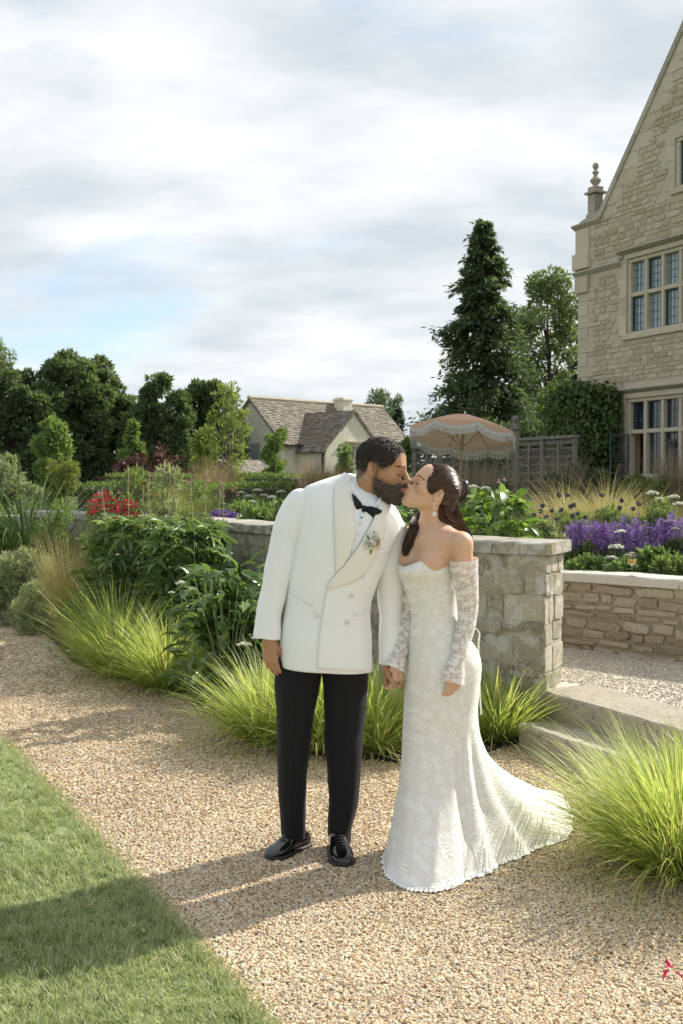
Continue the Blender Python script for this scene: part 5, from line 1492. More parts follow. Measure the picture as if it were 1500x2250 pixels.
M['grey_wood'] = simple_mat('silvered_oak', (.20,.175,.145), .9, .35, 9, bmp=.4)
M['dark_wood'] = simple_mat('dark_woven_wood', (.12,.105,.088), .9, .5, 7, bmp=.5)
def fence_panel(label, x0, x1, d0, d1, ztop, z0=None):
    a = P(x0,1060,d0); b = P(x1,1060,d1); z0 = UP_Z if z0 is None else z0
    a.z = b.z = z0; L = (b-a).length
    t = empty('fence_panel', a, math.atan2(b.y-a.y,b.x-a.x)); tag(t, label, 'fence', 'woven garden fence panels')
    h = ztop-z0
    for x in (0, L): MB().box(x-.045,x+.045,-.045,.045,-.1,h-.02).build('post', M['grey_wood'], t, bevel=.006)
    MB().box(-.08,L+.08,-.075,.075,h-.018,h+.05).build('top_rail', M['grey_wood'], t, bevel=.008)
    MB().box(.05,L-.05,.0,.02,h-.14,h-.02).build('rail_board', M['grey_wood'], t)
    MB().box(L*.5-.03,L*.5+.03,-.03,.03,0,h-.14).build('mid_post', M['grey_wood'], t)
    n_ = int((h-.2)/.062); mt = M['dark_wood']
    for i in range(n_):
        z = .03+i*.062; V = []; F = []; ph = i*math.pi; k = 14
        for j in range(k+1):
            x = .05+(L-.1)*j/k; y = .018*math.sin(ph+j*math.pi*2.5/k*2)+.004; zz = z+random.uniform(-.004,.004)
            V += [(x,y-.006,zz),(x,y-.006,zz+.05),(x,y+.006,zz+.05),(x,y+.006,zz)]
        for j in range(k):
            for q in range(4): F.append((j*4+q,j*4+(q+1)%4,j*4+4+(q+1)%4,j*4+4+q))
        build('slat', V, F, mt if i % 3 else M['grey_wood'], t, smooth=False)
    return t
fence_panel('woven fence panel left of the parasol pole, behind the faces', 908, 962, 25, 25, 2.40)
fence_panel('woven fence panel directly behind the parasol pole', 964, 1022, 25, 25.2, 2.40)
fence_panel('woven fence panel with pale rail right of the finial post', 1134, 1190, 26.5, 25.7, 2.64)
fence_panel('woven fence panel running into the climber by the house', 1192, 1262, 25.65, 24.7, 2.64)
fp = P(1131, 1060, 24.0); fp.z = UP_Z
t = empty('finial_post', fp); tag(t, 'tall grey timber post with ball finial and carved bracket by the fence', 'post')
H_ = P(1131, 935, 24).z-UP_Z
MB().box(-.07,.07,-.07,.07,-.1,H_-.1).build('post', M['grey_wood'], t, bevel=.01)
MB().lathe([(.10,H_-.1),(.10,H_-.06),(.05,H_-.03),(.05,H_+.04),(.05,H_+.06),(.075,H_+.10),(.085,H_+.14),(.075,H_+.18),(.045,H_+.21),(.01,H_+.22)], 14).build('ball_finial', M['grey_wood'], t, True)
mb = MB()
for i in range(9): mb.box(-.16,-.07,-.03,.03,.2+i*.15,.27+i*.15)
mb.box(-.19,-.155,-.03,.03,.0,1.6); mb.build('carved_bracket', M['grey_wood'], t)

# wine glass on the sawn coping
m, n, l, b = new_mat('clear_glass'); b.inputs['Transmission Weight'].default_value = 1.0; b.inputs['Roughness'].default_value = .0; b.inputs['IOR'].default_value = 1.3; b.inputs['Base Color'].default_value = (.97,.98,.98,1); M['clear_glass'] = m
m, n, l, b = new_mat('orange_drink'); b.inputs['Base Color'].default_value = (.85,.45,.06,1); b.inputs['Roughness'].default_value = .1; M['drink'] = m
gp = G(1387, 1266, .907)
t = empty('wine_glass', gp); tag(t, 'stemmed wine glass of orange drink with a black straw on the pale coping', 'wine glass')
MB().lathe([(.0345,.0),(.034,.003),(.006,.006),(.0042,.02),(.004,.075),(.008,.082),(.026,.095),(.036,.115),(.038,.135),(.034,.172),(.0325,.185),(.0315,.185),(.033,.172),(.037,.135),(.035,.115),(.025,.097),(.004,.087)], 20).build('glass_bowl', M['clear_glass'], t, True)
MB().lathe([(.003,.0885),(.024,.098),(.0338,.115),(.0355,.127)], 18).build('drink', M['drink'], t, True)
MB().tube([(-.012,0,.095),(.020,.005,.215)], .0028, 6).build('straw', M['dark_metal'], t)
# ================================================================== the couple: modelling tools
def smin(a, b, k):
    h = np.clip(.5+.5*(b-a)/k, 0, 1)
    return b*(1-h)+a*h - k*h*(1-h)
def smax(a, b, k): return -smin(-a, -b, k)
class Field:
    """signed distance on a grid, and the surface drawn from it"""
    def __init__(s, lo, hi, h):
        s.lo = np.asarray(lo,float); s.h = h
        s.n = np.ceil((np.asarray(hi,float)-s.lo)/h).astype(int)+1
        s.f = np.full(s.n, .5, np.float32)
    def region(s, lo, hi):
        i0 = np.clip(np.floor((lo-s.lo)/s.h).astype(int), 0, s.n-1); i1 = np.clip(np.ceil((hi-s.lo)/s.h).astype(int)+1, 1, s.n)
        if np.any(i1 <= i0): return None
        sl = tuple(slice(a,b) for a,b in zip(i0,i1))
        g = np.meshgrid(*[s.lo[k]+s.h*np.arange(i0[k],i1[k]) for k in range(3)], indexing='ij')
        return sl, np.stack(g,-1)
    def add(s, pr):
        kind, k, op = pr[0], pr[-2], pr[-1]
        m = k*1.6+3*s.h
        if kind == 'rc':
            a, b, r1, r2 = [np.asarray(q,float) for q in pr[1:5]]
            lo = np.minimum(a-r1, b-r2)-m; hi = np.maximum(a+r1, b+r2)+m
        else:
            c, rad, rot = [np.asarray(q,float) for q in pr[1:4]]
            e = np.abs(rot)@rad; lo = c-e-m; hi = c+e+m
        rg = s.region(lo, hi)
        if rg is None: return
        sl, p = rg
        if kind == 'rc':
            ba = b-a; L2 = max(1e-12, ba@ba); q = p-a
            h = np.clip(q@ba/L2, 0, 1); d = np.linalg.norm(q-h[...,None]*ba, axis=-1)-(r1+(r2-r1)*h)
        else:
            q = (p-c)@rot
            k0 = np.linalg.norm(q/rad, axis=-1); k1 = np.linalg.norm(q/(rad*rad), axis=-1)
            d = np.where(k1 > 1e-9, k0*(k0-1)/np.maximum(k1,1e-9), -rad.min())
        if op == '+': s.f[sl] = smin(s.f[sl], d, k)
        else: s.f[sl] = smax(s.f[sl], -d, k)
    def surface(s):
        f = s.f; sg = f < 0
        n = np.array(f.shape)-1
        cnt = np.zeros(n, np.int8)
        for i in (0,1):
            for j in (0,1):
                for k in (0,1): cnt += sg[i:i+n[0], j:j+n[1], k:k+n[2]]
        act = (cnt > 0) & (cnt < 8)
        idx = np.argwhere(act); vid = -np.ones(n, np.int32); vid[act] = np.arange(len(idx))
        acc = np.zeros((len(idx),3)); num = np.zeros(len(idx))
        cs = [(i,j,k) for i in (0,1) for j in (0,1) for k in (0,1)]
        val = {c: f[idx[:,0]+c[0], idx[:,1]+c[1], idx[:,2]+c[2]] for c in cs}
        for a in cs:
            for ax in range(3):
                if a[ax]: continue
                b = list(a); b[ax] = 1; b = tuple(b)
                va, vb = val[a], val[b]; cr = (va < 0) != (vb < 0)
                t = np.where(cr, va/np.where(cr, va-vb, 1), 0)
                p = np.tile(np.array(a,float), (len(idx),1)); p[:,ax] += t
                acc += p*cr[:,None]; num += cr
        V = s.lo+s.h*(idx+acc/num[:,None])
        Q = []
        for ax in range(3):
            u, w = (ax+1)%3, (ax+2)%3
            A = [slice(None)]*3; B = [slice(None)]*3; A[ax] = slice(0,-1); B[ax] = slice(1,None)
            s0, s1 = sg[tuple(A)], sg[tuple(B)]
            e = np.argwhere(s0 != s1)
            ok = (e[:,u] > 0) & (e[:,w] > 0) & (e[:,u] < f.shape[u]-1) & (e[:,w] < f.shape[w]-1)
            e = e[ok]; fl = s0[e[:,0],e[:,1],e[:,2]]
            def cell(du, dw):
                q = e.copy(); q[:,u] -= du; q[:,w] -= dw; return vid[q[:,0],q[:,1],q[:,2]]
            q4 = np.stack([cell(1,1),cell(0,1),cell(0,0),cell(1,0)],-1)
            q4[~fl] = q4[~fl][:,::-1]; Q.append(q4)
        Q = np.concatenate(Q); Q = Q[(Q >= 0).all(1)]
        # light smoothing
        for _ in range(2):
            ac = np.zeros_like(V); c = np.zeros(len(V))
            for i in range(4):
                np.add.at(ac, Q[:,i], V[Q[:,(i+1)%4]]); np.add.at(c, Q[:,i], 1)
                np.add.at(ac, Q[:,i], V[Q[:,(i-1)%4]]); np.add.at(c, Q[:,i], 1)
            V = .55*V+.45*ac/np.maximum(c,1)[:,None]
        return V, Q
I3 = np.eye(3)
def rc(a, b, r1, r2=None, k=.015, op='+'): return ('rc', np.array(tuple(a),float), np.array(tuple(b),float), r1, r1 if r2 is None else r2, k, op)
def el(c, r, rot=I3, k=.015, op='+'): return ('el', np.array(tuple(c),float), np.array(r,float), rot, k, op)
def xf(pr, o, Rm, s):                # local primitive -> world
    o = np.array(tuple(o)); 
    if pr[0] == 'rc': return ('rc', o+Rm@pr[1]*s, o+Rm@pr[2]*s, pr[3]*s, pr[4]*s, pr[5]*s, pr[6])
    return ('el', o+Rm@pr[1]*s, pr[2]*s, Rm@pr[3], pr[4]*s, pr[5])
def frame(fwd, up):
    f = np.array(fwd,float); f /= np.linalg.norm(f); u = np.array(up,float); u -= f*(u@f); u /= np.linalg.norm(u)
    return np.stack([f, np.cross(u,f), u], 1)     # columns: forward, left, up
def rotY(a): c, s = math.cos(a), math.sin(a); return np.array([[c,0,s],[0,1,0],[-s,0,c]])
def head_prims(male):
    p = []
    p.append(el((-.006,0,.032),(.090,.076,.087), k=.02) if male else el((-.012,0,.034),(.099,.077,.090), k=.02))
    p.append(rc((.022,0,.030),(.040,0,-.050),.066,.046,.03))
    for s in (-1,1):
        p.append(rc((-.012,.052*s,-.038),(.062,.014*s,-.088),.020 if not male else .023,.018 if not male else .021,.025))
        p.append(el((.054,.044*s,-.012),(.024,.020,.020), k=.022))
    p.append(rc((.0835,-.034,.027),(.0835,.034,.027),.0125 if male else .0092,None,.018))
    p.append(el((.056,0,.058),(.030,.055,.042), k=.03))
    for s in (-1,1):
        p.append(el((.106,.033*s,.005),(.021,.0185,.0135), k=.010, op='-'))
        p.append(el((.0768,.032*s,.004),(.0125,.0145,.0120), k=.003))
    g_ = 1.0 if male else .86
    p.append(rc((.092,0,.022),(.114+.004*g_,0,-.016),.0085*g_,.0115*g_,.011))
    p.append(el((.1165+.003*g_,0,-.021),(.0118*g_,.0115*g_,.0105*g_), k=.007))
    for s in (-1,1): p.append(el((.103,.0135*s*g_,-.026),(.0125*g_,.0080*g_,.0088*g_), k=.006)); p.append(el((.111,.0062*s,-.0315),(.0042,.0030,.0030), k=.002, op='-'))
    p.append(el((.086,0,-.052),(.020,.030,.026), k=.02))
    p.append(rc((.099,-.017,-.0535),(.1085,0,-.0485),.0045,.0065,.006)); p.append(rc((.099,.017,-.0535),(.1085,0,-.0485),.0045,.0065,.006))
    p.append(rc((.098,-.015,-.0585),(.1065,0,-.0615),.0045,.0075,.006)); p.append(rc((.098,.015,-.0585),(.1065,0,-.0615),.0045,.0075,.006))
    p.append(el((.086,0,-.092),(.017,.019,.016), k=.02))
    for s in (-1,1):
        rt = rotY(-.25); q_ = 1.0 if male else .86
        p.append(el((-.014,.079*s,.000),(.0195*q_,.0080,.033*q_), rt, .006)); p.append(el((-.0105,.0865*s,.003),(.0125*q_,.0115,.0225*q_), rt, .002, '-'))
        p.append(el((-.017,.083*s,.001),(.0050*q_,.0045,.015*q_), rt, .004)); p.append(el((.000,.078*s,-.004),(.005,.006,.008), k=.004)); p.append(el((-.009,.079*s,-.028*q_),(.0085*q_,.006,.009*q_), k=.004))
    return p
def hand_prims(w, L, W, N, s=1.0, curl=(.5,.6,.4), spread=.06, thumb=(.6,.4), tilt=0.0):
    """w wrist, L towards the fingers, W towards the thumb, N out of the back of the hand"""
    w = np.array(tuple(w),float); L = np.array(L,float); L /= np.linalg.norm(L); N = np.array(N,float); N -= L*(N@L); N /= np.linalg.norm(N)
    W = np.array(W,float); W = W - L*(W@L) - N*(W@N); W /= np.linalg.norm(W)
    P_ = lambda a, b, c: w+(L*a+W*b+N*c)*s
    out = [rc(P_(-.03,0,0), P_(.012,.0,0), .026*s, .025*s, .01)]
    fing = [(.026,.089,.046,.027,.021,.0092),(.0085,.093,.050,.031,.022,.0095),(-.0095,.089,.047,.029,.021,.0090),(-.027,.081,.036,.022,.019,.0080)]
    for i, (wy, kl, l1, l2, l3, r) in enumerate(fing):
        kn = P_(kl, wy, .004)
        out.append(rc(P_(.012, wy*.55, 0), kn, .0155*s, .0125*s, .010*s))
        d = L+W*(spread*(1.5-i)); d /= np.linalg.norm(d); a = kn
        dn = -N; ang = 0
        for ln, c_, r0, r1 in ((l1,curl[0],r*1.10,r),(l2,curl[1],r,r*.93),(l3,curl[2],r*.93,r*.80)):
            ang += c_*(1+.08*i); dd = d*math.cos(ang)+dn*math.sin(ang); b = a+dd*ln*s
            out.append(rc(a, b, r0*s, r1*s, .0022)); a = b
    t0 = P_(.022,.022,-.006); t1 = P_(.058,.022+.030*thumb[0],-.012-.02*thumb[1]); t2 = P_(.088,.022+.036*thumb[0],-.018-.035*thumb[1]); t3 = P_(.110,.020+.032*thumb[0],-.022-.045*thumb[1])
    out += [rc(t0,t1,.017*s,.0125*s,.010), rc(t1,t2,.0118*s,.0102*s,.003), rc(t2,t3,.0102*s,.0082*s,.003)]
    return out
def loft(rings, n=48, sub=5, e=2.2, cap=True, mod=None):
    """rings: (centre, half axis u, half axis v) smoothly joined; e squareness; mod(ring t, angle) scales the radius"""
    A = np.array([np.concatenate([np.array(tuple(q)) for q in r]) for r in rings])
    S = catmull(A, sub); m = len(S)
    th = np.arange(n)*2*math.pi/n
    ct, st = np.cos(th), np.sin(th)
    cx = np.sign(ct)*np.abs(ct)**(2/e); sx = np.sign(st)*np.abs(st)**(2/e)
    V = S[:,None,0:3]+S[:,None,3:6]*cx[None,:,None]+S[:,None,6:9]*sx[None,:,None]
    if mod is not None:
        g = mod(np.linspace(0,1,m)[:,None], th[None,:]); V = S[:,None,0:3]+(V-S[:,None,0:3])*g[...,None]
    i = np.arange(m-1)[:,None]; k = np.arange(n)[None,:]
    F = np.stack([i*n+k, i*n+(k+1)%n, (i+1)*n+(k+1)%n, (i+1)*n+k],-1).reshape(-1,4)
    V = V.reshape(-1,3)
    if cap:
        V = np.concatenate([V, S[:1,0:3], S[-1:,0:3]]); c0, c1 = len(V)-2, len(V)-1; kk = np.arange(n)
        T0 = np.stack([(kk+1)%n, kk, np.full(n,c0)],-1); T1 = np.stack([(m-1)*n+kk, (m-1)*n+(kk+1)%n, np.full(n,c1)],-1)
        return V, [F, np.concatenate([T0,T1])]
    return V, [F]
from mathutils import noise as mnoise
def crumple(V, amp, sc, seed=0, stretch=(1,1,1)):
    o = np.array([mnoise.noise_vector(Vector((p[0]*sc*stretch[0]+seed, p[1]*sc*stretch[1], p[2]*sc*stretch[2]))) for p in V])
    return V+o*amp
D0 = 4.74
def Q(px, py, dd=0.0): return P(px, py, D0+dd)
M2 = 2400/D0
def xring(px, py, ang, hw, dep, dd=0., yaw=0.):
    a = R(ang); y = R(yaw); u = Vector((math.cos(a)*math.cos(y), math.sin(y), -math.sin(a)))*(hw/M2)
    v = Vector((-math.sin(y), math.cos(y), 0))*dep
    return (Q(px,py,dd), u, v)

def skin_mat(name, rough=.48):
    m, n, l, b = new_mat(name)
    a = n.new('ShaderNodeAttribute'); a.attribute_name = 'skin'
    f = noise(n, l, 60, 4, .6)
    l.new(mixc(n, l, 1.0, a.outputs['Color'], ramp(n, l, f, [(.3,(.93,.92,.92)),(.7,(1.04,1.04,1.04))]), 'MULTIPLY'), b.inputs['Base Color'])
    b.inputs['Roughness'].default_value = rough; b.inputs['Specular IOR Level'].default_value = .4
    b.inputs['Subsurface Weight'].default_value = .12; b.inputs['Subsurface Radius'].default_value = (.012,.005,.003); b.inputs['Subsurface Scale'].default_value = .6
    bump(n, l, b, noise(n, l, 220, 3, .6), .08, .002)
    return m
M['skin_m'] = skin_mat('warm_brown_skin'); M['skin_w'] = skin_mat('light_tan_skin')
def cloth_mat(name, col, rough=.75, sheen=.2, weave=900, wr=.12, wscale=7):
    m, n, l, b = new_mat(name)
    f = noise(n, l, 4, 4, .6)
    l.new(ramp(n, l, f, [(.3,tuple(c*.96 for c in col)),(.7,col)]), b.inputs['Base Color'])
    b.inputs['Roughness'].default_value = rough; b.inputs['Sheen Weight'].default_value = sheen; b.inputs['Specular IOR Level'].default_value = .25
    f2 = noise(n, l, wscale, 3, .5, dist=.6); f3 = noise(n, l, weave, 1, .5)
    ad = n.new('ShaderNodeMath'); ad.operation = 'MULTIPLY_ADD'; ad.inputs[1].default_value = .05; l.new(f3, ad.inputs[0]); l.new(f2, ad.inputs[2])
    bump(n, l, b, ad.outputs[0], wr, .03)
    return m
M['white_wool'] = cloth_mat('ivory_white_wool', (.89,.885,.875), wr=.22); M['lapel'] = cloth_mat('cream_satin_lapel', (.84,.81,.735), .42, .1, wr=.05)
M['shirt'] = cloth_mat('white_shirt', (.84,.87,.90), .7, .1, wr=.06); M['black_wool'] = cloth_mat('black_wool', (.0105,.0105,.0125), .85, .04, wr=.35, wscale=6)
M['black_satin'] = cloth_mat('black_satin', (.009,.009,.011), .5, .1)
M['patent'] = simple_mat('black_patent_leather', (.006,.006,.007), .08, .1, spec=.7)
M['sole'] = simple_mat('dark_sole', (.02,.016,.014), .6, .2)
def hair_mat(name, c0, c1, rough=.38):
    m, n, l, b = new_mat(name)
    a = n.new('ShaderNodeAttribute'); a.attribute_name = 'rnd'
    l.new(ramp(n, l, a.outputs['Fac'], [(0,c0),(1,c1)]), b.inputs['Base Color'])
    b.inputs['Roughness'].default_value = rough; b.inputs['Specular IOR Level'].default_value = .55
    return m
M['hair_m'] = hair_mat('black_curly_hair', (.012,.009,.007), (.085,.062,.046), .55)
M['hair_w'] = hair_mat('dark_brown_hair', (.020,.0095,.005), (.105,.048,.024), .36)
M['lash'] = hair_mat('lashes', (.01,.007,.006), (.015,.01,.008), .7)

# ------------------------------------------------------------------ head placement
LIPS = P(887, 1077, 4.66)
RM = frame((.955,-.22,-.20), (.2,0,.98)); SM = 1.10
RW_ = frame((-.83,-.20,.50), (.5,0,.86)); SW = .97
OM = np.array(tuple(LIPS)) - RM@np.array([.1125,0,-.055])*SM
OW = np.array(tuple(LIPS)) - RW_@np.array([.1115,0,-.055])*SW
def toM(v): return OM+(np.asarray(v)@RM.T)*SM
def toW(v): return OW+(np.asarray(v)@RW_.T)*SW
def locM(V): return ((V-OM)@RM)/SM
def locW(V): return ((V-OW)@RW_)/SW

# ------------------------------------------------------------------ the groom
man = empty('person', (*Q(700,1060)[:2], 0)); man_o = Vector(man.location)
tag(man, 'man in white double-breasted dinner jacket and black trousers leaning in to kiss', 'person')
def bm_(name, V, F, mat, parent=None, smooth=True, attrs=None, off=None, **kw):
    V = np.asarray([tuple(v) for v in V],float) if not isinstance(V,np.ndarray) else V
    return build(name, V-np.array(tuple(off)), F, mat, parent, smooth, attrs, **kw)
def man_part(name, V, F, mat, parent=None, smooth=True, attrs=None): return bm_(name, V, F, mat, parent or man, smooth, attrs, man_o)
fl = Field((-.40, 4.42, .74), (.335, 4.96, 1.86), .003)
mp = []
nb = Q(797,1098,.0); hb = toM((-.030,0,-.045))
mp.append(rc(nb, hb, .063, .060, .03))
mp += [rc(Q(790,1115), Q(735,1300), .075, .085, .04), rc(Q(735,1300), Q(718,1390), .085,.085,.04)]
mp += [rc(Q(775,1110), Q(690,1105,.0), .05,.05,.03), rc(Q(780,1115), Q(862,1160,.02), .05,.05,.03)]
RA = [(682,1112,.0),(622,1262,-.01),(592,1408,-.05)]; LA = [(866,1160,.02),(857,1300,.05),(853,1455,.0)]
for ch in (RA, LA):
    mp += [rc(Q(*ch[0]), Q(*ch[1]), .045,.036,.02), rc(Q(*ch[1]), Q(*ch[2]), .034,.026,.02)]
hp = [xf(q, OM, RM, SM) for q in head_prims(True)]
mp = hp + mp
# right hand hangs, left hand holds hers
mp += hand_prims(Q(592,1406,-.05), (.10,-.12,-1), (.85,-.5,0), (-.5,-.85,.1), .98, (.35,.55,.40), .03, (.25,.9))
mp += hand_prims(Q(852,1456,-.0), (.10,-.30,-.92), (-.75,-.6,.1), (-.55,.8,-.1), .95, (.55,.95,.7), .02, (.35,.9))
for q in mp: fl.add(q)
MV, MF = fl.surface()
hl = locM(MV)
base = np.array([.45,.245,.140])
col = np.tile(base,(len(MV),1))
col *= (1+.08*np.sin(MV[:,2:3]*40)*0)
def spot(c, r): return np.exp(-(((hl-np.array(c))/np.array(r))**2).sum(1))[:,None]
inhead = (np.abs(hl) < .2).all(1)[:,None]
def tint(col, w, c): return col*(1-w)+np.array(c)*w
lips = np.clip(spot((.106,0,-.054),(.012,.022,.011))*1.6,0,1)*inhead
cheek = (spot((.065,-.05,-.015),(.03,.025,.022))+spot((.065,.05,-.015),(.03,.025,.022)))*inhead
col = tint(col, np.clip(cheek,0,1)*.25, (.46,.22,.13))
col = tint(col, np.clip(spot((-.01,-.08,0),(.025,.015,.035))*inhead,0,1)*.25, (.44,.20,.13))
def zbeard(x): return np.interp(x, [-.02,.0,.02,.045,.07,.09,.12], [-.036,-.030,-.032,-.042,-.044,-.032,-.031])
bd = np.clip((zbeard(hl[:,0])-hl[:,2])/.020+.75,0,1)*np.clip((hl[:,0]+.012)/.012,0,1)*(hl[:,2] > -.125)*np.clip(1-lips[:,0]*1.2,0,1)
col = tint(col, (bd*.75)[:,None]*inhead, (.05,.032,.022))
col = tint(col, (np.clip(1-np.abs(hl[:,0]-.006)/.012,0,1)*np.clip((.03-hl[:,2])/.01,0,1)*(hl[:,2] > -.05))[:,None]*inhead*.75, (.05,.034,.025))
def zhair(x): return np.interp(x, [-.13,-.10,-.07,-.045,-.025,.0,.02,.04,.056,.066,.078,.1], [-.062,-.060,-.045,-.022,.022,.028,.010,.020,.036,.060,.082,.092])
fade = np.clip((hl[:,2]-zhair(hl[:,0])+.020)/.022,0,1)*(hl[:,0] < .1)*(np.abs(hl[:,1]) < .084)
col = tint(col, (fade*.8)[:,None]*inhead, (.03,.022,.017))
for s in (-1,1): col = tint(col, np.clip(spot((.088,.032*s,.000),(.012,.016,.004))*1.4,0,1)*inhead*.55, (.10,.05,.035))  # shade of the eyelid crease painted into the skin colour
col = tint(col, lips*.6, (.36,.13,.10))
# skin below the wrists: nails and knuckles stay plain
man_body = man_part('body', MV, MF, M['skin_m'], attrs={'skin': col})
# hair: curly cap, then many little curls
def local_shell(prims, keep, lift, lo, hi, h=.003, rough=0.0, rs=90, seed=0):
    fd = Field(lo, hi, h)
    for q in prims: fd.add(q)
    g = np.meshgrid(*[fd.lo[k]+fd.h*np.arange(fd.n[k]) for k in range(3)], indexing='ij'); p = np.stack(g,-1)
    d = fd.f-lift(p)
    if rough: d = d - rough*(np.sin(p[...,0]*rs+2*np.sin(p[...,1]*rs*.7))*np.sin(p[...,1]*rs*1.1+1.3*np.sin(p[...,2]*rs*.8))*np.sin(p[...,2]*rs+seed))
    fd.f = smax(d, keep(p), .006).astype(np.float32)
    return fd.surface()
cran = [q for q in head_prims(True) if q[-1] == '+'][:6]
V, F = local_shell(cran, lambda p: (zhair(p[...,0])-p[...,2])*.8,
                   lambda p: np.clip(.0025+.10*(p[...,2]-.02), .002, .0085), (-.14,-.11,-.08), (.12,.11,.17), .003, .0025, 150)
hm = man_part('hair', toM(V), F, M['hair_m'], attrs={'rnd': np.random.rand(len(V))*.4})
# curls
def curls(V, n, size, r, up, zlim=None, turns=1.2):
    mb = []; c = V.mean(0)
    for i in range(n):
        p = V[np.random.randint(len(V))]
        if zlim is not None and p[2] < zlim and random.random() < .7: continue
        d = unit(p-c); a = unit(np.cross(d, np.random.normal(0,1,3))); b = np.cross(d,a)
        ph = random.uniform(0,6.28); s = size*random.uniform(.6,1.25)
        pts = [p+d*(up*s*t*.8)+(a*math.cos(ph+t*turns*6.28)+b*math.sin(ph+t*turns*6.28))*s*.5 for t in np.linspace(0,1,7)]
        mb.append(pts)
    return mb
def strands_mesh(lines, r, k=3, rnd=None):
    VV = []; FF = []; RR = []; off = 0
    for li, pts in enumerate(lines):
        pts = np.asarray(pts); m = len(pts)
        t = unit(np.gradient(pts, axis=0)); ref = np.array([.31,.77,.55]); u = unit(np.cross(t, ref)); w = np.cross(t,u)
        rr = (r[li] if hasattr(r,'__len__') else r)*np.linspace(1,.55,m)
        for q in range(k):
            a = 2*math.pi*q/k; VV.append(pts+(u*math.cos(a)+w*math.sin(a))*rr[:,None])
        i = np.arange(m-1)
        for q in range(k):
            q2 = (q+1)%k; FF.append(np.stack([off+q*m+i, off+q2*m+i, off+q2*m+i+1, off+q*m+i+1],-1))
        RR.append(np.full(m*k, random.random() if rnd is None else rnd)); off += m*k
    return np.concatenate(VV), np.concatenate(FF), np.concatenate(RR)
v, f, r = strands_mesh(curls(V, 4800, .0085, .001, .6, .03), .0011)
man_part('curls', toM(v), f, M['hair_m'], hm, attrs={'rnd': r})
# beard
facep = [q for q in head_prims(True)]
def beard_keep(p):
    a = p[...,2]-zbeard(p[...,0]); b = -.004-p[...,0]-.30*(p[...,2]+.04)
    lip = np.linalg.norm((p-np.array([.110,0,-.0545]))/np.array([.022,.021,.0085]), axis=-1)
    return np.maximum(np.maximum(a, b)*.8, (1-lip)*.009)
V, F = local_shell(facep, beard_keep, lambda p: np.clip(.0006+.030*(-.03-p[...,2])+.010*(p[...,0]), .0005, .0034), (-.03,-.10,-.15), (.14,.10,.05), .0025, .0014, 300)
M['beard'] = hair_mat('short_dark_beard', (.034,.024,.018), (.16,.12,.09), .65)
bo = man_part('beard', toM(V), F, M['beard'], attrs={'rnd': np.random.rand(len(V))*.5})
sl_ = []
for i in range(5200):
    p = V[np.random.randint(len(V))]; d = unit(p-np.array([.02,0,-.03])); d = unit(d*.6+np.array([.25,0,-.7])+np.random.normal(0,.35,3))
    sl_.append([p, p+d*.0025, p+d*.0050+np.array([0,0,-.0006])])
v, f, r = strands_mesh(sl_, .0006)
man_part('whiskers', toM(v), f, M['beard'], bo, attrs={'rnd': r})
def face_tree(male):
    fd = Field((-.02,-.09,-.12),(.14,.09,.12),.0025)
    for q in head_prims(male): fd.add(q)
    v, f = fd.surface(); return BVHTree.FromPolygons([tuple(a) for a in v], [tuple(int(b) for b in q) for q in f])
def onface(tree, y, z, lift):
    h = tree.ray_cast(Vector((.25,y,z)), Vector((-1,0,0)))
    if h[0] is None: return None
    return np.array(h[0])+np.array(h[1])*lift
def brow(tree, to, part, mat, s, thick, n, z0=.030, dense=.0007):
    ln = []
    for i in range(n):
        t = random.random(); y = (.011+.040*t)*s; z = z0+.006*math.sin(t*2.6)-.004*t + random.uniform(-1,1)*thick*(1-.55*t)
        p = onface(tree, y, z, .0008)
        q = onface(tree, y+.008*s, z+.0015-.004*t, .0018)
        if p is not None and q is not None: ln.append(np.array([p,(p+q)/2+np.array([.0006,0,0]),q]))
    v, f, r = strands_mesh(ln, dense); return part('eyebrow', to(v), f, mat, attrs={'rnd': r})
def lash(tree, to, part, s, r, drop=0.0):
    pts = [onface(tree, (.018+.030*t)*s, .004-.0085*math.sin(math.pi*(.15+.75*t))-drop, .0006) for t in np.linspace(0,1,9)]
    pts = [p for p in pts if p is not None]
    v, f = tube_np([tuple(q) for q in to(np.array(pts))], list(r*np.sin(np.linspace(.5,math.pi-.3,len(pts)))), 6)
    o = part('eyelashes', v, f, M['lash'], attrs={'rnd': np.full(len(v),.2)})
ftm = face_tree(True); ftw = face_tree(False)
for s in (-1,1):
    brow(ftm, toM, man_part, M['hair_m'], s, .0034, 150)
    lash(ftm, toM, man_part, s, .0022)

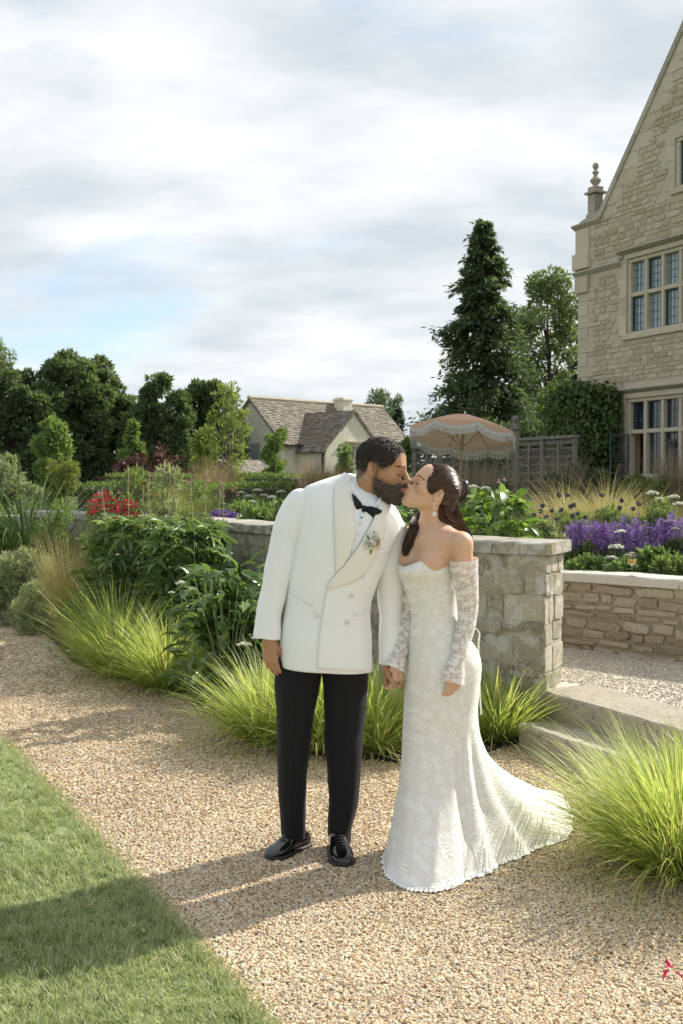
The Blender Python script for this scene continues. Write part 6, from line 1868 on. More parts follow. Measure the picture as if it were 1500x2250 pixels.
# --- jacket
JR = [xring(718,1467,3,100,.152), xring(717,1410,3,100,.150), xring(720,1335,2,92,.134), xring(733,1272,6,97,.140), xring(752,1203,12,104,.150),
      xring(766,1148,17,114,.140), xring(775,1112,19,113,.118), xring(782,1092,19,96,.100), xring(787,1075,20,70,.082), xring(791,1060,22,47,.068), xring(793,1054,24,42,.062)]
V, F = loft(JR, 88, 7, 2.3)
V = crumple(V, .0045, 8, 3)
jacket = man_part('jacket', V, F, M['white_wool'])
JV = V.copy(); JB = BVHTree.FromPolygons([tuple(v) for v in V], [tuple(int(i) for i in q) for q in F[0]])
def sleeve(pts, name='sleeve'):
    """pts: px, py, dd, half width px, half depth m"""
    rg = []
    for i, (x,y,dd,hw,dp) in enumerate(pts):
        a = pts[max(i-1,0)]; b = pts[min(i+1,len(pts)-1)]
        ang = math.atan2(-(b[0]-a[0]), (b[1]-a[1])) if i else math.atan2(-(b[0]-a[0]), (b[1]-a[1]))
        u = Vector((math.cos(ang),0,-math.sin(ang)*1))*(hw/M2)
        rg.append((Q(x,y,dd), u, Vector((0,dp,0))))
    def md(t, th): return 1+.034*np.sin(t*30+1.8*np.sin(th+.6))*np.exp(-((t-.55)/.20)**2)+.014*np.sin(t*17+th*2)
    V, F = loft(rg, 40, 8, 2.1, True, md)
    return man_part(name, crumple(V,.0035,9,7), F, M['white_wool'], jacket)
slR = sleeve([(690,1082,.0,10,.035),(672,1098,.0,34,.062),(648,1140,-.0,40,.072),(632,1190,-.0,37,.070),(618,1245,-.01,34,.066),(603,1300,-.02,30,.062),(592,1350,-.035,28,.058),(588,1392,-.05,30,.054),(587,1400,-.05,30.5,.054)])
slL = sleeve([(862,1140,.015,14,.04),(868,1160,.02,26,.060),(864,1200,.03,31,.064),(859,1250,.04,30,.062),(857,1310,.05,28,.058),(857,1370,.04,26,.054),(855,1425,.015,24,.050),(854,1452,.005,23,.048),(854,1458,.005,23,.048)])
def drape(name, left, right, nu, nv, lift, mat, parent, bulge=0.0, tree=None, thick=.004, edge=0.0, taper=None, smooth=True):
    """cloth between two picture-space edges, laid on the jacket front"""
    Lp = catmull([(a,b,0) for a,b in left], max(1,nv//(len(left)-1))); Rp = catmull([(a,b,0) for a,b in right], max(1,nv//(len(right)-1)))
    m = min(len(Lp),len(Rp)); o = Vector((0,0,CAM_H)); rows = []
    last = D0-.14
    for j in range(m):
        row = []
        for i in range(nu+1):
            s = i/nu; x = Lp[j,0]*(1-s)+Rp[j,0]*s; y = Lp[j,1]*(1-s)+Rp[j,1]*s
            d = ray(x,y).normalized(); h = (tree or JB).ray_cast(o, d)
            dist = h[3] if h[0] is not None else last
            last = dist
            lf = lift*(1 if taper is None else taper(s)) + bulge*math.sin(math.pi*s)
            row.append((o+d*(dist-lf), d))
        rows.append(row)
    V = [p for row in rows for p,d in row]; k = nu+1; n0 = len(V)
    V += [p+d*(thick+ (lift-thick)*0) for row in rows for p,d in row]
    F = []
    for j in range(m-1):
        for i in range(nu):
            a = j*k+i; F.append((a,a+k,a+k+1,a+1)); F.append((n0+a,n0+a+1,n0+a+k+1,n0+a+k))
    for j in range(m-1):
        F.append((j*k, n0+j*k, n0+(j+1)*k, (j+1)*k)); F.append((j*k+nu,(j+1)*k+nu,n0+(j+1)*k+nu,n0+j*k+nu))
    for i in range(nu):
        F.append((i,i+1,n0+i+1,n0+i)); e = (m-1)*k; F.append((e+i,n0+e+i,n0+e+i+1,e+i+1))
    return man_part(name, V, F, mat, parent, smooth)
# shirt front, jacket overlap, lapels
shirt = drape('shirt', [(764,1060),(768,1110),(770,1160),(772,1212)], [(838,1092),(822,1130),(800,1172),(776,1214)], 10, 12, .004, M['shirt'], man)
drape('placket', [(792,1120),(787,1150),(781,1180),(775,1205)], [(803,1122),(796,1152),(788,1182),(779,1206)], 3, 9, .006, M['shirt'], shirt)
drape('front_overlap', [(719,1290),(709,1350),(701,1410),(697,1470)], [(800,1262),(800,1340),(806,1400),(808,1478)], 14, 15, .0075, M['white_wool'], jacket, taper=lambda s: 1-s*.95, thick=.006)
drape('lapel', [(756,1050),(736,1066),(734,1130),(736,1195),(739,1262)], [(770,1048),(775,1085),(777,1140),(778,1188),(757,1238)], 6, 16, .008, M['lapel'], jacket, bulge=.002, thick=.005)
drape('lapel', [(836,1093),(818,1143),(792,1192),(760,1236),(718,1289)], [(849,1100),(846,1165),(826,1222),(789,1272),(721,1296)], 8, 16, .011, M['lapel'], jacket, bulge=.003, thick=.007)
# jacket collar round the back of the neck
cr = []
for a in np.linspace(R(150), R(395), 22):
    pass
col_pts = [(762,1050,-.055),(755,1046,.0),(768,1040,.06),(800,1048,.085),(832,1070,.065),(845,1092,.01),(842,1100,-.05)]
cp = catmull([tuple(Q(*q)) for q in col_pts], 5); V = []; F = []
for i, p in enumerate(cp):
    c = np.array(tuple(Q(798,1075,.01))); o_ = p-c; o_[2] = 0; o_ = unit(o_)
    dn = np.array([-.25,0,-1])*.045
    V += [p, p+o_*.010-np.array([0,0,.004]), p+dn+o_*.022, p+dn+o_*.010]
for i in range(len(cp)-1):
    for k in range(4): F.append((i*4+k,i*4+(k+1)%4,i*4+4+(k+1)%4,i*4+4+k))
man_part('collar', V, F, M['lapel'], jacket)
# shirt collar: standing band with two folded points
ax_u = unit(np.array([.30,0,.95])); 
V = []; F = []; n_ = 40; c = np.array(tuple(Q(799,1080,.0)))
e1 = unit(np.array([.80,0,-.60])); e2 = np.array([0,1.,0])
for i in range(n_):
    a = 2*math.pi*i/n_; d_ = e1*math.cos(a)+e2*math.sin(a); rr = .070
    lift_ = .012*math.cos(a)
    V += [c+d_*(rr+.004)-np.array([0,0,.035]), c+d_*(rr+.004)+np.array([.006,0,.010]), c+d_*(rr-.003)+np.array([.006,0,.010]), c+d_*(rr-.003)-np.array([0,0,.035])]
for i in range(n_):
    j = (i+1)%n_
    for k in range(4): F.append((i*4+k,i*4+(k+1)%4,j*4+(k+1)%4,j*4+k))
man_part('shirt_collar', V, F, M['shirt'], shirt)
def flat_poly(name, pts, dd, th, mat, parent, bulge=.0):
    k_ = 1.2 if 'bow' in name else 1.0
    pts3 = [Q(799+(x-799)*k_,1116+(y-1116)*k_,dd) if k_ > 1 else Q(x,y,dd) for x,y in pts]; c = sum(pts3, Vector())/len(pts3); c.y -= bulge; n_ = len(pts3)
    V = pts3+[c]+[p+Vector((0,th,0)) for p in pts3]
    F = [(i,n_,(i+1)%n_) for i in range(n_)]+[(i,(i+1)%n_,n_+1+(i+1)%n_,n_+1+i) for i in range(n_)]+[tuple(range(n_+1,2*n_+1))]
    return man_part(name, V, F, mat, parent)
flat_poly('collar_point', [(767,1052),(776,1062),(790,1082),(800,1104),(786,1108),(772,1088)], -.092, .01, M['shirt'], shirt, .006)
flat_poly('collar_point', [(838,1088),(832,1098),(822,1108),(806,1106),(812,1118),(832,1112)], -.098, .01, M['shirt'], shirt, .004)
# bow tie
bt = flat_poly('bow_tie', [(777,1089),(783,1094),(794,1107),(797,1116),(793,1127),(782,1134),(780,1124),(779,1108)], -.118, .022, M['black_satin'], man, .012)
flat_poly('bow_wing', [(800,1113),(812,1113),(822,1116),(832,1121),(829,1126),(822,1129),(817,1138),(808,1131),(800,1124)], -.120, .022, M['black_satin'], bt, .012)
kc = Q(798.5,1117,-.128); v, f = loft([(kc+Vector((0,0,.013)),Vector((.006,0,0)),Vector((0,.008,0))),(kc,Vector((.011,0,0)),Vector((0,.012,0))),(kc-Vector((0,0,.015)),Vector((.007,0,0)),Vector((0,.008,0)))],16,4)
man_part('bow_knot', v, f, M['black_satin'], bt)
# buttons, pockets
def surf(x, y, lift=.0):
    o = Vector((0,0,CAM_H)); d = ray(x,y).normalized(); h = JB.ray_cast(o,d); return o+d*((h[3] if h[0] is not None else D0-.14)-lift)
def button(x, y, r, mat, parent, lift=.010):
    p = surf(x,y,lift); mb = MB().lathe([(r*.6,.003),(r,.0015),(r,-.001),(r*.75,-.0045),(.0008,-.005)], 14)
    V = np.array(mb.v); V = np.stack([V[:,0], V[:,2], V[:,1]],-1)+np.array(tuple(p)); man_part('button', V, mb.f, mat, parent)
M['pearl_button'] = simple_mat('covered_button', (.74,.70,.62), .4, .05)
for x, y in ((697,1352),(772,1309),(762,1367),(723,1292)): button(x, y, .0095, M['pearl_button'], jacket, .011)
for x, y in ((790,1150),(786,1172)): button(x, y, .005, M['pearl_button'], shirt, .010)
button(793, 1137, .004, M['black_satin'], shirt, .010)
for (a, b_) in (((635,1293),(686,1325)),((777,1349),(811,1337)),((820,1212),(858,1202))):
    th_ = 7 if a[1] > 1250 else 11
    drape('pocket_welt', [(a[0],a[1]),(a[0]*.5+b_[0]*.5,a[1]*.5+b_[1]*.5),(b_[0],b_[1])], [(a[0]-1,a[1]+th_),(a[0]*.5+b_[0]*.5-1,a[1]*.5+b_[1]*.5+th_),(b_[0]-1,b_[1]+th_)], 3, 8, .0055, M['white_wool'], jacket, bulge=.003, thick=.004)
for i, y in enumerate((1350,1362,1374)):
    p = Q(564-i*1.5, y, -.055); mb = MB().lathe([(.004,-.002),(.006,0),(.004,.002)],10); V = np.array(mb.v); man_part('cuff_button', np.stack([V[:,2],V[:,1],V[:,0]],-1)+np.array(tuple(p)), mb.f, M['pearl_button'], slR)
# boutonniere
bc = surf(818,1190,.022)
M['petal_white'] = petal_mat('ivory_petal', (.84,.81,.72), .08); M['petal_peach'] = petal_mat('peach_petal', (.82,.60,.45), .10)
bt2 = None
for k, (ox, oz, n_, s, mt) in enumerate([(-.018,-.012,16,.024,'petal_white'),(.004,.016,16,.026,'petal_white'),(.018,-.002,12,.020,'petal_peach'),(-.002,-.008,10,.018,'petal_white'),(.012,-.022,8,.018,'petal_peach')]):
    dr = rand_dirs(n_,-1,1); dr[:,1] = -np.abs(dr[:,1])*.8
    v, f, r = scatter(LEAF6, np.array(tuple(bc))+np.array([ox,-.004*k*.3,oz])+dr*.002, dr, rand_dirs(n_)+np.array([0,-1,0]), s, s*.9)
    o = man_part('boutonniere' if bt2 is None else 'flower', v, f, M[mt], man if bt2 is None else bt2, attrs={'rnd': r})
    if bt2 is None: bt2 = o
v, f, r = scatter(LEAF6, np.array(tuple(bc))+np.array([(-.012,.004,.006),(-.004,.004,-.03),(.0,.002,.02)]), [(-.5,-.2,.8),(-.3,-.1,-1),(.2,-.3,1)], [(0,-1,.1)]*3, .028, .010)
man_part('leaf', v, f, M['herb'], bt2, attrs={'rnd': r})
# trousers
def leg(pts):
    rg = [(Q(x,y,dd), Vector((hw/M2,0,0)), Vector((0,dp,0))) for x,y,dd,hw,dp in pts]
    def md(t, th): return 1+.075*np.exp(-((th-1.5*math.pi)/.10)**2)+.012*np.sin(t*26+np.cos(th)*2)*t+.03*np.exp(-((t-.96)/.03)**2)*np.sin(th*3)
    V, F = loft(rg, 56, 8, 2.0, True, md)
    return crumple(V,.004,10,2), F
V, F = leg([(664,1440,.01,50,.095),(655,1490,.005,51.5,.102),(650,1570,.005,42,.100),(646,1640,.01,37.5,.096),(644,1700,.02,33,.090),(643.5,1760,.03,30,.084),(645,1815,.035,27.5,.080),(645.5,1838,.04,27,.079)])
tr = man_part('trousers', V, F, M['black_wool'])
V, F = leg([(752,1440,.01,52,.095),(759,1490,.005,50,.102),(757,1570,.005,44,.100),(755,1640,.01,41,.096),(756,1700,.02,36.5,.090),(754,1760,.03,32,.084),(746,1815,.025,25.5,.080),(745,1846,.02,24.5,.079)])
man_part('trouser_leg', V, F, M['black_wool'], tr)
nl = 56; m_ = (len(V)-2)//nl; kk = nl-3
A_ = V[:m_*nl].reshape(m_,nl,3)[m_//8:]; cen_ = A_.mean(1)
V2 = []
for i in range(len(A_)):
    for q in (kk, kk+1):
        o_ = A_[i,q]-cen_[i]; V2.append(cen_[i]+o_*1.012)
man_part('satin_stripe', V2, [(2*i,2*i+1,2*i+3,2*i+2) for i in range(len(A_)-1)], M['black_satin'], tr)
# shoes
def shoe(heel, toe):
    h = Vector(heel); tdir = (Vector(toe)-h); Ls = tdir.length; fx = tdir/Ls; fy = Vector((-fx.y,fx.x,0)); fz = Vector((0,0,1))
    prof = [(-.012,.026,.028,.066),(.02,.034,.034,.088),(.07,.036,.036,.104),(.115,.036,.040,.102),(.15,.039,.045,.086),(.185,.041,.050,.069),(.22,.040,.052,.058),(.255,.034,.048,.050),(.283,.024,.037,.040),(.302,.010,.017,.028)]
    rg = []
    for x, hh, w, top in prof:
        x = x/.302*Ls; zt = top; zb = .020
        rg.append((h+fx*x+fz*((zt+zb)/2), fy*w*.92, fz*((zt-zb)/2)))
    V, F = loft(rg, 28, 4, 2.4)
    o = man_part('shoe', V, F, M['patent'])
    rg = [(h+fx*(x/.302*Ls)+fz*.012, fy*(w*1.08), fz*.012) for x,hh,w,top in prof]
    rg = [(h+fx*(-.014)+fz*.012, fy*.018, fz*.012)]+rg+[(h+fx*(Ls+.006)+fz*.012, fy*.006, fz*.010)]
    V, F = loft(rg, 24, 3, 5.0); man_part('sole', V, F, M['sole'], o)
    mb = MB().extr([h+fx*-.012-fy*.03, h+fx*.065-fy*.034, h+fx*.065+fy*.034, h+fx*-.012+fy*.03],(0,0,0),(0,0,.016)); man_part('heel', [Vector(v)+Vector((0,0,-.0)) for v in mb.v], mb.f, M['sole'], o, False)
    for i in range(4):
        x = (.135+.016*i)/.302*Ls; zt = .098-.0085*i
        mb = MB().tube([h+fx*x-fy*.018+fz*(zt-.004), h+fx*(x+.004)+fz*(zt+.003), h+fx*x+fy*.018+fz*(zt-.004)], .0022, 5); man_part('lace', mb.v, mb.f, M['black_satin'], o)
    mb = MB().tube([h+fx*(.190/.302*Ls)-fy*.030+fz*.058, h+fx*(.196/.302*Ls)+fz*.0675, h+fx*(.190/.302*Ls)+fy*.030+fz*.058], .0018, 5); man_part('toe_cap_seam', mb.v, mb.f, M['patent'], o)
s1a = G(672,1862); s1b = G(591,1893); shoe(s1a, s1b)
s2a = G(735,1868); s2b = G(757,1909); shoe(s2a, s2b)

# ------------------------------------------------------------------ the bride
DW = 4.70
def QW(px, py, dd=0.0): return P(px, py, DW+dd)
MW = 2400/DW
wom = empty('person', (*QW(970,1060)[:2], 0)); wom_o = Vector(wom.location)
tag(wom, 'woman in off-shoulder white lace gown with long train, hair half up, kissing the man', 'person')
def wp(name, V, F, mat, parent=None, smooth=True, attrs=None): return bm_(name, V, F, mat, parent or wom, smooth, attrs, wom_o)
fl = Field((.16, 4.36, .72), (.66, 4.98, 1.78), .003)
wpz = [xf(q, OW, RW_, SW) for q in head_prims(False)]
hbw = toW((-.032,0,-.052))
fw = unit(np.array([-.72,-.69,0])); lw = unit(np.array([.69,-.72,0]))      # her front, her left (near) side
ch = np.array(tuple(QW(947,1195,.02)))
wpz += [rc(hbw, QW(948,1160,.02), .047, .053, .025), rc(QW(948,1160,.02), QW(948,1180,.02), .055, .07, .03)]
shn = ch+lw*.165+np.array([0,0,.008]); shf = ch-lw*.150+np.array([0,0,.020])
wpz += [rc(ch+np.array([0,0,.030])+lw*.03, shn, .046, .048, .035), rc(ch+np.array([0,0,.030])-lw*.03, shf, .046, .046, .035)]
wpz += [rc(ch+fw*.005, np.array(tuple(QW(950,1260,.02))), .088, .088, .04), rc(ch+lw*.06, np.array(tuple(QW(962,1262,.0))), .075, .07, .04), rc(ch-lw*.06, np.array(tuple(QW(935,1262,.06))), .075, .07, .04)]
wpz += [rc(QW(950,1260,.02), QW(953,1345,.02), .085,.075,.04), rc(QW(953,1345,.02), QW(970,1450,.02), .075,.10,.04)]
for s in (-1,1):
    bcn = ch+fw*.070+lw*.056*s+np.array([0,0,-.074])
    wpz.append(el(bcn, (.054,.054,.056), k=.035))
wpz.append(rc(ch+fw*.075+lw*.02+np.array([0,0,.035]), ch+fw*.02+lw*.12+np.array([0,0,.048]), .010,.010,.02))     # collar bone
NA = [tuple(shn), tuple(QW(1027,1335,-.06)), tuple(QW(1001,1462,-.13))]; FA = [tuple(shf), tuple(QW(899,1338,.10)), tuple(QW(874,1456,.0))]
for c3 in (NA, FA):
    wpz += [rc(c3[0], c3[1], .046,.036,.02), rc(c3[1], c3[2], .035,.0235,.02)]
wpz += hand_prims(NA[2], (-.16,-.08,-1), (-.8,-.5,0), (.35,-.9,.1), .86, (.35,.5,.4), .03, (.15,1.0))
wpz += hand_prims(FA[2], (-.10,-.16,-1), (-.5,-.75,.0), (.62,-.75,.2), .84, (.6,.8,.6), .03, (.2,1.0))
for q in wpz: fl.add(q)
WV, WF = fl.surface()
hl = locW(WV); inhead = (np.abs(hl) < .18).all(1)[:,None]
col = np.tile(np.array([.68,.425,.29]),(len(WV),1))
cheek = (spot((.062,-.05,-.018),(.03,.025,.022))+spot((.062,.05,-.018),(.03,.025,.022)))*inhead
col = tint(col, np.clip(cheek,0,1)*.35, (.62,.30,.22)); col = tint(col, np.clip(spot((.115,0,-.02),(.015,.015,.015))*inhead,0,1)*.25, (.62,.30,.22))
col = tint(col, np.clip(spot((.106,0,-.055),(.012,.020,.010))*1.6,0,1)*inhead*.65, (.55,.20,.17))
for s in (-1,1): col = tint(col, np.clip(spot((.088,.032*s,.006),(.012,.018,.009))*1.2,0,1)*inhead*.30, (.36,.19,.13))  # eyelid shading painted into her skin colour
wp('body', WV, WF, M['skin_w'], attrs={'skin': col})
for s in (-1,1):
    brow(ftw, toW, wp, M['hair_w'], s, .0022, 110, .029)
    lash(ftw, toW, wp, s, .0020)
# hair
def zhw(x): return np.interp(x, [-.14,-.10,-.07,-.045,-.030,-.008,.012,.030,.048,.060,.072,.082,.1], [-.085,-.080,-.060,-.020,.026,.034,-.012,-.012,.002,.026,.054,.074,.095])
cr_ = [q for q in head_prims(False) if q[-1] == '+'][:6]
V, F = local_shell(cr_, lambda p: (zhw(p[...,0])-p[...,2])*.8, lambda p: np.clip(.006+.06*(p[...,2]-.02)+.06*(-p[...,0]), .005, .014), (-.15,-.11,-.11), (.12,.11,.17), .003)
wh = wp('hair', toW(V), F, M['hair_w'], attrs={'rnd': np.random.rand(len(V))*.3})
VB = BVHTree.FromPolygons([tuple(v) for v in V], [tuple(int(i) for i in q) for q in F])
# strands drawn back to the bun
lines = []; bund = np.array([-.90,0,.36]); cen = np.array([-.012,0,.034])
for i in range(520):
    x = random.uniform(-.02,.080); s = random.choice((-1,1)); z = float(zhw(np.array([x])))+random.uniform(.0,.07)
    y = s*random.uniform(.0,.085)
    p0 = np.array([x,y,max(z,.03 if abs(y) < .05 else z)]); d0 = unit(p0-cen); d1 = unit(bund+np.random.normal(0,.10,3)*np.array([.3,1,1]))
    if d0[0] < -.4: continue
    pts = []
    for t in np.linspace(0,1,12):
        d = unit(d0*(1-t)+d1*t+np.array([0,0,.10*math.sin(math.pi*t)*(1 if d0[2] > 0 else .3)]))
        h = VB.ray_cast(Vector(cen+d*.25), Vector(-d))
        if h[0] is None: continue
        pts.append(np.array(h[0])+d*random.uniform(.0005,.002))
    if len(pts) > 5: lines.append(np.array(pts))
v, f, r = strands_mesh(lines, .0011); wp('strands', toW(v), f, M['hair_w'], wh, attrs={'rnd': r})
def bundle(guide, wid, n, r, wave=.006, taper=True, to=None, flat=.6):
    g = catmull(guide, 6); m = len(g); out = []
    t = unit(np.gradient(g,axis=0)); u = unit(np.cross(t, np.array([.1,1,.05]))); w = np.cross(t,u)
    wd = np.interp(np.linspace(0,1,m), np.linspace(0,1,len(wid)), wid)
    for i in range(n):
        a = random.uniform(0,6.28); q = math.sqrt(random.random()); ph = random.uniform(0,6.28); fr = random.uniform(1.2,2.2)
        s = np.linspace(0,1,m); e = int(m*random.uniform(.8,1.0))
        c1 = np.cos(a+s*1.2)*q*wd + wave*np.sin(ph+s*fr*6.28)*s; c2 = np.sin(a+s*1.2)*q*wd*flat + wave*np.cos(ph*1.3+s*fr*6.28)*s
        out.append((g+u*c1[:,None]+w*c2[:,None])[:max(e,6)])
    return out
# twisted bun
bl = []
bcn = toW((-.120,0,.075))
for i in range(150):
    a0 = random.uniform(0,6.28); q = random.uniform(.3,1.0); pts = []
    for t in np.linspace(0,1,12):
        a = a0+t*4.2
        pts.append((-.114-.024*math.sin(math.pi*t)*q+random.uniform(-.0005,.0005), .030*q*math.cos(a), .070-.042+ .092*t*.9 - .01 + .006*math.sin(a)))
    bl.append(toW(np.array(pts)))
v, f, r = strands_mesh(bl, .0022); wp('bun', v, f, M['hair_w'], wh, attrs={'rnd': r*.8})
fd = Field(bcn-.09, bcn+.09, .003)
for q in (el((-.110,0,.070),(.032,.034,.056),k=.01), rc((-.085,0,.0),(-.10,0,-.045),.045,.035,.02)): fd.add(xf(q, OW, RW_, SW))
V, F = fd.surface(); wp('bun_core', V, F, M['hair_w'], wh, attrs={'rnd': np.random.rand(len(V))*.2})
nape = toW((-.09,.0,-.02))
WQ = lambda *a: np.array(tuple(QW(*a)))
g1 = [nape+np.array([0,0,.03]), WQ(990,1118,.0), WQ(1000,1142,.04), WQ(1022,1172,.08), WQ(1036,1205,.09)]
g2 = [toW((-.06,.05,-.02)), WQ(965,1112,-.035), WQ(980,1140,-.02), WQ(1005,1150,.05), WQ(1030,1180,.09)]
WB = BVHTree.FromPolygons([tuple(v) for v in WV], [tuple(int(a) for a in q) for q in WF])
def on_skin(x, y, lift, dd):
    o = Vector((0,0,CAM_H)); d = ray(x,y).normalized(); h = WB.ray_cast(o,d)
    return np.array(tuple(o+d*(h[3]-lift))) if h[0] is not None else WQ(x,y,dd)
g3 = [nape+np.array([-.01,.04,0]), WQ(940,1128,.10), WQ(920,1142,.085), on_skin(911,1160,.012,.03), on_skin(902,1182,.016,.0), on_skin(893,1204,.018,-.03), on_skin(886,1222,.018,-.05)]
for g_, wd, n_ in ((g1,[.030,.035,.030,.020,.012],130),(g2,[.028,.034,.034,.024,.010],150),(g3,[.028,.032,.030,.026,.024,.020,.010],170)):
    v, f, r = strands_mesh(bundle(g_, wd, n_, .002), .0024); wp('hair_lock', v, f, M['hair_w'], wh, attrs={'rnd': r})
fly = []
for i in range(40):
    p = toW((random.uniform(-.11,.05), random.uniform(-.06,.06), random.uniform(.10,.135))); d = np.random.normal(0,.02,3); fly.append(np.array([p, p+d*.5+np.array([.004,0,.004]), p+d+np.array([.015,0,0])]))
v, f, r = strands_mesh(fly, .0004); wp('flyaway_hair', v, f, M['hair_w'], wh, attrs={'rnd': r})
# --- gown
def lace_nodes(n, l, scale):
    def mth(op, a, b=None, c=None):
        m = n.new('ShaderNodeMath'); m.operation = op
        for i, q in enumerate((a,b,c)):
            if q is None: continue
            if isinstance(q,(int,float)): m.inputs[i].default_value = q
            else: l.new(q, m.inputs[i])
        return m.outputs[0]
    tc = n.new('ShaderNodeTexCoord'); vec = tc.outputs['Object']
    sp = n.new('ShaderNodeSeparateXYZ'); l.new(vec, sp.inputs[0])
    cb = n.new('ShaderNodeCombineXYZ'); l.new(mth('ADD', sp.outputs[0], mth('MULTIPLY', sp.outputs[1], .6)), cb.inputs[0]); l.new(sp.outputs[2], cb.inputs[1])
    v = n.new('ShaderNodeTexVoronoi'); v.voronoi_dimensions = '2D'; v.feature = 'F1'; v.inputs['Scale'].default_value = scale; v.inputs['Randomness'].default_value = .85
    l.new(cb.outputs[0], v.inputs['Vector'])
    df = n.new('ShaderNodeVectorMath'); df.operation = 'SUBTRACT'; l.new(cb.outputs[0], df.inputs[0]); l.new(v.outputs['Position'], df.inputs[1])
    s2 = n.new('ShaderNodeSeparateXYZ'); l.new(df.outputs[0], s2.inputs[0])
    rr = mth('MULTIPLY', v.outputs['Distance'], 1.0)
    sc = n.new('ShaderNodeSeparateColor'); l.new(v.outputs['Color'], sc.inputs[0])
    th = mth('ADD', mth('ARCTAN2', s2.outputs[1], s2.outputs[0]), mth('MULTIPLY', sc.outputs[0], 6.28))
    pet = mth('MULTIPLY_ADD', mth('COSINE', mth('MULTIPLY', th, 5.0)), .10, mth('MULTIPLY_ADD', sc.outputs[1], .14, .24))
    dd = mth('SUBTRACT', pet, rr)
    outl = ramp(n, l, mth('ABSOLUTE', dd), [(.0,(1,1,1)),(.05,(0,0,0))])
    fill = ramp(n, l, dd, [(.0,(0,0,0)),(.02,(.62,.62,.62))])
    core = ramp(n, l, rr, [(.06,(1,1,1)),(.09,(0,0,0))])
    f1 = noise(n, l, scale*1.15, 2, .5, vec=vec); vine = ramp(n, l, mth('ABSOLUTE', mth('SUBTRACT', f1, .5)), [(.0,(1,1,1)),(.030,(0,0,0))])
    f2 = noise(n, l, scale*2.6, 2, .5, vec=vec); vin2 = ramp(n, l, mth('ABSOLUTE', mth('SUBTRACT', f2, .5)), [(.0,(.75,.75,.75)),(.055,(0,0,0))])
    a = mixc(n, l, 1.0, outl, fill, 'LIGHTEN'); a = mixc(n, l, 1.0, a, core, 'LIGHTEN'); a = mixc(n, l, 1.0, a, vine, 'LIGHTEN'); a = mixc(n, l, 1.0, a, vin2, 'LIGHTEN')
    return a, fill
m, n, l, b = new_mat('ivory_lace_gown')
ln_, ros = lace_nodes(n, l, 20)
l.new(mixc(n, l, ln_, (.80,.765,.70), (.89,.88,.845)), b.inputs['Base Color'])
b.inputs['Roughness'].default_value = .65; b.inputs['Sheen Weight'].default_value = .3; b.inputs['Specular IOR Level'].default_value = .25
bump(n, l, b, ln_, .55, .004); M['gown'] = m
m, n, l, b = new_mat('sheer_lace')
ln_, ros = lace_nodes(n, l, 34)
b.inputs['Base Color'].default_value = (.84,.82,.78,1); b.inputs['Roughness'].default_value = .7
bump(n, l, b, ln_, .4, .003)
tr_ = n.new('ShaderNodeBsdfTransparent'); mx = n.new('ShaderNodeMixShader')
al = ramp(n, l, ln_, [(0,(.40,.40,.40)),(.6,(.92,.92,.92))]); l.new(al, mx.inputs[0]); l.new(tr_.outputs[0], mx.inputs[1]); l.new(b.outputs[0], mx.inputs[2]); l.new(mx.outputs[0], n['Material Output'].inputs['Surface'])
M['sheer'] = m
M['ribbon'] = cloth_mat('ivory_ribbon', (.82,.80,.75), .5)
hem_def = [(180,G(848,1928)),(205,G(872,1948)),(232,G(905,1963)),(262,G(955,1964)),(283,G(1000,1955)),(300,G(1053,1928)),(318,G(1105,1903)),(332,G(1150,1880)),(345,G(1190,1868)),(357,G(1240,1850)),(368,Vector((1.12,5.22,0))),(380,Vector((1.13,5.60,0))),(392,Vector((1.03,5.66,0))),(405,Vector((.88,5.36,0))),(425,Vector((.72,5.08,0))),(455,Vector((.47,4.95,0))),(490,Vector((.27,4.84,0))),(520,Vector((.18,4.66,0))),(540,G(848,1928))]
ha = np.array([h[0] for h in hem_def],float); hx = np.array([h[1].x for h in hem_def]); hy = np.array([h[1].y for h in hem_def])
NS = 144
deg = 180+np.arange(NS)*360./NS
hemx = np.interp(deg, ha, hx); hemy = np.interp(deg, ha, hy)
for _ in range(3):
    hemx = .5*hemx+.25*(np.roll(hemx,1)+np.roll(hemx,-1)); hemy = .5*hemy+.25*(np.roll(hemy,1)+np.roll(hemy,-1))
up_rings = [(938,1236,63,.108,.02),(938,1252,64.5,.118,.02),(941,1275,60,.108,.02),(947,1305,55.5,.098,.02),(953,1346,50.5,.092,.02),(960,1390,60,.108,.02),(972,1428,74,.125,.02),(974,1472,81,.135,.02),(967,1545,80,.138,.02),(967,1590,82,.140,.02)]
Sx = catmull([(*QW(x,y,dd), hw/MW, dp) for x,y,hw,dp,dd in up_rings], 5)
rad = np.radians(deg); c_, s_ = np.cos(rad), np.sin(rad)
rows = []
for i, q in enumerate(Sx):
    e = 2.15; cx = np.sign(c_)*np.abs(c_)**(2/e); sx = np.sign(s_)*np.abs(s_)**(2/e)
    X = q[0]+q[3]*cx; Y = q[1]+q[4]*sx; Z = np.full(NS, q[2])
    t = i/(len(Sx)-1)
    # bust: fuller towards her front-left of picture
    bst = math.exp(-((t-.09)/.10)**2)
    fr = np.exp(-(((deg-238+180)%360-180)/42.)**2); X += -.018*bst*fr; Y += -.034*bst*fr
    rows.append(np.stack([X,Y,Z],-1))
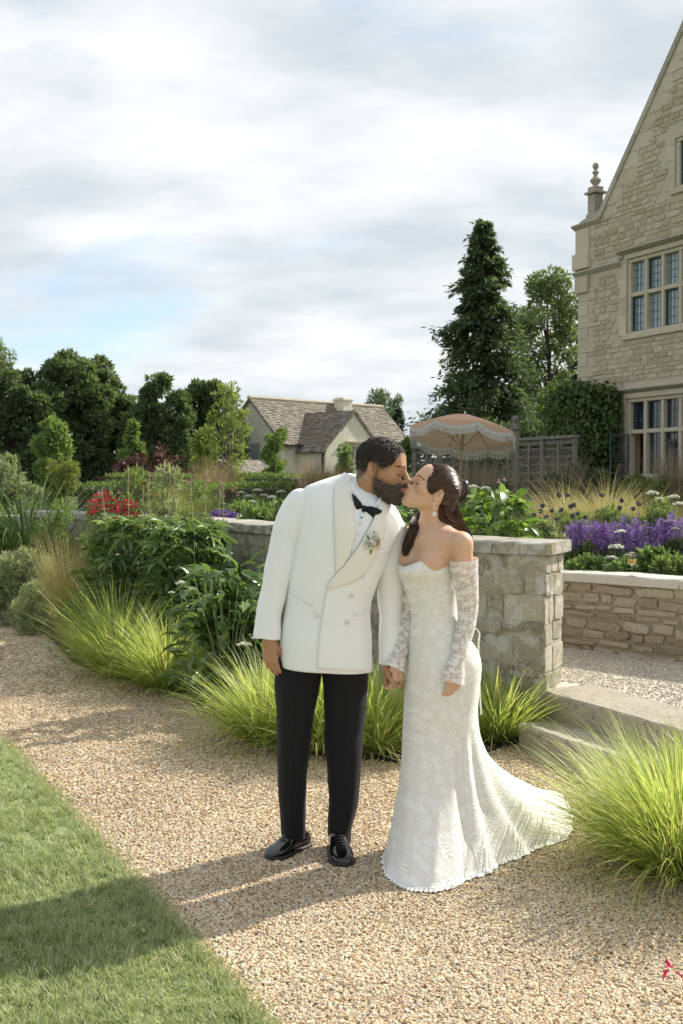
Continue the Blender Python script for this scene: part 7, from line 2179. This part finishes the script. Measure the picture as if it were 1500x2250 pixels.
# neckline: sweetheart dip and side point on the first rows
nz = np.interp(deg, [180,200,218,236,254,272,288,302,320,360,430,540], [-.006,-.010,-.016,-.006,.010,.024,.042,.016,.0,-.03,-.05,-.006])
for i in range(6): rows[i][:,2] += nz*(1-i/6.)
top = rows[-1]; z0 = top[0,2]
tw = np.exp(-(((deg-385+180)%360-180)/55.)**2)             # how much of the train lies this way
nrow = 34
fold = np.zeros(NS)
for dg, am, wd_ in ((292,-.020,6),(304,.022,7),(316,-.022,7),(329,.024,7),(342,-.022,7),(355,.022,8),(10,-.02,8),(25,.02,9),(262,.008,10),(215,.006,9)):
    fold += am*np.exp(-(((deg-dg+180)%360-180)/wd_)**2)
for j in range(1, nrow+1):
    s = j/nrow
    pxy = s**(1.75-.55*tw); zc = z0*(1-s**(1.06-.36*tw))
    zc = np.maximum(zc, .014+.012*np.sin(deg*.19+s*9)*tw*s)
    X = top[:,0]+(hemx-top[:,0])*pxy; Y = top[:,1]+(hemy-top[:,1])*pxy
    ox = hemx-.42; oy = hemy-4.66; L_ = np.maximum(.05,np.hypot(ox,oy)); amp = np.minimum(1,s*1.7)*(1-.35*s)
    X += ox/L_*fold*amp; Y += oy/L_*fold*amp
    zc = zc + np.where(tw > .25, fold*.35*np.clip(s-.45,0,1), 0)
    if j == nrow: zc = np.full(NS,.016)
    rows.append(np.stack([X,Y,np.maximum(zc,.016)],-1))
V = np.concatenate(rows); nr = len(rows)
i = np.arange(nr-1)[:,None]; k = np.arange(NS)[None,:]
F = np.stack([i*NS+k, (i+1)*NS+k, (i+1)*NS+(k+1)%NS, i*NS+(k+1)%NS],-1).reshape(-1,4)
Vc = crumple(V,.003,9,5); Vc[:NS*3] = V[:NS*3]; Vc[:,2] = np.maximum(Vc[:,2],.013)
gown = wp('gown', Vc, F, M['gown'])
md = gown.modifiers.new('thick','SOLIDIFY'); md.thickness = .004; md.offset = 1
hc = rows[-1]; hcn = hc.mean(0); lv = []; lf = []
for a in range(NS*4):
    t = a/4.0; i_ = int(t); u_ = t-i_; p = hc[i_%NS]*(1-u_)+hc[(i_+1)%NS]*u_; o_ = p-hcn; o_[2] = 0; o_ = unit(o_)
    lv += [p+np.array([0,0,.006]), p+o_*(.006+.014*abs(math.sin(a*.32))+.003*math.sin(a*1.7))+np.array([0,0,-.002])]
n2 = len(lv); lf = [(2*a, 2*a+1, (2*a+3)%n2, (2*a+2)%n2) for a in range(n2//2)]
wp('hem_lace', lv, lf, M['gown'], gown)
# boning seams on the bodice and the seam down the skirt
GB = BVHTree.FromPolygons([tuple(v) for v in Vc], [tuple(int(a) for a in q) for q in F])
def seam(pts, r, name='seam'):
    out = []
    o = Vector((0,0,CAM_H))
    for x, y, _ in catmull([(a,b,0) for a,b in pts], 6):
        d = ray(x,y).normalized(); h = GB.ray_cast(o,d)
        if h[0] is not None: out.append(h[0]-d*.004)
    if len(out) > 2:
        v, f = tube_np(out, r, 5); wp(name, v, f, M['ribbon'], gown)
for pts in ([(897,1252),(905,1300),(913,1345),(915,1372)],[(925,1244),(926,1300),(930,1345),(932,1375)],[(960,1222),(955,1280),(950,1330),(948,1372)],[(985,1245),(972,1300),(962,1345),(960,1370)]): seam(pts, .0016)
seam([(1030,1500),(1020,1580),(1016,1640),(1018,1720),(1025,1800),(1040,1870),(1052,1925)], .0018)
for q in np.linspace(0,1,1): pass
# scalloped lace edge at the neckline
ed = rows[0]; sc_ = []
lm = []
for a in range(NS):
    if 180 <= deg[a]%360 <= 300 or True:
        p = ed[a]; lm.append(p+np.array([0,0,.004*abs(math.sin(a*1.3))]))
v, f = tube_np([Vector(p) for p in lm]+[Vector(lm[0])], .0022, 5, False); wp('neckline_trim', v, f, M['ribbon'], gown)
# sheer sleeves with flared cuffs
def lace_sleeve(pts):
    rg = []
    for i,(p,r1,r2) in enumerate(pts):
        a = np.array(pts[max(i-1,0)][0]); b_ = np.array(pts[min(i+1,len(pts)-1)][0]); t = unit(b_-a); u = unit(np.cross(t,np.array([0,1.,0]))); w = np.cross(t,u)
        rg.append((p, u*r1, w*r2))
    def md(t, th): return 1+.03*np.sin(t*40+2*np.sin(th))*np.exp(-((t-.6)/.25)**2)+.05*np.sin(th*9)*np.clip(t-.88,0,1)/.12
    V, F = loft(rg, 44, 7, 2.0, False, md)
    return wp('lace_sleeve', crumple(V,.003,14,4), F, M['sheer'])
lace_sleeve([(WQ(1017,1228,-.10),.062,.062),(WQ(1018,1250,-.095),.060,.060),(WQ(1024,1300,-.075),.050,.052),(WQ(1026,1340,-.065),.045,.047),(WQ(1020,1385,-.085),.040,.043),(WQ(1008,1430,-.115),.036,.038),(WQ(1000,1458,-.13),.036,.036),(WQ(996,1480,-.135),.044,.042),(WQ(992,1500,-.14),.050,.046)])
lace_sleeve([(np.array(shf)*.6+np.array(FA[1])*.4,.052,.052),(WQ(899,1315,.10),.052,.053),(WQ(899,1345,.10),.050,.050),(WQ(891,1390,.06),.043,.044),(WQ(880,1430,.02),.034,.036),(WQ(872,1452,-.0),.038,.036),(WQ(864,1472,-.015),.054,.044)])
# trailing ribbon, earring
rb = catmull([tuple(QW(x,y,dd)) for x,y,dd in ((1043,1380,.03),(1052,1392,.03),(1050,1420,.06),(1052,1500,.05),(1056,1570,.04))],6); V = []; 
for p in rb: V += [p+np.array([-.004,0,0]), p+np.array([.004,.002,0])]
wp('back_ribbon', V, [(2*i,2*i+1,2*i+3,2*i+2) for i in range(len(rb)-1)], M['ribbon'])
M['pearl'] = simple_mat('pearl', (.78,.76,.72), .18, .05, spec=.6); M['gold'] = simple_mat('pale_gold', (.72,.60,.38), .25, .1, metal=1.0)
ear = toW((-.009,.086,-.036))
er = None
for i in range(4):
    mb = MB().lathe([(.001,-.004),(.0035,-.002),(.004,0),(.0035,.002),(.001,.004)],10, tuple(ear+np.array([-.003*(i%2),-.004,-.006-.0075*i])))
    o = wp('earring' if er is None else 'link', mb.v, mb.f, M['gold'] if i%2 else M['pearl'], er)
    er = er or o
mb = MB().lathe([(.001,-.012),(.006,-.008),(.0085,0),(.006,.006),(.002,.010)],14, tuple(ear+np.array([0,-.005,-.048]))); wp('pearl_drop', mb.v, mb.f, M['pearl'], er)
